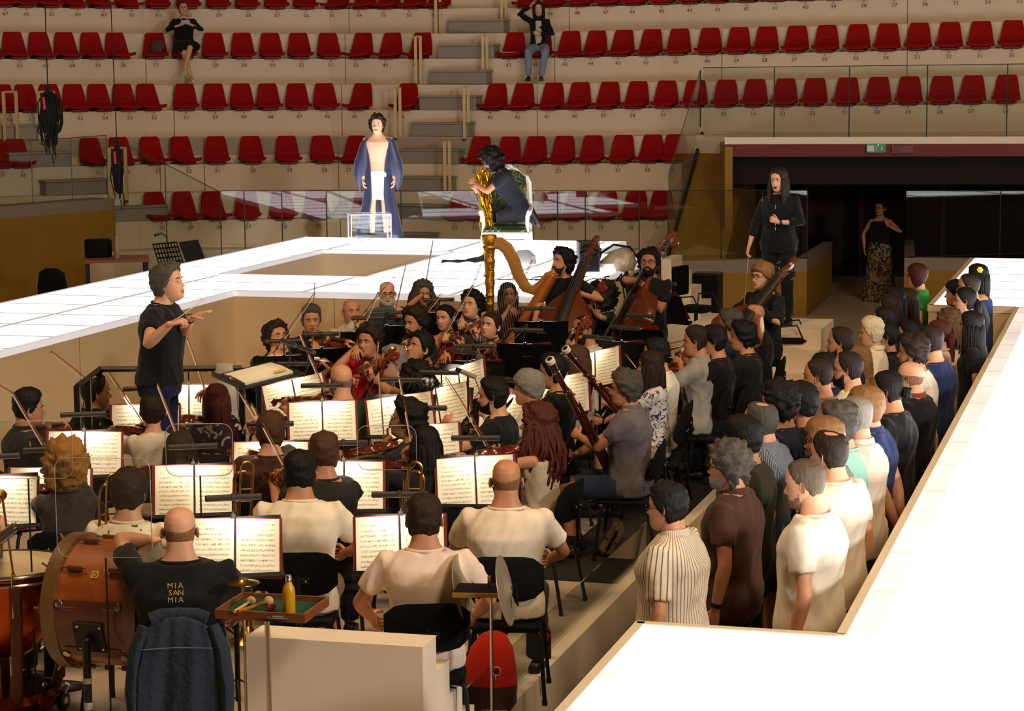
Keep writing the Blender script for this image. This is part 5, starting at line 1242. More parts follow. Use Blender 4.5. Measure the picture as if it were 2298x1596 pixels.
# ---- conductor
Pc = person('conductor in black T-shirt and dark blue jeans with raised hands', 366, 587, 72, ZP+.46, skin='l', hair=('wavy', DGR), top=TE((16, 17, 22), fabric((16, 17, 22)), .55), bot=('trousers', (28, 32, 66)), lean=6, head=(-8, -12, 0), hgt=1.80,
 rarm=dict(t=tuple(Pd(382, 727, 15.15)), w=1, pole=(-.7, .3, -.9), d=(.1, -.9, .25), n=(.3, -.1, -1), curl=.9), hem_=-.03, larm=dict(t=tuple(Pd(428, 714, 15.45)), w=1, pole=(.7, .3, -.9), d=(.05, -.9, .4), n=(0, -.2, -1), curl=.12, spread=.6), wide=1.04)
hnd = Pc['L2W'] @ Pc['arms'][1][3]; tipb = Pd(480, 655, depth(hnd)-.1); a = (tipb-hnd).normalized(); st_ = hnd+a*.04
bt = thing('baton', 'thin white conducting baton in the right hand of the conductor', 'baton', st_); mb = MB(); mb.tube([(0, 0, 0), a*.40], [.0035, .0015], 6); obj('shaft', mb, mat('baton_white', (235, 232, 225), .4), bt); mb = MB(); mb.tube([-a*.03, a*.0, a*.03], [.008, .010, .004], 8); obj('grip', mb, mat('cork', (180, 140, 90), .7), bt)
w = Pc['arms'][0][3]; w2 = Pc['arms'][0][2]; mb = MB(); dd = (w-w2).normalized(); mb.tube([w-dd*.035, w-dd*.012], .030, 12); mb.tube([w-dd*.024+V((.0, -.0, .024)), w-dd*.024+V((0, -.0, .036))], .018, 12); on(Pc, 'watch', mb, M_BLACK)
# podium with rail
pp = Pc['loc']; pod = thing('conductor_podium', 'black conductor podium with square tube handrail', 'podium', (pp.x, pp.y, ZP), YAW)
mb = MB(); mb.box((.0, .0, .14), (1.1, 1.1, .278)); obj('platform', mb, M_MATTE, pod, False)
Wp = (Matrix.Translation((pp.x, pp.y, ZP)) @ Matrix.Rotation(YAW, 4, 'Z')).inverted()
ra, rb_, rc = Wp @ Pd(272, 813, depth(pp)-.45), Wp @ Pd(312, 815, depth(pp)-.1), Wp @ Pd(437, 775, depth(pp)+.45)
mb = MB(); 
zt_ = 1.42
p1, p2, p3, p4 = V((-.52, -.35, zt_)), V((-.52, .50, zt_)), V((.52, .50, zt_)), V((-.30, -.45, zt_))
for a_, b_ in ((p1, p2), (p2, p3)): mb.tube([a_, b_], .022, 4)
obj('top_rail', mb, M_BLACK, pod, False)
for q in (p1, p2, p3, V((-.52, .05, zt_))): mb = MB(); mb.box((q.x, q.y, zt_/2), (.04, .04, zt_)); obj('post', mb, M_BLACK, pod, False)
tw = MB(); tw.loft([((.40, .50, 1.45), (.06, 0, 0), (0, .035, 0)), ((.40, .50, 1.39), (.075, 0, 0), (0, .045, 0)), ((.40, .50, 1.06), (.10, 0, 0), (0, .05, 0))], 14); o = obj('towel', tw, fabric((190, 180, 165)), None); o.location = (pp.x, pp.y, ZP); o.rotation_euler.z = YAW; tag(o, 'pale towel hung on the podium rail behind the conductor', 'towel')
# conductor's desk, seen from the side
p = Pd(580, 842, depth(pp)-.4)
cs = thing('conductor_stand', 'wide black conductor stand with open score, tilted almost flat', 'music stand', (p.x, p.y, ZP), YAW-math.radians(66)); hh = p.z-ZP
D = Matrix.Translation((0, 0, hh)) @ Matrix.Rotation(-math.radians(80), 4, 'X')
mb = MB(); mb.box((0, 0, 0), (.72, .008, .46), M=D); mb.box((0, -.02, -.23), (.72, .04, .006), M=D); mb.box((0, .03, 0), (.2, .05, .1), M=D); obj('desk', mb, M_BLACK, cs, False)
mb = MB(); mb.tube([(0, 0, hh-.03), (0, 0, .03)], .022, 10); mb.box((0, 0, .015), (.5, .5, .03)); obj('pole', mb, M_BLACK, cs)
for s in (-1, 1): mb = MB(); mb.tube([(s*.2, .05, .26), (s*.2, -.02, .31), (s*.2, -.12, .32)], .006, 6, M=D); mb.tube([(s*.2-.15, -.13, .32), (s*.2+.15, -.13, .32)], .017, 10, M=D); obj('lamp', mb, M_LAMP, cs)
sco = thing('conductor_score', 'thick open score with yellow tabs on the conductor stand', 'sheet music', (p.x, p.y, ZP), YAW-math.radians(66))
for s in (-1, 1): mb = MB(); mb.box((s*.125, -.018, .0), (.245, .022, .35), M=D @ Matrix.Rotation(s*.04, 4, 'Z')); obj('page', mb, page_mat(seed=9), sco, False)
mb = MB(); mb.box((.2, -.034, .1), (.05, .006, .08), M=D); obj('yellow_tab', mb, mat('tab', (220, 190, 90), .6), sco, False)
for s in (0,):
    l = bpy.data.lights.new('score_lamp', 'AREA'); l.shape = 'RECTANGLE'; l.size = .5; l.size_y = .03; l.energy = 2.2; l.color = (1, .88, .68); lo = bpy.data.objects.new('score_lamp_light', l); C.objects.link(lo); lo.parent = cs; lo.matrix_local = D @ Matrix.Translation((0, -.16, .30)) @ Matrix.Rotation(math.radians(-50), 4, 'X')
# ---- strings facing us / left
SP = strings_player
SP('person with dark curly hair bent over the violin beside the conductor', 612, 722, 20, bow=((701, 663), (618, 785)), skin='m', hair=('curly', DBR), top=TE((34, 40, 32)), head=(10, -22, 0), near=0)
SP('person with greying quiff and black shirt smiling by the bow tip', 698, 682, 8, bow=((706, 634), (701, 768)), skin='m', hair=('quiff', DGR), top=('shirt', KT), head=(-5, 0, 0), near=0)
SP('smiling bald person in white shirt playing violin', 786, 672, 20, bow=((881, 624), (800, 722)), skin='m', hair=('bald', DBR), top=('shirt', (215, 200, 180)), head=(0, -8, 0), near=0)
SP('bald person with white beard and round glasses in denim shirt', 868, 632, 5, bow=((911, 590), (889, 690)), skin='l', hair=('bald', WHT), beard=((200, 192, 182), .014), glasses=True, top=('shirt', (92, 108, 132)), near=0)
SP('person with long grey-brown hair raising the bow near the stage front', 948, 628, 15, sex='f', bow=((971, 540), (951, 660)), skin='m', hair=('longcurly', DGR, .25), top=TE((70, 60, 54)), glasses=True, near=0)
PR = SP('person in red T-shirt with white number seven and curly dark hair', 832, 727, -38, bow=((846, 660), (794, 782)), skin='m', hair=('curly', DBR), top=TE((190, 20, 26)), wide=1.0, head=(0, -6, 0), near=1)
SP('person with tied curly dark hair and moustache in black shirt', 932, 686, -55, bow=((995, 652), (909, 757)), skin='m', hair=('curly', DBR), beard=(DBR, .004), top=('shirt', KT), head=(5, 0, 0), near=0)
SP('smiling black-haired person in orange-red sleeveless top', 1000, 682, -25, sex='f', bow=((1058, 642), (995, 752)), skin='l', hair=('pony', BLK, .2), top=('tank', (200, 66, 40)), head=(-10, 0, 0), near=0)
SP('person with short dark curls in pinstriped shirt looking down', 1065, 651, -35, bow=((1078, 592), (1032, 720)), skin='l', hair=('curly', BLK), top=('shirt', (90, 86, 84), stripes('pinstripe', (78, 76, 78), (170, 164, 156), 'a', .012, .003)), head=(0, -14, 0), near=0)
SP('smiling person with straight dark hair in red and black top behind the harp', 1139, 632, 12, sex='f', bow=((1193, 584), (1146, 690)), skin='m', hair=('long', BLK, .25), top=('blouse', (86, 24, 20)), near=0)
SP('young person with tied brown hair in beige sleeveless knit playing viola', 1110, 700, -32, 'viola', sex='f', bow=((1176, 733), (1105, 800)), away=-1, skin='l', hair=('pony', DBR, .15), top=('tank', (150, 136, 112)), bot=('trousers', KT), head=(-5, -12, 8), near=1)
SP('grey-haired person with clear glasses in grey shirt playing cello', 884, 774, -72, 'cello', bow=((848, 771), (835, 910)), skin='l', hair=('short', GRY), glasses=(150, 140, 130), top=TE((104, 98, 90)), near=1, seatz=.46)
SP('person with short black hair in black shirt bent over an instrument', 957, 746, -60, 'viola', bow=((962, 822), (995, 792)), skin='m', hair=('quiff', BLK), top=TE((20, 20, 24)), head=(0, -24, 0), near=1, lean=8)
SP('person with dark curly ponytail seen from behind holding an orange viola', 935, 808, -120, 'viola', sex='f', skin='m', hair=('longcurly', BLK, .16), top=('tank', (150, 140, 130)), near=1)
SP('bearded person with cropped dark hair in white T-shirt playing cello', 1312, 708, -62, 'cello', skin='m', hair=('shaven', DBR), beard=(DBR, .004), top=TE((205, 192, 172)), near=1)
PL = SP('person with big brown curls and lace-collared navy top playing cello', 1352, 632, -78, 'cello', sex='f', skin='m', hair=('bigcurly', DBR), top=TE((34, 34, 54)), near=0, head=(0, 6, 0))
tx = MB(); q = PR['S'](-.03, -.15, .34); Mx = frame(q+V((0, -.018, 0)), (-.15, -1, .1), (1, .15, 0)); text(tx, '7', .11, Mx); text(tx, 'ANIMA', .028, Mx @ Matrix.Translation((0, .07, 0))); o = obj('shirt_print', tx, mat('white_print', (225, 215, 210), .6), PR['o'], False)
mb = MB(); mb.tube([PL['S'](.088*math.cos(a), .016+.08*math.sin(a), .548-.028*max(0, -math.sin(a))) for a in [2*math.pi*q/20 for q in range(20)]], .011, 6, closed=True); obj('lace_collar', mb, mat('white_lace', (226, 220, 210), .8), PL['o'])
# ---- strings on the left, backs to us
SP('person with short black hair and dark denim shirt at the left edge', 60, 871, 112, bow=((-4, 862), (62, 905)), skin='m', hair=('quiff', BLK), top=('shirt', (34, 38, 46)), near=1, head=(-12, 0, 0))
SP('person with bushy hair thinning on top in black shirt', 212, 840, 118, bow=((113, 786), (215, 868)), skin='m', hair=('crown', DBR), top=('shirt', KT), near=1, head=(-14, 0, 0))
SP('person with short brown bob in pleated white blouse', 342, 880, 178, sex='f', bow=((235, 821), (322, 950)), skin='l', hair=('fringe', DBR), top=('blouse', (216, 204, 184), fabric((216, 204, 184)), .45), near=1)
SP('person with auburn hair in burgundy and cream paisley top', 485, 860, 172, sex='f', bow=((422, 762), (460, 872)), skin='l', hair=('long', AUB, .16), top=('blouse', (76, 22, 26), blotch('paisley', (60, 18, 26), (22, 20, 34), 9, .46, .58, (180, 156, 130)), .55), near=1)
SP('person with big blonde curls behind the front left score', 146, 988, 175, sex='f', bow=((29, 880), (100, 1000)), skin='l', hair=('bigcurly', (150, 104, 44)), top=TE((60, 54, 48)), near=1)
SP('person with straight brown hair behind the clear acoustic shield', 402, 967, 175, sex='f', bow=((356, 867), (398, 975)), skin='l', hair=('long', DBR, .3), top=TE((60, 44, 36)), near=1)
SP('person with short dark hair half hidden by a lamp bar left of centre', 607, 924, 170, bow=((520, 847), (577, 941)), skin='l', hair=('short', BR), top=TE((70, 44, 30)), near=1)
SP('bald person with glasses in dark green T-shirt seen from behind', 766, 819, 192, 'viola', bow=((674, 749), (730, 878)), skin='l', hair=('bald', GRY), glasses=(170, 160, 150), top=TE((28, 56, 44)), near=1)
SP('person with flat dark hair low between two scores', 727, 970, 180, bow=((568, 911), (640, 1046)), skin='m', hair=('short', BR), top=TE((40, 36, 34)), near=1)
SP('person with black curls and round glasses turned to the left', 924, 892, -100, 'viola', bow=((851, 842), (862, 985)), skin='m', hair=('curly', BLK), glasses=True, top=TE((34, 36, 44)), near=1, head=(0, -10, 0))
SP('person with long straight black hair holding viola, back to us', 956, 954, 184, 'viola', sex='f', bow=((898, 855), (925, 1000)), skin='m', hair=('long', BLK, .34), top=TE((26, 26, 30)), near=1, rest=False)
SP('person with long auburn curls in cream sleeveless top', 1212, 902, -112, 'viola', sex='f', bow=((1004, 850), (1098, 1004)), skin='m', hair=('longcurly', AUB, .42), top=('tank', (196, 178, 150)), bot=('trousers', (90, 92, 90)), near=1, head=(14, -6, 0), hgt=1.72)
# ---- double basses
def bass(label, scroll, low, d0, d1, nrm=(0, -1, .1), lab2=''):
    s = Pd(*scroll, d0); b = Pd(*low, d1); a = (s-b).normalized(); sc_ = 3.25; o = s-a*.555*sc_; n = V(nrm); n.rotate(Matrix.Rotation(YAW, 3, 'Z'))
    M = at_am(o, a, n); place('bass', b_violin('double_bass', M_BASSV, 'double basses', 1.55, 1), M, lab2, scale=sc_); return M, o, a
bd = [('person in black T-shirt leaning on a double bass beside the harp', 1270, 557, 1337, 537, 1245, 800, dict(hair=('curly', BLK), beard=(DBR, .006), top=TE(KT), skin='m', phi=-35, head=(-20, -16, 0)), None),
      ('bearded person with black glasses hugging the largest double bass', 1457, 557, 1506, 528, 1352, 890, dict(hair=('curly', BLK), beard=(BLK, .010), glasses=True, top=TE((18, 18, 20)), skin='t', phi=-8, head=(0, -14, 0)), ((1437, 520), (1436, 630))),
      ('person with brown hair and glasses behind a double bass on the right', 1714, 586, 1780, 586, 1600, 830, dict(hair=('medium', LBR), glasses=True, top=('shirt', (22, 24, 32)), skin='l', phi=-48, head=(0, -4, 0)), ((1678, 577), (1668, 700)))]
for lab, px, py, sx, sy, lx, ly, kw, bw_ in bd:
    ph = kw.pop('phi'); hz = 1.70; d = depth(Pz(px, py, ZP+hz))
    M, o, a = bass(None, (sx, sy), (lx, ly), d-.34, d-.80, ((-1, -.35, .1) if px == 1457 else (-.5, -1, .1)), 'large double bass of the '+' '.join(lab.replace('person', 'player', 1).split()[:10])); s = Pd(sx, sy, d-.34)
    lh = s-a*.62; 
    if bw_: fr, tp = bowline(*bw_, d-.45, 1); fr = Pd(*bw_[1], d-.45)
    else: fr, tp = o+a*.55+V((-.3, -.3, -.05)), o+a*.5+V((.4, .0, .1))
    W_ = None
    P = person(lab, px, py, ph, ZP, pose='sit', seatz=.80, near=0, bot=('trousers', KT), larm=dict(t=tuple(lh), w=1, pole=(.8, .2, -.4), d=(-.7, -.2, .5), n=(-.3, .9, 0), curl=.9), rarm=dict(t=tuple(fr), w=1, pole=(-.9, .2, -.3), curl=.8), legs={1: ((.16, -.42, .78), (.16, -.30, .36), (.1, -1, 0)), -1: ((-.14, -.36, .62), (-.16, -.34, .10), (-.1, -1, 0))}, **kw)
    stl = thing('bass_stool', 'black high stool under the '+' '.join(lab.split()[:9]), 'stool', (P['loc'].x, P['loc'].y, ZP), P['rz'], 'bass stools'); mb = MB(); mb.lathe([(0, .74), (.16, .745), (.17, .77), (.16, .795), (0, .80)], 20); obj('seat', mb, M_CHAIR, stl)
    for q in range(4):
        aa = q*math.pi/2+.785; mb = MB(); mb.tube([(.12*math.cos(aa), .12*math.sin(aa), .75), (.2*math.cos(aa), .2*math.sin(aa), .0)], .012, 6); obj('leg', mb, M_BLACK, stl)
    put_bow(fr, tp, 'bass bow of the '+' '.join(lab.split()[:10]))
# ---- winds and brass on the right
def wind(label, px, py, phi, tgt=None, **k):
    """tgt: local hand centre"""
    k.setdefault('pose', 'sit'); t = V(tgt or (0, -.36, .95)); k.setdefault('chair', True)
    k.setdefault('larm', dict(t=t+V((.03, .03, .10)), pole=(.8, .2, -.7), d=(-.5, -.5, .2), n=(-.6, .2, -.2), curl=.8)); k.setdefault('rarm', dict(t=t+V((-.05, -.03, -.06)), pole=(-.8, .2, -.7), d=(.4, -.6, .1), n=(.6, .2, .1), curl=.8))
    return person(label, px, py, phi, ZP, **k)
def clar(P, lab, kind='clarinet', tilt=(-.0, -.62, -.75)):
    m = P['L2W'] @ (P['HM'] @ V((0, -.105, -.068))); a = -(P['L2W'].to_3x3() @ V(tilt)).normalized(); M = at_am(m-a*.655, a, V((0, 0, 1))); return place('clarinet', b_clarinet, M, lab)
P = wind('bearded person with cropped black hair in black T-shirt playing clarinet', 1108, 846, -100, (0.02, -.36, .95), skin='l', hair=('short', BLK), beard=(BLK, .005), top=TE(KT)); clar(P, 'black clarinet of the bearded person in the middle')
P = wind('person with grey swept-back hair in white shirt playing oboe', 1188, 827, -98, skin='l', hair=('medium', GRY), top=('shirt', (214, 204, 186))); clar(P, 'black oboe of the grey-haired person')
P = wind('person with dark hair and ear-hook glasses playing clarinet facing left', 1242, 792, -102, skin='m', hair=('quiff', BLK), glasses=True, top=TE(KT)); clar(P, 'clarinet of the person in ear-hook glasses')
P = wind('person with long brown hair in grey top behind the bassoons', 1296, 772, -95, sex='f', skin='l', hair=('long', BR, .3), top=TE((170, 160, 145)))
P = wind('person with wavy greying hair in grey polo shirt playing bassoon', 1405, 826, -98, (-.06, -.40, .78), skin='m', hair=('wavy', DGR), top=('polo', (104, 98, 102)), bot=('shorts', (40, 54, 84)), wide=1.12)
def bassoonp(bell, low, d, lab, back=None):
    a_, b_ = Pd(*bell, d-.45), Pd(*low, d+.02); a = (a_-b_).normalized(); o = a_-a*1.33; n = a.cross(V(CF)); n = V((-CF.x, -CF.y, .2)); return place('bassoon', b_bassoon, at_am(o, a, n), lab)
dB = depth(P['loc']+V((0, 0, 1.3))); bassoonp((1238, 803), (1330, 980), dB-.12, 'dark bassoon with white bell ring held by the grey polo player')
P = wind('person with very long dark hair in blue and white floral dress playing bassoon', 1462, 785, -98, (-.04, -.40, .80), sex='f', skin='l', hair=('long', DBR, .52), top=('blouse', (190, 186, 190), blotch('floral', (208, 200, 192), (50, 58, 110), 16, .50, .56)), bot=('skirt', (190, 186, 190), blotch('floral', (208, 200, 192), (50, 58, 110), 16, .50, .56), .5))
bassoonp((1272, 778), (1395, 930), depth(P['loc']+V((0, 0, 1.3)))-.05, 'red-brown bassoon with white bell ring, upper one')
P = wind('person in white T-shirt mostly hidden behind the floral dress', 1474, 758, -100, skin='l', hair=('short', BLK), top=TE((228, 220, 206))); clar(P, 'clarinet held in front of the hidden white T-shirt')
def horn(P, lab, off=(.02, -.36, .93)):
    rz = P['rz']; return place('horn', b_horn, P['L2W'] @ Matrix.Translation(off) @ Matrix.Rotation(math.radians(75), 4, 'Z'), lab)
for lab, px, py, hr_, tp_, hl in (('person with faded dark hair in light grey shirt playing the frontmost horn', 1563, 729, ('fade', DBR), ('shirt', (150, 146, 140), fabric((150, 146, 140)), .7), 'brass horn of the person in light grey shirt'),
   ('person with black hair and black T-shirt tight behind the grey shirt', 1604, 729, ('short', BLK), TE((14, 14, 16)), 'horn of the black-haired person behind the grey shirt'),
   ('person with dark wavy hair in black T-shirt playing horn by the empty stool', 1668, 716, ('wavy', BLK), TE((22, 22, 22)), 'horn of the wavy-haired person in black'),
   ('person with bushy grey-brown hair in navy shirt holding trumpet', 1640, 691, ('wavy', DGR), ('shirt', NVY), None),
   ('bald person with thin glasses in black T-shirt below the bass player', 1693, 681, ('bald', BR), TE((14, 14, 16)), None)):
    P = wind(lab, px, py, -97, (.0, -.34, .95), skin='m', hair=hr_, top=tp_, glasses=(120, 110, 100) if 'bald' in lab else False, wide=1.05 if 'bald' in lab else 1, near=1 if px == 1563 else 0)
    if hl: horn(P, hl)
    else:
        m = P['L2W'] @ (P['HM'] @ V((0, -.11, -.068))); a = (P['L2W'].to_3x3() @ V((0, -1, -.25))).normalized(); place('trumpet', b_trumpet, at_am(m+a*.28, a, V((0, 0, 1))), 'brass trumpet of the '+' '.join(lab.split()[:8]).replace('person', 'player'))
# ---- front low brass and percussion, backs to us
DN = dict(t=(.24, -.38, .72), pole=(.8, .3, -.6), curl=.5); DNr = dict(t=(-.24, -.38, .72), pole=(-.8, .3, -.6), curl=.5)
P = person('person with short dark hair and glasses in white T-shirt printed with small leaves', 288, 1050, 158, ZP, pose='sit', chair=True, skin='l', hair=('medium', DBR), glasses=True, top=TE((206, 190, 158), blotch('leaf_print', (234, 220, 190), (96, 104, 70), 11, .66, .74)), bot=('trousers', KT), larm=DN, rarm=DNr, wide=1.05, foldamp=.009)
P = person('black-haired person in white T-shirt left of centre, back to us', 672, 1012, 176, ZP, pose='sit', chair=True, skin='m', hair=('short', BLK), top=TE((236, 222, 194)), bot=('shorts', (120, 100, 80)), larm=DN, rarm=DNr, wide=1.12, lean=6, foldamp=.010, hgt=1.80)
P = person('bald bearded person in white T-shirt seen from behind', 1136, 1033, 176, ZP, pose='sit', chair=True, skin='m', hair=('bald', BLK), beard=(BLK, .012), top=TE((236, 220, 196)), bot=('trousers', (36, 34, 36)), larm=DN, rarm=DNr, wide=1.18, foldamp=.010)
P = person('black-haired person in pale T-shirt on the chair nearest the white stairs', 951, 1110, 182, ZP, pose='sit', chair=True, skin='m', hair=('short', DBR), top=TE((236, 212, 192)), bot=('shorts', (180, 165, 145)), larm=dict(t=(.28, -.30, .66), pole=(.9, .4, -.5)), rarm=dict(t=(-.28, -.30, .66), pole=(-.9, .4, -.5)), wide=1.1, foldamp=.009)
P1 = person('bald percussionist in black T-shirt reading MIA SAN MIA', 402, 1140, 176, ZP, pose='sit', chair=True, skin='l', hair=('bald', DBR), top=TE((17, 17, 20)), bot=('trousers', (56, 52, 56)), larm=dict(t=(.10, -.34, 1.12), pole=(1, .1, .4), d=(-.6, -.1, .7), n=(-.5, .6, 0), curl=.5), rarm=dict(t=(-.26, -.34, .70), pole=(-.8, .4, -.5)), wide=1.28)
# print on the back of the T-shirt
tx = MB(); S1 = P1['S']; A_ = S1(0, .128*1.0+.0, .41); nrm = V((0, 1, .12)).normalized(); M = frame(A_+V((.015, .066, .004)), nrm, (-1, 0, 0)) 
for k, t in enumerate(('MIA', 'SAN', 'MIA')): text(tx, t, .040, M @ Matrix.Translation((0, .036-.036*k, 0)), dx=.66)
m_ = tx.mesh('t', mat('gold_print', (190, 168, 110), .6), False); sh = link('shirt_print', m_, P1['o'])
# left-edge trumpeter (only arm and horn inside the frame)
P = person('trumpeter at the left edge with only forearms and trumpet in view', -62, 1045, 120, ZP, pose='sit', chair=True, skin='l', hair=('short', DBR), top=TE((60, 56, 54)), larm=dict(t=tuple(Pd(30, 1195, 10.9)), w=1, pole=(.8, .2, -.8), curl=.9, d=(0, -.8, .5)), rarm=dict(t=tuple(Pd(12, 1205, 10.95)), w=1, pole=(-.8, .2, -.8), curl=.9, d=(0, -.8, .5)))
a_, b_ = Pd(22, 1235, 10.85), Pd(10, 1150, 11.0); place('trumpet', b_trumpet, at_am((a_+b_)/2, (b_-a_), V((1, -.5, 0))), 'brass trumpet held upright at the left edge of the photo')
# trombones in view
for (px, py, d, lab, rz) in ((547, 1095, 12.6, 'brass trombone standing upright left of the central white T-shirt', 0.5), (925, 1092, 12.8, 'brass trombone showing two nested tube bows right of centre', .1), (247, 1130, 12.4, 'brass trombone beside the person in leaf-print T-shirt', .6)):
    p = Pd(px, 1036 if px != 247 else 1063, d); M = Matrix.Translation(p+V((0, 0, -.34))) @ Matrix.Rotation(YAW+rz+math.pi*0, 4, 'Z') @ Matrix.Rotation(.06, 4, 'Y'); place('trombone', b_trombone, M, lab)
# ================================================================ STANDS, SCORES
SC = [  # px, py, dphi, roll, lamp, shift, label place
 (112, 1102, 0, 4, 1, 0, 'front left, behind the drums', 0), (190, 1015, 0, 3, 1, 0, 'second in the left column', 1), (326, 952, 0, 2, 1, 0, 'beside the white blouse', 2), (424, 905, 0, 1, 1, 0, 'directly before the conductor', 0),
 (436, 1095, 3, 2, 0, 0, 'left of the black-haired trombonist', 1), (527, 1222, 4, 3, 1, 0, 'read by the percussionist', 2), (608, 1040, 0, 1, 1, 0, 'behind the upright trombone', 0), (724, 944, -2, -1, 1, 0, 'in front of the dark green T-shirt', 1),
 (664, 890, -12, -14, 1, 0, 'tilted below the conductor desk', 2), (772, 1087, 0, 1, 1, 0, 'right of the black-haired person in white', 0), (900, 930, -8, -9, 1, 0, 'left of the round glasses', 1), (985, 912, -12, -14, 0, 0, 'behind the round glasses', 2),
 (953, 1000, -8, -6, 0, 0, 'half hidden by long black hair', 0), (898, 1215, -3, -2, 1, 0, 'nearest the white stairs', 1), (1068, 1075, -4, -4, 1, 0, 'before the bald bearded person', 2), (1034, 860, -38, -22, 0, 0, 'steeply tilted in the middle', 0),
 (1136, 930, -40, -14, 0, 0, 'narrow one left of the auburn curls', 1), (1262, 885, -30, -16, 0, 0, 'under the dark bassoon bell', 2), (1338, 825, -38, -18, 0, 0, 'under the upper bassoon', 0), (-10, 1120, 0, 4, 0, 0, 'cut off by the left edge', 1)]
for px, py, dp, roll, lamp, sh, where, kd in SC:
    stand(px, py, dphi=dp+random.uniform(-2, 2), zc=1.37, roll=roll, label='black music stand '+where, slabel='open sheet music '+where, lamp=1 if 1 else 0, kind=kd, W_=1.5 if lamp else 1.3)
BK = [(636, 832, 185, 0, 'beside the curly head near the conductor'), (722, 815, 182, 0, 'under the smiling grey quiff'), (826, 775, 184, 0, 'under the smiling bald person'), (868, 762, 182, 0, 'under the white-bearded person'), (985, 730, 186, 0, 'under the grey-brown long hair'),
 (1215, 752, 180, 0, 'large one left of the cello scroll'), (1283, 690, 165, 8, 'below the first bass player'), (1066, 845, 170, 6, 'low dark one before the viola player'), (1183, 805, 165, 8, 'at the feet of the viola player'), (1440, 770, 150, 14, 'in front of the big double bass'), (1495, 690, 140, 16, 'with open page right of the big bass'), (1405, 800, 145, 10, 'left of the big double bass')]
for px, py, dp, roll, where in BK:
    stand(px, py, dphi=dp, zc=1.37, roll=roll, label='black music stand '+where+', its back to us', slabel='sheet music on the stand '+where, lamp=1, kind=2, W_=.8)
q0 = Pz(1195, 1300, ZP); mb = MB(); bx(mb, q0.x, XK-.07, q0.y, Y1-.1, ZP, ZP+.006); bx(mb, X2+2.2, q0.x-.002, q0.y+2.2, Y1-.1, ZP, ZP+.006); tag(obj('dark_floor_sheet', mb, mat('black_sheet', (26, 22, 20), .95), None, False), 'flat black sheet added to darken the floor under the right orchestra half', 'floor sheet')  # thin black sheet added to darken the floor, in place of a riser
# ================================================================ HARP
dh = depth(Pz(1098, 527, 2.22)); hp_ = Pd(1098, 527, dh); harp = thing('harp', 'golden concert harp with carved column and curved neck', 'harp', (hp_.x, hp_.y, ZP), YAW-.35)
sh_ = hp_.z-ZP
def hx(px, py):   # picture point on the harp's own plane -> local x,z
    n = V((-math.sin(YAW-.35), math.cos(YAW-.35), 0)); r = ray(px, py); t = (hp_-CAM).dot(n)/r.dot(n); q = CAM+r*t-hp_; u = V((math.cos(YAW-.35), math.sin(YAW-.35), 0)); return (q.dot(u), 0, q.z+sh_)
mb = MB(); prof = [(.02, .0), (.10, .0), (.11, .04), (.08, .07), (.065, .12), (.05, .2), (.042, .25), (.040, 1.15), (.046, 1.16), (.040, 1.18), (.044, 1.24), (.050, 1.25), (.043, 1.27), (.046, 1.34), (.056, 1.38), (.046, 1.42), (.050, 1.50), (.056, 1.58), (.062, 1.60), (.05, 1.63), (.055, 1.70), (.068, 1.74), (.060, 1.76), (.075, 1.80), (.078, sh_-.015), (.070, sh_)]
k_ = sh_/prof[-1][1]; mb.lathe([(r, z*k_) for r, z in prof], 24)
for q in range(9):
    a = q*2*math.pi/9
    for z in (1.46, 1.66): mb.sph((.048*math.cos(a), .048*math.sin(a), z*k_), (.009, .009, .028), 6, 5)
obj('column', mb, M_GOLD, harp)
mb = MB(); npts = [hx(*q) for q in ((1108, 546), (1122, 546), (1138, 558), (1152, 584), (1164, 618), (1180, 645), (1198, 652), (1216, 638), (1230, 620), (1240, 614), (1246, 626))]
mb.tube(npts, [(.060, .03), (.066, .034), (.070, .036), (.070, .036), (.066, .036), (.060, .036), (.055, .036), (.050, .036), (.048, .036), (.05, .036), (.04, .03)], 10, up=(0, 1, 0)); obj('neck', mb, woodm('harp_maple', (196, 140, 66), (150, 96, 40), .3), harp)
mb = MB(); b0, b1 = hx(1240, 618), hx(1192, 700); d = (V(b1)-V(b0)); b2 = V(b0)+d*(sh_-.25-(sh_-b0[2]))/-d.z if d.z else V(b1)
b2 = V(b0)+d*((b0[2]-.22)/-d.z); mb.loft([(V(b0)+V((0, 0, .02)), (.03, 0, .01), (0, .04, 0)), (V(b0), (.07, 0, .01), (0, .055, 0)), (V(b0).lerp(b2, .5), (.09, 0, .02), (0, .12, 0)), (b2, (.12, 0, .02), (0, .19, 0)), (b2-V((0, 0, .03)), (.10, 0, .01), (0, .17, 0))], 18); obj('sound_box', mb, woodm('harp_box', (186, 110, 44), (140, 74, 26), .3), harp)
mb = MB(); mb.box(((b2.x)*.5, 0, .1), (abs(b2.x)+.25, .30, .16), bev=.03); mb.tube([(.0, 0, .02), (0, 0, .10)], .1, 14); obj('pedal_base', mb, M_GOLD, harp)
mb = MB()
for q in range(36):
    u = (q+1)/38; i = u*(len(npts)-1); k = int(i); top_ = V(npts[k]).lerp(V(npts[min(k+1, len(npts)-1)]), i-k); bot_ = b2.lerp(V(b0), max(0, u*1.02-.02)); mb.tube([top_, bot_], .0011, 3, cap=False)
o = obj('strings', mb, mat('harp_string', (180, 170, 150), .4), harp)
# ================================================================ STAGE FIGURES
def loftmesh(name, secs, m, parent, n=24, e=2.2, fold=0, seed=1): 
    mb = MB(); mb.loft(secs, n, e=e); me = mb.mesh(name, m); 
    return link(name, me, parent)
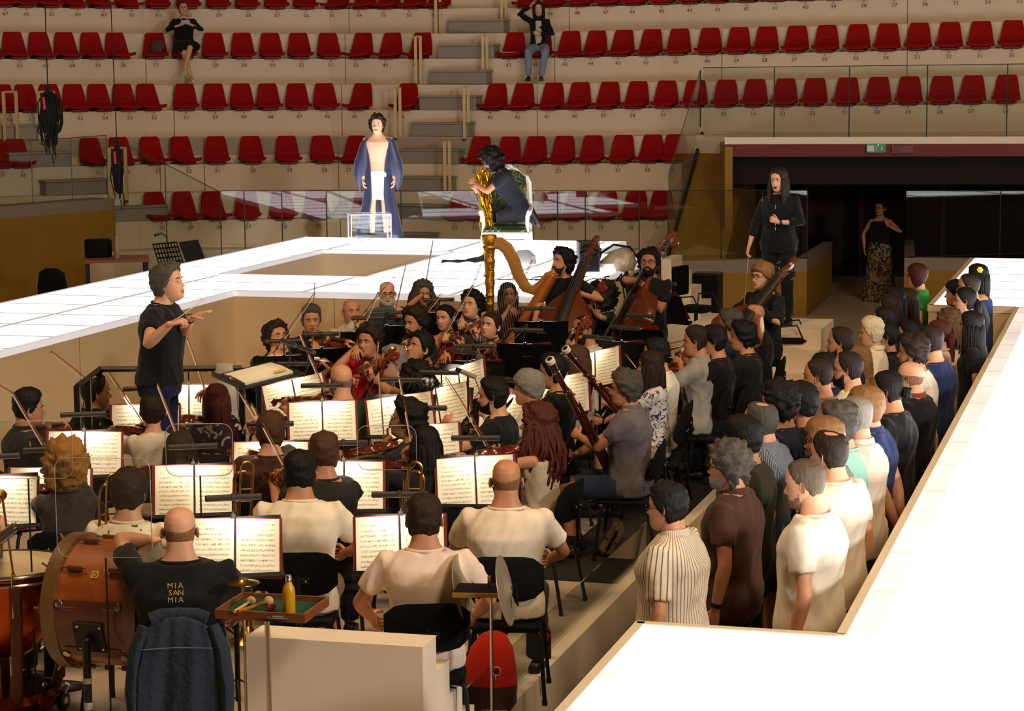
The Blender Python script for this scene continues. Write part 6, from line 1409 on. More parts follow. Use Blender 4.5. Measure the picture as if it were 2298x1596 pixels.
# person in the robe
P = person('person in open navy robe and white shorts standing on the lit stage', 847, 256, -4, ZS, at=None, skin='p', hair=('curly', DBR), top=('none', KT), bot=('shorts', (226, 218, 206)), shoe=None, hgt=1.80, head=(-6, -6, 0), wide=.95,
 larm=dict(t=(.24, -.08, .82), pole=(.6, .6, -.2)), rarm=dict(t=(-.22, -.08, .80), pole=(-.6, .6, -.2)))
Lr = P['o']; M_ROBE = mat('navy_silk', (34, 38, 76), .42, bump=.4, bscale=5, spec=.5, sheen=.3)
# robe: an open sheet that wraps the back and both sides and stays open in front
vs, fs = [], []; rows = 26; cols = 30
for i in range(rows):
    u = i/(rows-1); z = 1.44-u*1.40
    half = math.radians(interp(((0, 128), (.3, 150), (.6, 158), (1, 150)), u)) ; wx = interp(((0, .12), (.06, .20), (.3, .20), (.55, .22), (1, .34)), u); wy = interp(((0, .09), (.1, .13), (.3, .145), (.55, .16), (1, .24)), u)
    for k in range(cols):
        a = -half+2*half*k/(cols-1)+math.pi/2; rip = 1+.05*math.sin(a*9+u*2)*u+.03*noise.noise(V((a*2, u*4, 1)))
        vs.append((wx*math.cos(a)*rip, wy*math.sin(a)*rip+.01, z+.03*math.sin(a*3)*u))
for i in range(rows-1):
    for k in range(cols-1): a = i*cols+k; fs.append((a, a+1, a+cols+1, a+cols))
mb = MB(); mb.add(vs, fs); o = obj('robe', mb, M_ROBE, Lr, ang=180); md = o.modifiers.new('t', 'SOLIDIFY'); md.thickness = .006
for s in (-1, 1):
    mb = MB(); Sh = P['arms'][0 if s > 0 else 1][1]; E_ = P['arms'][0 if s > 0 else 1][2]
    mb.loft([(Sh+V((-s*.05, 0, .035)), (.05, 0, 0), (0, .065, 0)), (Sh+V((0, 0, -.02)), (.075, 0, .02), (0, .075, 0)), (Sh.lerp(E_, .6), (.095, 0, .01), (0, .09, 0)), (E_+V((s*.01, 0, -.02)), (.12, 0, 0), (0, .10, 0)), (E_+V((s*.04, 0, -.20)), (.10, 0, 0), (0, .09, 0)), (E_+V((s*.05, .03, -.36)), (.045, 0, 0), (0, .06, 0)), (E_+V((s*.05, .04, -.44)), (.01, 0, 0), (0, .01, 0))], 18); obj('robe_sleeve', mb, M_ROBE, Lr)
mb = MB(); mb.tube([V((.045*math.cos(a), -.115-.01*math.sin(a), 1.40-.06*math.sin(a))) for a in [math.pi*q/10 for q in range(11)]], .002, 5); obj('necklace', mb, M_GOLD, Lr)
mb = MB()
for i in range(4): mb.tube([(.05*i-.08, .0, .0), (.04*i-.06, -.12+.03*i, .012)], .02, 6)
# acrylic cube
c0 = Pz(830, 548, ZS); cu = thing('acrylic_box', 'clear acrylic box with bright edges in front of the robed person', 'box', c0, YAW+.18); w, h = .33, .42
p_ = Pz(845, 546, ZS); w = .56; h = .43
for nm, c, s in (('pane', (0, -.2, h/2), (w, .008, h)), ('pane', (0, .2, h/2), (w, .008, h)), ('pane', (-w/2, 0, h/2), (.008, .392, h)), ('pane', (w/2, 0, h/2), (.008, .392, h)), ('lid', (0, 0, h+.005), (w+.008, .41, .008))):
    mb = MB(); mb.box(c, s); obj(nm, mb, M_ACRYL, cu, False)
mb = MB(); M_AEDGE = mat('acrylic_bright_edge', (235, 238, 240), .3)
for x in (-w/2, w/2):
    for y in (-.2, .2): mb.box((x, y, h/2), (.012, .012, h))
for y in (-.2, .2): mb.box((0, y, h), (w, .012, .012))
for x in (-w/2, w/2): mb.box((x, 0, h), (.012, .4, .012))
obj('edges', mb, M_AEDGE, cu, False)
# armchair
ac = Pz(1138, 584, ZS); ch = thing('baroque_armchair', 'white baroque armchair with green damask upholstery on the lit stage', 'armchair', ac, YAW-.10)
M_WFR = mat('white_lacquer', (232, 228, 218), .35); M_DAM = blotch('damask', (44, 66, 44), (120, 124, 88), 7, .47, .56)
mb = MB(); mb.box((0, -.02, .40), (.56, .52, .10), bev=.04); obj('seat_cushion', mb, M_DAM, ch)
mb = MB(); mb.box((0, .24, .78), (.46, .05, .60), bev=.02); mb.sph((0, .24, 1.06), (.20, .026, .10), 16, 8); obj('back_cushion', mb, M_DAM, ch)
mb = MB(); arch = [(-.27, .25, .38), (-.275, .26, .75), (-.27, .27, .98), (-.24, .27, 1.05), (-.17, .27, 1.08), (-.10, .27, 1.15), (0, .27, 1.19), (.10, .27, 1.15), (.17, .27, 1.08), (.24, .27, 1.05), (.27, .27, .98), (.275, .26, .75), (.27, .25, .38)]
mb.tube(arch, [(.030, .03)]*13, 8); mb.sph((0, .25, 1.20), (.06, .03, .03), 12, 8); mb.tube([(-.27, .25, .46), (.27, .25, .46)], .025, 8); obj('back_frame', mb, M_WFR, ch)
mb = MB(); mb.box((0, -.27, .34), (.60, .05, .09), bev=.015); mb.box((0, .24, .34), (.58, .05, .08), bev=.015)
for s in (-1, 1): mb.box((s*.28, 0, .34), (.05, .52, .08), bev=.015)
obj('seat_rail', mb, M_WFR, ch)
for s in (-1, 1):
    mb = MB(); mb.tube([(s*.275, .24, .70), (s*.31, .05, .68), (s*.32, -.12, .66), (s*.31, -.22, .63), (s*.29, -.22, .58), (s*.28, -.18, .50), (s*.28, -.16, .38)], [.024, .026, .030, .034, .028, .024, .026], 8); obj('armrest', mb, M_WFR, ch)
    for y in (-.25, .22):
        mb = MB(); mb.tube([(s*.275, y, .34), (s*.285, y-.01, .25), (s*.265, y, .12), (s*.275, y, .02), (s*.28, y, .0)], [.036, .030, .020, .024, .028], 8); obj('leg', mb, M_WFR, ch)
# kneeling person on the chair
K = person('person in black T-shirt kneeling on the armchair holding gold tinsel', 1102, 340, -82, ZS, pose='kneel', at=tuple(Pz(1163, 583, ZS)), skin='m', hair=('bigcurly', BLK), beard=(DGR, .010), top=TE((30, 32, 40)), bot=('trousers', (38, 38, 46)), lean=28, head=(0, 22, 0), shoe=(20, 20, 22), hgt=1.76,
 legs={1: ((.11, -.30, .55), (.10, .14, .57), (0, .4, -.9)), -1: ((-.11, -.34, .55), (-.10, .10, .57), (0, .4, -.9))}, larm=dict(t=(.04, -.56, 1.00), pole=(.8, .2, -.6), d=(-.5, -.3, .6), curl=.8), rarm=dict(t=(-.02, -.54, .92), pole=(-.8, .2, -.7), d=(.5, -.4, .5), curl=.8))
E2 = K['o']

# raise the kneeler: pelvis at local .50 -> above the seat
K['o'].location.z = ZS
tn = thing('gold_tinsel', 'shimmering gold foil tinsel curtain held by the kneeling person', 'tinsel', (0, 0, 0)); rr = random.Random(3)
M_TIN = mat('gold_foil', (240, 196, 40), .18, metal=1); dT = depth(ac)-.10; mb = MB(); mb2 = MB()
for q in range(150):
    t0 = Pd(1084+rr.gauss(0, 8), 392+rr.gauss(0, 7), dT+rr.uniform(-.08, .08)); t1 = Pd(1094+rr.gauss(0, 7), 525-rr.random()**2*70, dT+rr.uniform(-.08, .08)); pts = []
    for k in range(8): u = k/7; pts.append(t0.lerp(t1, u)+V((rr.uniform(-.012, .012), rr.uniform(-.012, .012), 0)))
    mb.tube(pts, [(.006, .0006)]*8, 4, up=(rr.uniform(-1, 1), rr.uniform(-1, 1), .2))
tag(obj('foil_strips', mb, M_TIN, tn, False), None, None, kind='stuff')
# singer on the white stairs
S3 = person('singer in black zipped jumpsuit with long dark hair and open mouth', 1748, 375, -18, zt2, skin='l', sex='f', hair=('long', DBR, .34), top=('suit', (14, 14, 16), fabric((14, 14, 16)), 1.55), bot=('trousers', (14, 14, 16)), mouth=1.0, head=(-12, 4, 0), hgt=1.74, wide=1.10, at=None,
 larm=dict(t=(.06, -.24, 1.16), pole=(.9, .2, -.5), d=(-.8, -.2, .35), n=(-.3, .9, -.2), curl=1.1), rarm=dict(t=(-.30, -.16, .86), pole=(-.8, .4, -.2), curl=.5))
S = S3['S']; mb = MB(); mb.tube([S(.0, -.145, .42), S(.0, -.15, .3), S(.0, -.13, .12), S(.0, -.135, -.02)], .004, 5); obj('zip', mb, M_CHROME, S3['o'])
w = S3['arms'][0][3]; w2 = S3['arms'][0][2]; dd = (w-w2).normalized(); mb = MB(); mb.tube([w-dd*.04, w-dd*.015], .028, 12); obj('watch', mb, M_BLACK, S3['o'])
# person in the doorway
S4 = person('person in black camisole and patterned long skirt in the dark doorway', 1976, 449, -10, 0, sex='f', skin='m', hair=('bun', BLK), glasses=True, top=('tank', (14, 14, 16)), bot=('skirt', (120, 104, 80), blotch('batik', (132, 116, 88), (44, 38, 32), 14, .48, .62), .88), hgt=1.66, head=(-20, 0, 0), shoe=(20, 18, 18),
 larm=dict(t=(.16, -.20, 1.26), pole=(.9, .1, -.6), d=(-.3, -.2, .9), n=(-.5, .8, 0), curl=.3), rarm=dict(t=(-.26, .02, .86), pole=(-.7, .6, 0)))
spot('stage_spot', (2, 10, 12), Pd(850, 380, 31.5), 7000, 7, (1, .93, .84), .25)
spot('stage_spot', (-9, 14, 12), Pd(1130, 460, 31.5), 3500, 8, (1, .93, .84), .25)
spot('singer_spot', (-3, 12, 9), Pd(1745, 470, 23.5), 800, 9, (1, .90, .78), .2)
# ---- audience
def seatpos(row, px, back=.60): return rowpt(row, px, back, ZF[row])
p = seatpos(3, 414, .55); A1 = person('person in black dress with hair in a top bun looking at a phone', 412, 22, 6, p.z, pose='sit', at=(p.x, p.y, ZF[3]+dzt(414)+.07), seatz=.50, sex='f', skin='l', hair=('bun', BLK, .05), glasses=(120, 60, 40), top=('dress', (14, 14, 17), fabric((14, 14, 17)), 1.7), bot=('skirt', (14, 14, 17), fabric((14, 14, 17)), .46), shoe=(205, 190, 168), head=(0, -22, 0), near=0, wide=1.12,
 legs={1: ((.06, -.40, .58), (-.06, -.50, .20), (-.5, -.8, -.3)), -1: ((-.05, -.38, .50), (.06, -.40, .07), (.1, -1, 0))}, larm=dict(t=(.08, -.27, .98), pole=(.9, .1, -.5), d=(-.7, -.3, .4), n=(-.5, .7, 0), curl=.6), rarm=dict(t=(-.09, -.27, .97), pole=(-.9, .1, -.5), d=(.7, -.3, .4), n=(.5, .7, 0), curl=.6))
ph = A1['L2W'] @ V((0, -.33, 1.02)); mb = MB(); mb.box((0, 0, 0), (.15, .009, .075), bev=.003); o = obj('phone', mb, mat('phone_case', (170, 176, 205), .3), None); o.location = ph; o.rotation_euler = (-.5, 0, A1['rz']); tag(o, 'pale phone held sideways by the person in the black dress', 'phone')
p = seatpos(3, 1210, .55); A2 = person('person in black blazer and light jeans with hand at the head', 1212, 26, -4, p.z, pose='sit', at=(p.x, p.y, ZF[3]+dzt(1210)+.05), seatz=.50, sex='f', skin='l', hair=('long', BLK, .22), top=('shirt', (15, 15, 19), fabric((15, 15, 19)), 1.9), bot=('trousers', (128, 138, 158)), shoe=(16, 15, 16), near=0,
 larm=dict(t=(.02, -.24, .82), pole=(.9, .2, -.4), d=(-.9, -.2, .1), curl=.5), rarm=dict(t=(-.13, -.10, 1.30), pole=(-1, -.2, -.5), d=(.4, .1, .8), n=(.8, .2, 0), curl=.4), legs={1: ((.14, -.40, .52), (.06, -.44, .09), (.1, -1, 0)), -1: ((-.16, -.40, .52), (-.16, -.42, .09), (-.1, -1, 0))})
mb = MB(); mb.loft([(A2['S'](0, -.10, .02), (.05, 0, 0), (0, .02, 0)), (A2['S'](0, -.135, .2), (.06, 0, 0), (0, .012, 0)), (A2['S'](0, -.12, .47), (.05, 0, 0), (0, .02, 0))], 12); obj('white_top', mb, fabric((190, 176, 156)), A2['o'])
p = seatpos(3, 352, .55); mb = MB(); mb.loft([((0, 0, 0), (.09, 0, 0), (0, .06, 0)), ((0, .03, .10), (.13, 0, 0), (0, .07, 0)), ((0, .07, .20), (.10, 0, 0), (0, .04, 0)), ((0, .08, .22), (.03, 0, 0), (0, .01, 0))], 12); o = obj('cloth_bag', mb, fabric((88, 66, 52)), None); o.location = (p.x, p.y, ZF[3]+.56+dzt(352)); tag(o, 'crumpled brown cloth bag lying on a red seat beside the black dress', 'bag')
p = seatpos(3, 1148, .5); mb = MB(); mb.box((0, 0, 0), (.30, .21, .012)); o = obj('booklet', mb, mat('paper', (200, 180, 165), .6), None, False); o.location = (p.x, p.y, ZF[3]+.56+dzt(1148)); o.rotation_euler.z = YAW-.2; tag(o, 'white booklet on the red seat left of the person in jeans', 'booklet')
p = seatpos(0, 758, .6); mb = MB(); mb.loft([((0, 0, 0), (.16, 0, 0), (0, .1, 0)), ((0, 0, .12), (.15, 0, 0), (0, .1, 0)), ((.05, 0, .24), (.08, 0, 0), (0, .07, 0))], 12); mb.sph((.05, 0, .27), (.09, .06, .05), 9, 6); o = obj('crumpled_bag', mb, fabric((150, 136, 120)), None); o.location = (p.x, p.y, ZF[0]+.46); tag(o, 'crumpled grey bag on the lowest bench left of the robed person', 'bag')
# ---- hanging rope coils
for (px, y0, y1, d, w, lab, ll) in ((107, 195, 295, 20, .085, 'large black rope coil hanging on a thin line at upper left', 60), (262, 318, 400, 20.5, .055, 'small black rope coil with red cord hanging lower', 45)):
    a, b = Pd(px, y0, d), Pd(px, y1, d); rt = thing('rope_coil', lab, 'rope', a); L_ = (a-b).z
    mb = MB(); mb.tube([(0, 0, 0), (random.uniform(-.05, .05)+(.05 if px < 200 else -.06), 0, 4.5)], .005, 5); obj('suspension_line', mb, M_MATTE, rt)
    mb = MB(); rr = random.Random(px)
    mb.tube([(0, 0, .01), (0, 0, -.05), (0, 0, -.10), (0, 0, -L_*.4), (0, 0, -L_*.78), (0, 0, -L_*.9)], [.02, .028, w*.55, w*.85, w*.9, w*.5], 12, flat=.7)
    for q in range(ll):
        x0 = rr.gauss(0, .4)*w; y0_ = rr.gauss(0, .35)*w; x1 = max(-w, min(w, x0*1.2+rr.gauss(0, .2)*w)); ex = rr.choice((.0, .0, .05, .12)) if q > ll*.5 else 0
        mb.tube([(x0*.3, y0_*.3, -.04), (x0*1.1, y0_, -L_*.35), (x1*1.1, y0_, -L_*.8), (x1*.8, y0_, -L_-ex), (x1*.3+.02, y0_, -L_-ex-.02), (x0, y0_+.01, -L_*.7), (x0*.5, y0_, -.08)], .007, 5)
    for q in range(8): x = rr.uniform(-1, 1)*w*1.2; mb.tube([(x, 0, -L_*.7), (x*1.2, 0, -L_), (x*.6, .01, -L_-.10-rr.random()*.12), (x*.2, 0, -L_-.02)], .006, 5)
    mb.tube([(0.03, 0, -L_*.6), (.035, 0, -L_-.12), (.06, 0, -L_-.22), (.03, 0, -L_-.30), (.02, 0, -L_-.2)], .005, 5)
    obj('coil', mb, M_MATTE, rt)
    mb = MB(); mb.tube([(0, -w*1.02, -.09), (.01, -w*1.05, -.2)], [.012, .012], 5); obj('red_cord', mb, mat('red_cord', (150, 26, 20), .7), rt)
# ================================================================ PERCUSSION AND FRONT
# timpani
tc_ = Pz(14, 1268, 1.20); tm = thing('timpani', 'copper kettledrum with pale head at the left edge', 'timpani', (tc_.x, tc_.y, ZP), YAW); zt_ = 1.20-ZP; R_ = .355
M_COP = mat('copper', (180, 84, 36), .22, metal=1, bump=.05, bscale=10); M_SKIN_ = mat('drum_head', (206, 186, 150), .45)
mb = MB(); mb.lathe([(.02, zt_-.52), (.12, zt_-.50), (.22, zt_-.42), (.29, zt_-.30), (.33, zt_-.15), (.34, zt_-.02)], 40); obj('kettle', mb, M_COP, tm)
mb = MB(); mb.lathe([(R_*.985, zt_+.004), (R_*.6, zt_+.006), (.01, zt_+.006)], 40); obj('drum_head', mb, M_SKIN_, tm)
mb = MB(); mb.tube([(R_*math.cos(a), R_*math.sin(a), zt_) for a in [2*math.pi*q/40 for q in range(40)]], .012, 8, closed=True); mb.tube([(R_*math.cos(a), R_*math.sin(a), zt_-.045) for a in [2*math.pi*q/40 for q in range(40)]], .008, 6, closed=True)
for q in range(8): a = q*math.pi/4+.3; mb.tube([((R_+.015)*math.cos(a), (R_+.015)*math.sin(a), zt_+.02), ((R_+.015)*math.cos(a), (R_+.015)*math.sin(a), zt_-.22)], .007, 6)
obj('tension_hoop', mb, M_CHROME, tm)
for q in range(4):
    a = q*math.pi/2+.35; mb = MB(); mb.tube([(.37*math.cos(a), .37*math.sin(a), zt_-.05), (.36*math.cos(a), .36*math.sin(a), zt_-.3), (.25*math.cos(a), .25*math.sin(a), .12)], [(.035, .02), (.035, .02), (.03, .02)], 8); obj('strut', mb, mat('red_brown_enamel', (96, 34, 20), .4), tm)
mb = MB(); mb.lathe([(.01, .05), (.26, .05), (.28, .10), (.24, .14), (.01, .15)], 24); obj('base', mb, M_COP, tm)
for q in range(3):
    a = q*2.1-.9; mb = MB(); mb.tube([(.30*math.cos(a)-.012, .30*math.sin(a), .045), (.30*math.cos(a)+.014, .30*math.sin(a), .045)], .045, 14); mb.tube([(.30*math.cos(a), .30*math.sin(a), .045), (.28*math.cos(a), .28*math.sin(a), .1)], .01, 6); obj('caster', mb, M_PLASTIC, tm)
# bass drum
db = 11.9; c_ = Pd(268, 1352, db); ax = V((math.cos(YAW+.0), math.sin(YAW+.0), 0)); ax.rotate(Matrix.Rotation(-.30, 3, 'Z'))
bdm = thing('bass_drum', 'large orange-brown concert bass drum lying sideways in its frame', 'drum', (c_.x, c_.y, ZP)); o_ = V((c_.x, c_.y, ZP)); Rb = .335; Lb = .46
M_DRUM = woodm('drum_mahogany', (178, 96, 28), (140, 66, 16), .42, (2, 2, 12)); Mf = frame(c_-o_, ax, (0, 0, 1))
mb = MB(); mb.loft([((0, 0, z), (Rb, 0, 0), (0, Rb, 0)) for z in (-Lb/2, -Lb/4, 0, Lb/4, Lb/2)], 48, M=Mf, e=2); obj('shell', mb, M_DRUM, bdm)
for s in (-1, 1):
    mb = MB(); prof = [(Rb+.004, s*(Lb/2-.03)), (Rb+.030, s*(Lb/2-.03)), (Rb+.030, s*(Lb/2+.045)), (Rb-.005, s*(Lb/2+.045))]; mb.lathe(prof, 48, M=Mf); obj('hoop', mb, woodm('hoop_maple', (120, 84, 44), (96, 62, 30), .4), bdm)
    mb = MB(); mb.lathe([(.001, s*(Lb/2+.03)), (Rb-.004, s*(Lb/2+.03)), (Rb, s*(Lb/2+.0))], 40, M=Mf); obj('drum_head', mb, M_SKIN_, bdm)
for q in range(10):
    a = q*2*math.pi/10+.2; cx_, cy_ = math.cos(a), math.sin(a); mb = MB(); mb.tube([(cx_*(Rb+.018), cy_*(Rb+.018), -Lb/2-.05), (cx_*(Rb+.018), cy_*(Rb+.018), -.05)], .004, 5, M=Mf); mb.tube([(cx_*(Rb+.018), cy_*(Rb+.018), Lb/2+.05), (cx_*(Rb+.018), cy_*(Rb+.018), .05)], .004, 5, M=Mf)
    mb.tube([(cx_*(Rb+.016), cy_*(Rb+.016), -.16), (cx_*(Rb+.016), cy_*(Rb+.016), -.08)], .014, 8, mi=1, M=Mf); mb.tube([(cx_*(Rb+.016), cy_*(Rb+.016), .16), (cx_*(Rb+.016), cy_*(Rb+.016), .08)], .014, 8, mi=1, M=Mf); mb.tube([(cx_*(Rb+.02), cy_*(Rb+.02), -Lb/2-.05), (cx_*(Rb+.05), cy_*(Rb+.05), -Lb/2-.065)], .006, 5, M=Mf); obj('tension_rod', mb, [M_CHROME, M_DARKWOOD], bdm)
vd = V((-CF.x, -CF.y, .12)).normalized(); vd = (vd-ax*vd.dot(ax)).normalized(); ctr = c_-o_
def onshell(u, v, off=.0): # u along axis, v angle down from the side facing us
    d_ = vd*math.cos(v)+vd.cross(ax)*math.sin(v); 
    if (vd.cross(ax)).z > 0: d_ = vd*math.cos(v)-vd.cross(ax)*math.sin(v)
    return ctr+ax*u+d_*(Rb+off), d_
vs = []; 
for off in (.004, .022):
    for k in range(9):
        for u in (-.20, .20): vs.append(onshell(u, -.12+.95*k/8, off)[0])
fs = []
for k in range(8):
    a = 2*k; fs += [(a, a+1, a+3, a+2), (18+a, 18+a+2, 18+a+3, 18+a+1), (a, a+2, 20+a, 18+a), (a+1, 19+a, 21+a, a+3)]
fs += [(0, 18, 19, 1), (16, 17, 35, 34)]
mb = MB(); mb.add(vs, fs); obj('mounting_plate', mb, M_DARKWOOD, bdm)
for u, v in ((-.17, -.06), (.17, -.06), (-.17, .78), (.17, .78)):
    mb = MB(); p, d_ = onshell(u, v, .024); mb.lathe([(.001, 0), (.022, 0), (.02, .006), (.001, .008)], 14, M=frame(p, d_)); obj('washer', mb, M_CHROME, bdm)
for u, v in ((-.06, .25), (.07, .25), (-.06, .6), (.07, .6)): mb = MB(); p, d_ = onshell(u, v, .036); mb.sph(p, .009, 8, 6); obj('bolt', mb, M_CHROME, bdm)
mb = MB(); p, d_ = onshell(0, .42, .026); mb.box((0, 0, 0), (.17, .17, .014), M=frame(p, d_, ax)); p2 = p+d_*.04; mb.tube([p, p2, p2+V((0, 0, -.08)), V((p2.x, p2.y, .0))], [.02, .022, .022, .022], 10); mb.tube([V((p2.x, p2.y, .30)), V((p2.x, p2.y, .34))], .024, 10, mi=1); mb.tube([V((p2.x, p2.y, .44)), V((p2.x, p2.y, .47))], .024, 10, mi=1); mb.tube([V((p2.x, p2.y, .12)), V((p2.x, p2.y, .12))+ax*.5, V((p2.x, p2.y, .02))+ax*.56], .018, 8); mb.tube([V((p2.x, p2.y, .12)), V((p2.x, p2.y, .12))-ax*.35, V((p2.x, p2.y, .02))-ax*.40], .018, 8)
obj('floor_frame', mb, [M_BLACK, mat('grey_tape', (160, 150, 140), .6)], bdm)
mb = MB(); p, d_ = onshell(.0, -.55, .003); mb.box((0, 0, 0), (.042, .042, .002), M=frame(p, d_, ax)); obj('maker_badge', mb, mat('badge', (226, 170, 70), .5), bdm, False)
mb = MB(); Fb = frame(p+d_*.002, d_, ax); mb.tube([(.012*math.cos(a), .012*math.sin(a), 0) for a in [.6+q*.5 for q in range(11)]], .0018, 5, M=Fb); mb.tube([(0.0, 0, 0), (.012, 0, 0), (.012, -.008, 0)], .0018, 5, M=Fb); obj('badge_mark', mb, M_BLACK, bdm)
for k, (px, py) in enumerate(((93, 1572), (142, 1572))):
    mb = MB(); q = Pz(px, py, ZP+.055)-o_; mb.tube([q-ax*.016, q+ax*.016], .052, 18); mb.tube([q-ax*.018, q+ax*.018], .022, 12, mi=1); mb.tube([q+V((0, 0, .04)), q+V((0, 0, .10))+ax*.03], .016, 6, mi=1); obj('caster', mb, [M_PLASTIC, M_CHROME], bdm)
# denim jacket over chair
jp = Pz(402, 1378, 1.36); dj = 10.25; q = Pd(402, 1378, dj)
jc = thing('denim_jacket', 'blue denim jacket draped over the nearest chair back', 'jacket', (q.x, q.y, q.z), YAW+.05); M_DEN = mat('denim', (30, 42, 58), .9, bump=.5, bscale=40, var=.2, vscale=14)
def sheet(fn, nu, nv):
    vs = [fn(i/(nu-1), j/(nv-1)) for i in range(nu) for j in range(nv)]; fs = [(i*nv+j, i*nv+j+1, (i+1)*nv+j+1, (i+1)*nv+j) for i in range(nu-1) for j in range(nv-1)]; return vs, fs
def jf(u, v):
    x = (u-.5); w = .28+.08*min(1, v*3)+.05*v; z = -v*.66-.10*abs(x)**2*2*(1-v*.3); y = -.05-.04*math.sin(min(1, v*4)*1.57)-.014*math.sin(u*11+v*2.2)*min(1, v*2.5)-.004*math.sin(u*27+1+v*3); return (x*w, y, z)
mb = MB(); mb.add(*sheet(jf, 44, 30)); o = obj('back_panel', mb, M_DEN, jc, ang=180); md = o.modifiers.new('s', 'SOLIDIFY'); md.thickness = .012
mb = MB(); mb.add(*sheet(lambda u, v: ((u-.5)*(.32+.08*v), .05+.03*v-.01*math.sin(u*20), -v*.5-.16*abs(u-.5)**2*2), 26, 16)); o = obj('front_panel', mb, M_DEN, jc, ang=180); md = o.modifiers.new('s', 'SOLIDIFY'); md.thickness = .01
mb = MB(); mb.tube([(-.13, -.03, -.02), (-.08, -.02, -.002), (0, -.02, .0), (.08, -.02, -.002), (.13, -.03, -.02)], [(.022, .035)]*5, 10); obj('collar', mb, M_DEN, jc)
for s in (-1, 1): mb = MB(); mb.tube([(s*.155, -.03, -.05), (s*.195, -.05, -.16), (s*.215, -.06, -.34), (s*.21, -.07, -.52)], [(.03, .045), (.04, .05), (.038, .05), (.03, .035)], 12); obj('sleeve', mb, M_DEN, jc)
mb = MB(); mb.tube([(-.16, -.118, -.135), (0, -.118, -.128), (.16, -.118, -.135)], .0025, 4); obj('yoke_seam', mb, mat('thread', (90, 100, 120), .8), jc)
add_chair(V((q.x, q.y, ZP))+V((math.sin(YAW)*.0, 0, 0))-V((-math.sin(YAW), math.cos(YAW), 0))*.0+V((-.06, .26, 0))*0-V((-math.sin(YAW), math.cos(YAW), 0))*-.27, YAW+math.pi, 'chair carrying nothing')
chs = [o for o in C.objects if o.name.startswith('orchestra_chair') and o.parent is None]; chs[-1]['label'] = 'black chair hidden under the denim jacket'; chs[-1].scale = (.9, .9, (q.z-ZP)/.885)
# tray table with mallets
tp_ = Pd(612, 1368, 10.9); tb = thing('trap_table', 'small green felt tray table with wooden rim', 'table', (tp_.x, tp_.y, ZP), YAW-.25); ht = tp_.z-ZP
mb = MB(); mb.box((0, 0, ht), (.44, .34, .012)); obj('tray', mb, mat('green_felt', (14, 66, 40), .95), tb, False)
mb = MB(); M_RIM2 = woodm('tray_rim', (140, 76, 34), (110, 56, 24), .4)
for c, s in (((0, .175, ht+.01), (.46, .012, .045)), ((0, -.175, ht+.01), (.46, .012, .045)), ((.225, 0, ht+.01), (.012, .34, .045)), ((-.225, 0, ht+.01), (.012, .34, .045))): mb.box(c, s)
obj('rim', mb, M_RIM2, tb, False)
mb = MB(); mb.tube([(-.05, .05, ht), (-.05, .05, .4), (-.05, .05, .1)], .014, 8); obj('pole', mb, M_CHROME, tb)
for k in range(3): a = k*2.1; mb = MB(); mb.tube([(-.05, .05, .25), (-.05+.2*math.cos(a), .05+.2*math.sin(a), .008)], .008, 6); obj('leg', mb, M_CHROME, tb)
for px, py, qx, qy, lab in ((563, 1352, 527, 1398, 'pale felt mallet with light handle'), (603, 1354, 535, 1400, 'felt mallet with orange-brown handle')):
    a, b = Pd(px, py, 10.95), Pd(qx, qy, 10.75); a.z = b.z = ZP+ht+.03; m = thing('mallet', lab+' on the green tray', 'mallet', (0, 0, 0)); mb = MB(); mb.tube([b, a], [.009, .006], 8); obj('handle', mb, mat('mallet_handle_%d' % px, (206, 168, 104) if px < 600 else (170, 96, 40), .4), m); mb = MB(); mb.sph(a, (.024, .024, .024), 14, 10); obj('felt_head', mb, mat('mallet_felt', (186, 158, 104), .95), m)
def lathe_thing(name, lab, cat, p, parts, rz=0):
    t = thing(name, lab, cat, p, rz)
    for nm, prof, m in parts: mb = MB(); mb.lathe(prof, 24); obj(nm, mb, m, t)
    return t
p = Pz(649, 1375, ZP+ht+.012); p.z = ZP+ht+.008
lathe_thing('water_bottle', 'yellow metal bottle with steel cap on the tray', 'bottle', p, (('body', [(.001, 0), (.029, 0), (.031, .01), (.031, .105), (.027, .13), (.015, .152), (.014, .16)], mat('yellow_enamel', (200, 146, 10), .35)), ('cap', [(.0155, .16), (.0155, .185), (.013, .19), (.001, .19)], M_CHROME)))
mb = MB(); mb.loft([((0, 0, 0), (.022, 0, 0), (0, .015, 0)), ((.01, 0, .018), (.025, 0, 0), (0, .016, 0)), ((.02, 0, .032), (.010, 0, 0), (0, .008, 0))], 10); o = obj('pouch', mb, fabric((150, 50, 44)), None); o.location = Pd(605, 1378, 10.85); o.location.z = ZP+ht+.01; tag(o, 'small red pouch on the green tray', 'pouch')
mb = MB(); mb.box((0, 0, 0), (.11, .07, .008), bev=.002); mb.box((0, -.01, .006), (.05, .02, .003), mi=1); o = obj('tuner', mb, [mat('grey_plastic', (60, 66, 66), .4), mat('lcd', (120, 130, 120), .3)], None); o.location = Pd(625, 1398, 10.7); o.location.z = ZP+ht+.012; o.rotation_euler.z = YAW-.2; tag(o, 'flat grey electronic tuner on the tray', 'tuner')
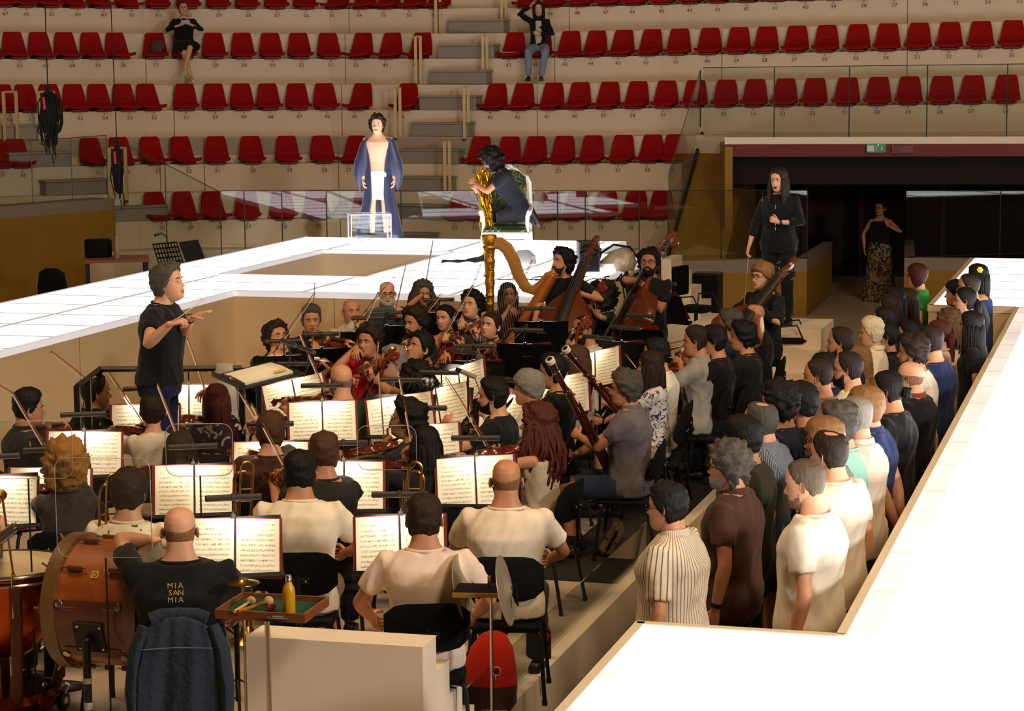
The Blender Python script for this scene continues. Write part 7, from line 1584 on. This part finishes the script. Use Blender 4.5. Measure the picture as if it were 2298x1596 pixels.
# snare / small cymbal seen under the score, brassy
p = Pd(545, 1303, 11.3); cy = thing('small_cymbal', 'small brass cymbal on a chrome stand under the front score', 'cymbal', (p.x, p.y, ZP)); hz = p.z-ZP
mb = MB(); mb.lathe([(.001, hz+.012), (.02, hz+.01), (.03, hz), (.085, hz-.012), (.086, hz-.014), (.03, hz-.003), (.001, hz)], 30); obj('cymbal_disc', mb, M_BRASS, cy); mb = MB(); mb.tube([(0, 0, hz), (0, 0, .2)], .008, 8); obj('pole', mb, M_CHROME, cy)
for k in range(3): a = k*2.1+.4; mb = MB(); mb.tube([(0, 0, .3), (.2*math.cos(a), .2*math.sin(a), .008)], .006, 6); obj('leg', mb, M_CHROME, cy)
# crash cymbals hanging + little table
p = Pd(1080, 1325, 11.4); ct = thing('percussion_table', 'small black trap table with yellow edge between two chairs', 'table', (p.x, p.y, ZP), YAW-.1); hz = p.z-ZP
mb = MB(); mb.box((0, 0, hz), (.26, .22, .02)); obj('tray', mb, M_MATTE, ct, False); mb = MB(); mb.box((0, -.112, hz), (.27, .008, .024)); obj('front_edge', mb, mat('yellow_wood', (190, 146, 60), .5), ct, False)
mb = MB(); mb.tube([(.05, 0, hz), (.05, 0, .1)], .008, 8); mb.tube([(.04, .02, hz+.01), (.04, .02, hz+.07)], .01, 8); obj('pole', mb, M_CHROME, ct)
for k in range(3): a = k*2.1+.2; mb = MB(); mb.tube([(.05, 0, .3), (.05+.22*math.cos(a), .22*math.sin(a), .008)], .008, 6); obj('leg', mb, M_CHROME, ct)
for px, py, dd_, tw_, lab in ((1136, 1325, 11.2, 1.05, 'large hanging cymbal seen nearly edge-on, right one'), (1040, 1320, 11.6, 1.2, 'large hanging cymbal half hidden by the chair, left one')):
    p = Pd(px, py, dd_); n_ = V((math.cos(YAW), math.sin(YAW), 0)); n_.rotate(Matrix.Rotation(-tw_*.16, 3, 'Z')); n_.z = .2; M = frame((0, 0, 0), n_, (0, 0, 1)); c = thing('crash_cymbal', lab, 'cymbal', p, 0, 'crash cymbals'); mb = MB(); mb.lathe([(.001, .03), (.03, .028), (.05, .012), (.10, .006), (.18, -.004), (.181, -.006), (.10, .003), (.04, .008), (.001, .026)], 40, M=M); obj('cymbal_disc', mb, mat('dull_bronze', (190, 176, 150), .5, metal=.8), c)
    mb = MB(); mb.tube([V((0, 0, 0)), n_*.05+V((0, 0, .02)), n_*.06-V((0, 0, .09)), n_*.03-V((0, 0, .02))], [(.014, .004)]*4, 6); obj('leather_strap', mb, M_MATTE, c)
# bottles on floor
p = Pz(1224, 1484, ZP); lathe_thing('water_bottle', 'dark bottle with colourful print and red cap on the floor', 'bottle', p, (('body', [(.001, 0), (.034, 0), (.036, .02), (.036, .16), (.032, .19), (.018, .225), (.017, .24)], blotch('bottle_print', (22, 16, 34), (150, 30, 26), 14, .52, .60, (60, 70, 30))), ('cap', [(.02, .24), (.02, .275), (.001, .278)], mat('red_cap', (120, 16, 20), .4))))
p = Pz(1143, 1568, ZP); lathe_thing('water_bottle', 'white bottle with steel cap beside the red backpack', 'bottle', p, (('body', [(.001, 0), (.036, 0), (.038, .015), (.038, .19), (.033, .22), (.022, .24)], mat('white_enamel', (206, 196, 180), .4)), ('cap', [(.022, .24), (.022, .27), (.001, .272)], M_CHROME)))
# backpack
p = Pz(1100, 1592, ZP); bk = thing('backpack', 'red backpack with dark brown base on the floor by the chair', 'backpack', p, YAW-.2)
mb = MB(); mb.loft([((0, 0, .0), (.12, 0, 0), (0, .08, 0)), ((0, 0, .04), (.15, 0, 0), (0, .10, 0)), ((0, 0, .16), (.155, 0, 0), (0, .10, 0))], 22, e=3); obj('base', mb, fabric((62, 38, 32)), bk)
mb = MB(); mb.loft([((0, 0, .155), (.157, 0, 0), (0, .102, 0)), ((.0, 0, .25), (.150, 0, 0), (0, .098, 0)), ((.01, .01, .36), (.12, 0, 0), (0, .08, 0)), ((.02, .02, .43), (.07, 0, 0), (0, .05, 0)), ((.02, .02, .45), (.03, 0, 0), (0, .02, 0))], 22, e=2.6); obj('upper_body', mb, fabric((178, 34, 18)), bk)
mb = MB(); mb.tube([(.02, .04, .44), (.0, .05, .50), (.05, .06, .48), (.06, .05, .42)], .012, 6); mb.tube([(-.10, .10, .38), (-.17, .12, .25), (-.14, .12, .06)], [(.025, .006)]*3, 6); obj('straps', mb, M_MATTE, bk)
mb = MB(); mb.tube([(.06+.022*math.cos(a), -.098, .25+.026*math.sin(a)) for a in [2*math.pi*q/14 for q in range(14)]], .003, 5, closed=True); mb.tube([(.052, -.10, .225), (.055, -.10, .205)], .003, 5); mb.box((.06, -.099, .25), (.018, .004, .014), mi=1); obj('round_logo', mb, [mat('logo_white', (200, 180, 170), .5), M_BLACK], bk)
# instrument case leaning
p = Pd(1372, 1205, 16.4); cs_ = thing('instrument_case', 'bronze hard instrument case leaning under the chairs', 'case', (p.x, p.y, 0), YAW); cz = p.z
Mc_ = Matrix.Translation((0, 0, cz)) @ Matrix.Rotation(math.radians(28), 4, 'Y'); mb = MB(); mb.box((0, 0, 0), (.10, .22, .27), M=Mc_, bev=.03); mb.box((.0, 0, 0), (.106, .21, .008), M=Mc_); obj('shell', mb, mat('bronze_shell', (128, 106, 74), .35, metal=.4), cs_); mb = MB(); mb.tube([(-.0, -.11, .07), (0, -.14, .05), (0, -.14, -.06), (0, -.11, -.08)], .012, 8, M=Mc_); obj('handle', mb, M_MATTE, cs_)
# plexiglass shields
for px, py, w_, h_, d, lab, rz_ in ((60, 1010, .50, .32, 12.2, 'clear acoustic shield at the left edge behind the front left score', .0), (447, 1010, .38, .30, 12.6, 'clear acoustic shield in front of the straight brown hair', 0), (868, 1005, .34, .26, 12.8, 'clear acoustic shield below the dark green T-shirt', 0), (232, 1140, .50, .52, 11.4, 'large clear acoustic shield behind the leaf-print T-shirt', -.1)):
    p = Pd(px, py, d); s_ = thing('acoustic_shield', lab, 'screen', (p.x, p.y, ZP), YAW+rz_, 'acoustic shields'); z0 = p.z-ZP; mb = MB(); r = .06
    poly = [(sx*(w_/2-r)+r*math.cos(a), sz*(h_/2-r)+r*math.sin(a)) for sx, sz, a0 in ((1, 1, 0), (-1, 1, 1.57), (-1, -1, 3.14), (1, -1, 4.71)) for a in [a0+q*.314 for q in range(6)]]
    mb.prism(poly, -.003, .003, M=Matrix(((1, 0, 0, 0), (0, 0, -1, 0), (0, 1, 0, z0), (0, 0, 0, 1)))); obj('pane', mb, M_ACRYL, s_, False)
    mb = MB(); mb.tube([(x, 0, z0+z) for x, z in poly], .0022, 4, closed=True); obj('pane_rim', mb, M_AEDGE if 0 else mat('pane_rim', (150, 140, 125), .3), s_)
    mb = MB(); mb.tube([(0, .01, z0-h_/2), (0, .01, .02)], .005, 8); mb.tube([(-.2, .01, .01), (.2, .01, .01)], .006, 6); mb.tube([(0, -.18, .01), (0, .2, .01)], .006, 6); obj('stand', mb, M_BLACK, s_)
# curved chrome mic arm / pipe near the shield
# microphones
for px, py, d, lab in ((1050, 840, 16, 'grey microphone on thin stand in the centre'), (455, 862, 14.5, 'tiny one')):
    if px == 455: continue
    p = Pd(px, py, d); m = thing('microphone_stand', lab, 'microphone', (p.x, p.y, ZP)); hz = p.z-ZP; mb = MB(); mb.tube([(-.05, 0, hz+.02), (.06, 0, hz-.02)], .018, 10); mb.tube([(-.09, 0, hz+.035), (-.05, 0, hz+.02)], [.014, .019], 10, mi=1); obj('capsule', mb, [mat('beige_mic', (150, 138, 116), .5), M_BLACK], m); mb = MB(); mb.tube([(0, 0, hz), (0, 0, .05)], .008, 8); obj('pole', mb, M_BLACK, m)
    mb = MB(); mb.tube([(.05, 0, hz-.02), (.08, .02, hz-.12), (.03, .02, hz-.2), (.02, .02, .2)], .003, 5); obj('cable', mb, M_BLACK, m)
# stage clutter: bag, cables, speaker box, cloth, dark boots
p = Pz(1386, 608, ZS); bg = thing('open_bag', 'glossy crumpled bag with black cable coil on the lit stage corner', 'bag', p, YAW); mb = MB(); mb.loft([((0, 0, 0), (.20, 0, 0), (0, .14, 0)), ((0, 0, .10), (.24, 0, 0), (0, .16, 0)), ((.02, 0, .20), (.18, 0, .03), (0, .12, 0)), ((.02, 0, .27), (.08, 0, .02), (0, .05, 0))], 16); me = mb.mesh('b', mat('crumpled_foil', (170, 156, 136), .35, metal=.3, bump=1, bscale=9)); link('sack', me, bg)
mb = MB(); mb.tube([(-.26, -.05, .02), (-.2, 0, .22), (-.05, .02, .32), (.15, .0, .29), (.27, -.03, .12)], .014, 6); obj('cable_loop', mb, M_MATTE, bg)
p = Pz(1425, 640, ZS); cbn = thing('cable_bundle', 'tangle of black cables hanging off the stage corner beside the big bass', 'cable', p); mb = MB(); rr = random.Random(5)
for k in range(16):
    x0 = rr.uniform(-.16, .10); pts = [(x0-.1, .15, .03), (x0, 0, .06+rr.random()*.1), (x0+.05, -.06, -.15), (x0+rr.uniform(-.05, .05), -.08, -.5-rr.random()*.3), (x0+.06, -.07, -.35), (x0+.08, -.04, -.05)]; mb.tube(pts, .009, 5)
obj('cables', mb, M_MATTE, cbn)
p = Pz(1320, 610, ZS); mb = MB(); mb.box((0, 0, .19), (.26, .26, .38), bev=.01); mb.box((0, -.135, .19), (.22, .006, .34), mi=1); o = obj('loudspeaker', mb, [mat('dark_grey_box', (42, 44, 50), .6), M_MATTE], None); o.location = p; o.rotation_euler.z = YAW+.1; tag(o, 'dark grey loudspeaker box on the stage behind the first bass player', 'loudspeaker')
mb = MB(); rr = random.Random(8)
for k in range(14):
    x, y = rr.uniform(-1.2, .9), rr.uniform(-.15, .15); pts = [(x, y, .01)]
    for j in range(5): x += rr.uniform(-.1, .16); y += rr.uniform(-.12, .12); pts.append((x, y, .01+rr.random()*.03))
    mb.tube(pts, .007, 5)
o = obj('cables', mb, M_MATTE, None); o.name = 'floor_cable'; o.location = Pz(1290, 630, ZS); tag(o, 'thin dark cables lying loose across the lit stage near the harp', 'cable')
vs, fs = sheet(lambda u, v: ((u-.5)*.62, (v-.5)*.26, .006+max(0, .2*(u-.45))*(1-abs(v-.5)*2)+.02*abs(math.sin(u*9+v*5))), 20, 12); mb = MB(); mb.add(vs, fs); o = obj('dark_cloth', mb, fabric((40, 42, 52)), None, ang=180); md = o.modifiers.new('s', 'SOLIDIFY'); md.thickness = .01; o.location = Pz(1046, 590, ZS); o.rotation_euler.z = YAW; tag(o, 'crumpled dark grey cloth on the lit stage left of the harp column', 'cloth')
mb = MB(); mb.loft([((0, 0, 0), (.16, 0, 0), (0, .12, 0)), ((0, 0, .10), (.15, 0, 0), (0, .11, 0)), ((0, 0, .17), (.08, 0, 0), (0, .06, 0))], 16); o = obj('grey_pouffe', mb, fabric((150, 150, 152)), None); o.location = Pz(1176, 592, ZS); tag(o, 'rounded grey cushion on the stage seen through the harp strings', 'cushion')
# black box (speaker) by ochre wall, swivel stool, white steps
p = Pd(1588, 655, 29.5); mb = MB(); mb.box((0, 0, .28), (.36, .3, .56), bev=.01); mb.box((0, -.155, .28), (.32, .006, .50), mi=1); mb.box((-.2, -.1, .3), (.02, .02, .4), mi=2); o = obj('black_flight_case', mb, [M_PLASTIC, M_MATTE, M_RAIL], None); o.location = (p.x, p.y, p.z-.30); tag(o, 'black box-shaped speaker before the ochre wall', 'loudspeaker')
pl = MB(); pl.box((0, 0, (p.z-.305)/2), (.5, .4, p.z-.305)); o = obj('white_plinth', pl, M_WHITE, None, False); o.location = (p.x, p.y, 0); tag(o, 'white plinth under the black speaker', 'plinth')
def stool(px, py, d, lab, rz):
    p = Pd(px, py, d); s = thing('swivel_chair', lab, 'chair', (p.x, p.y, ZP), rz, 'black swivel chairs'); s.location.z = ZP if p.x < XK else 0.0; mb = MB(); mb.box((0, 0, .58), (.42, .40, .07), bev=.03); obj('seat', mb, M_CHAIR, s); mb = MB(); mb.box((0, .22, .92), (.38, .07, .36), bev=.03); obj('backrest', mb, M_CHAIR, s)
    mb = MB(); mb.tube([(0, .05, .55), (0, .25, .6), (0, .27, .85)], .016, 6); mb.tube([(0, 0, .55), (0, 0, .12)], .025, 10); obj('column', mb, M_BLACK, s)
    for s_ in (-1, 1): mb = MB(); mb.tube([(s_*.22, .1, .56), (s_*.26, .1, .74), (s_*.26, -.1, .76), (s_*.25, -.16, .62)], .010, 6); obj('armrest', mb, M_BLACK, s)
    for k in range(5): a = k*1.257; mb = MB(); mb.tube([(0, 0, .14), (.26*math.cos(a), .26*math.sin(a), .04)], .016, 6); mb.sph((.26*math.cos(a), .26*math.sin(a), .03), .028, 8, 6); obj('foot', mb, M_BLACK, s)
stool(1562, 690, depth(Pz(1560, 800, ZP)), 'empty black swivel chair in front of the black speaker', YAW+1.0); stool(1770, 800, depth(Pz(1765, 880, ZP)), 'empty black swivel chair right of the bald person', YAW+1.4)
# left background desk with stands
p = Pd(262, 603, 29.6); tb2 = thing('work_table', 'low table with orange-brown top beyond the left catwalk', 'table', (p.x, p.y, 0), YAW+.2); mb = MB(); mb.box((0, 0, ZS-.02), (.85, .7, .04)); obj('table_top', mb, mat('terracotta_top', (150, 84, 50), .6), tb2, False)
for x in (-.38, .38):
    for y in (-.3, .3): mb = MB(); mb.box((x, y, (ZS-.04)/2), (.05, .05, ZS-.04)); obj('leg', mb, M_BLACK, tb2, False)
def mini_stand(px, py, d, rz, lab, lamp):
    p = Pd(px, py, d); s = thing('small_music_stand', lab, 'music stand', (p.x, p.y, 0), rz); D = Matrix.Translation((0, 0, p.z)) @ Matrix.Rotation(-.4, 4, 'X'); mb = MB()
    if lamp:
        for k in range(6): mb.box((0, 0, -.17+.068*k), (.44, .006, .022), M=D)
        for k in range(9): mb.box((-.22+.055*k, 0, 0), (.018, .006, .36), M=D)
    else: mb.box((0, 0, 0), (.46, .006, .34), M=D)
    obj('desk', mb, M_BLACK, s, False); mb = MB(); mb.tube([(0, .03, p.z-.1), (0, .05, 0)], .012, 6); obj('pole', mb, M_BLACK, s)
    if lamp: mb = MB(); mb.tube([(.05, 0, .18), (.05, -.02, .26), (-.05, -.05, .30), (-.18, -.05, .28)], [.01, .01, .014, .02], 6, M=D); obj('lamp', mb, M_BLACK, s)
mini_stand(378, 572, 30.6, YAW+.9, 'perforated black music stand with lamp beyond the left catwalk', 1); mini_stand(432, 566, 31, YAW+1.1, 'plain black music stand seen edge-on beyond the left catwalk', 0)
p = Pd(222, 602, 29.7); mb = MB(); mb.box((0, 0, 0), (.34, .25, .24), bev=.02); o = obj('monitor_wedge', mb, M_MATTE, None); o.location = (p.x, p.y, ZS+.12); o.rotation_euler = (0, .0, YAW+.3); tag(o, 'black monitor box on the low table by the ochre wall', 'monitor')
p = Pd(263, 608, 29.4); lathe_thing('water_bottle', 'tall pale bottle on the low table at far left', 'bottle', (p.x, p.y, ZS+.001), (('body', [(.001, 0), (.035, 0), (.036, .2), (.018, .24), (.016, .30), (.001, .30)], mat('pale_plastic', (140, 120, 96), .4)),))
p = Pd(118, 655, 26.5); s = thing('office_chair', 'black chair back rising behind the left catwalk', 'chair', (p.x, p.y, 0), YAW+2.6); mb = MB(); mb.loft([((0, 0, .95), (.22, 0, 0), (0, .03, 0)), ((0, 0, 1.35), (.24, 0, 0), (0, .035, 0)), ((0, 0, 1.52), (.20, 0, 0), (0, .03, 0)), ((0, 0, 1.57), (.10, 0, 0), (0, .02, 0))], 16); obj('backrest', mb, M_CHAIR, s); mb = MB(); mb.box((0, .22, .86), (.46, .46, .08), bev=.03); obj('seat', mb, M_CHAIR, s); mb = MB(); mb.tube([(0, .2, .83), (0, .2, .02)], .03, 8); mb.tube([(-.25, .2, .02), (.25, .2, .02)], .02, 6); obj('column', mb, M_BLACK, s)
run_queue()
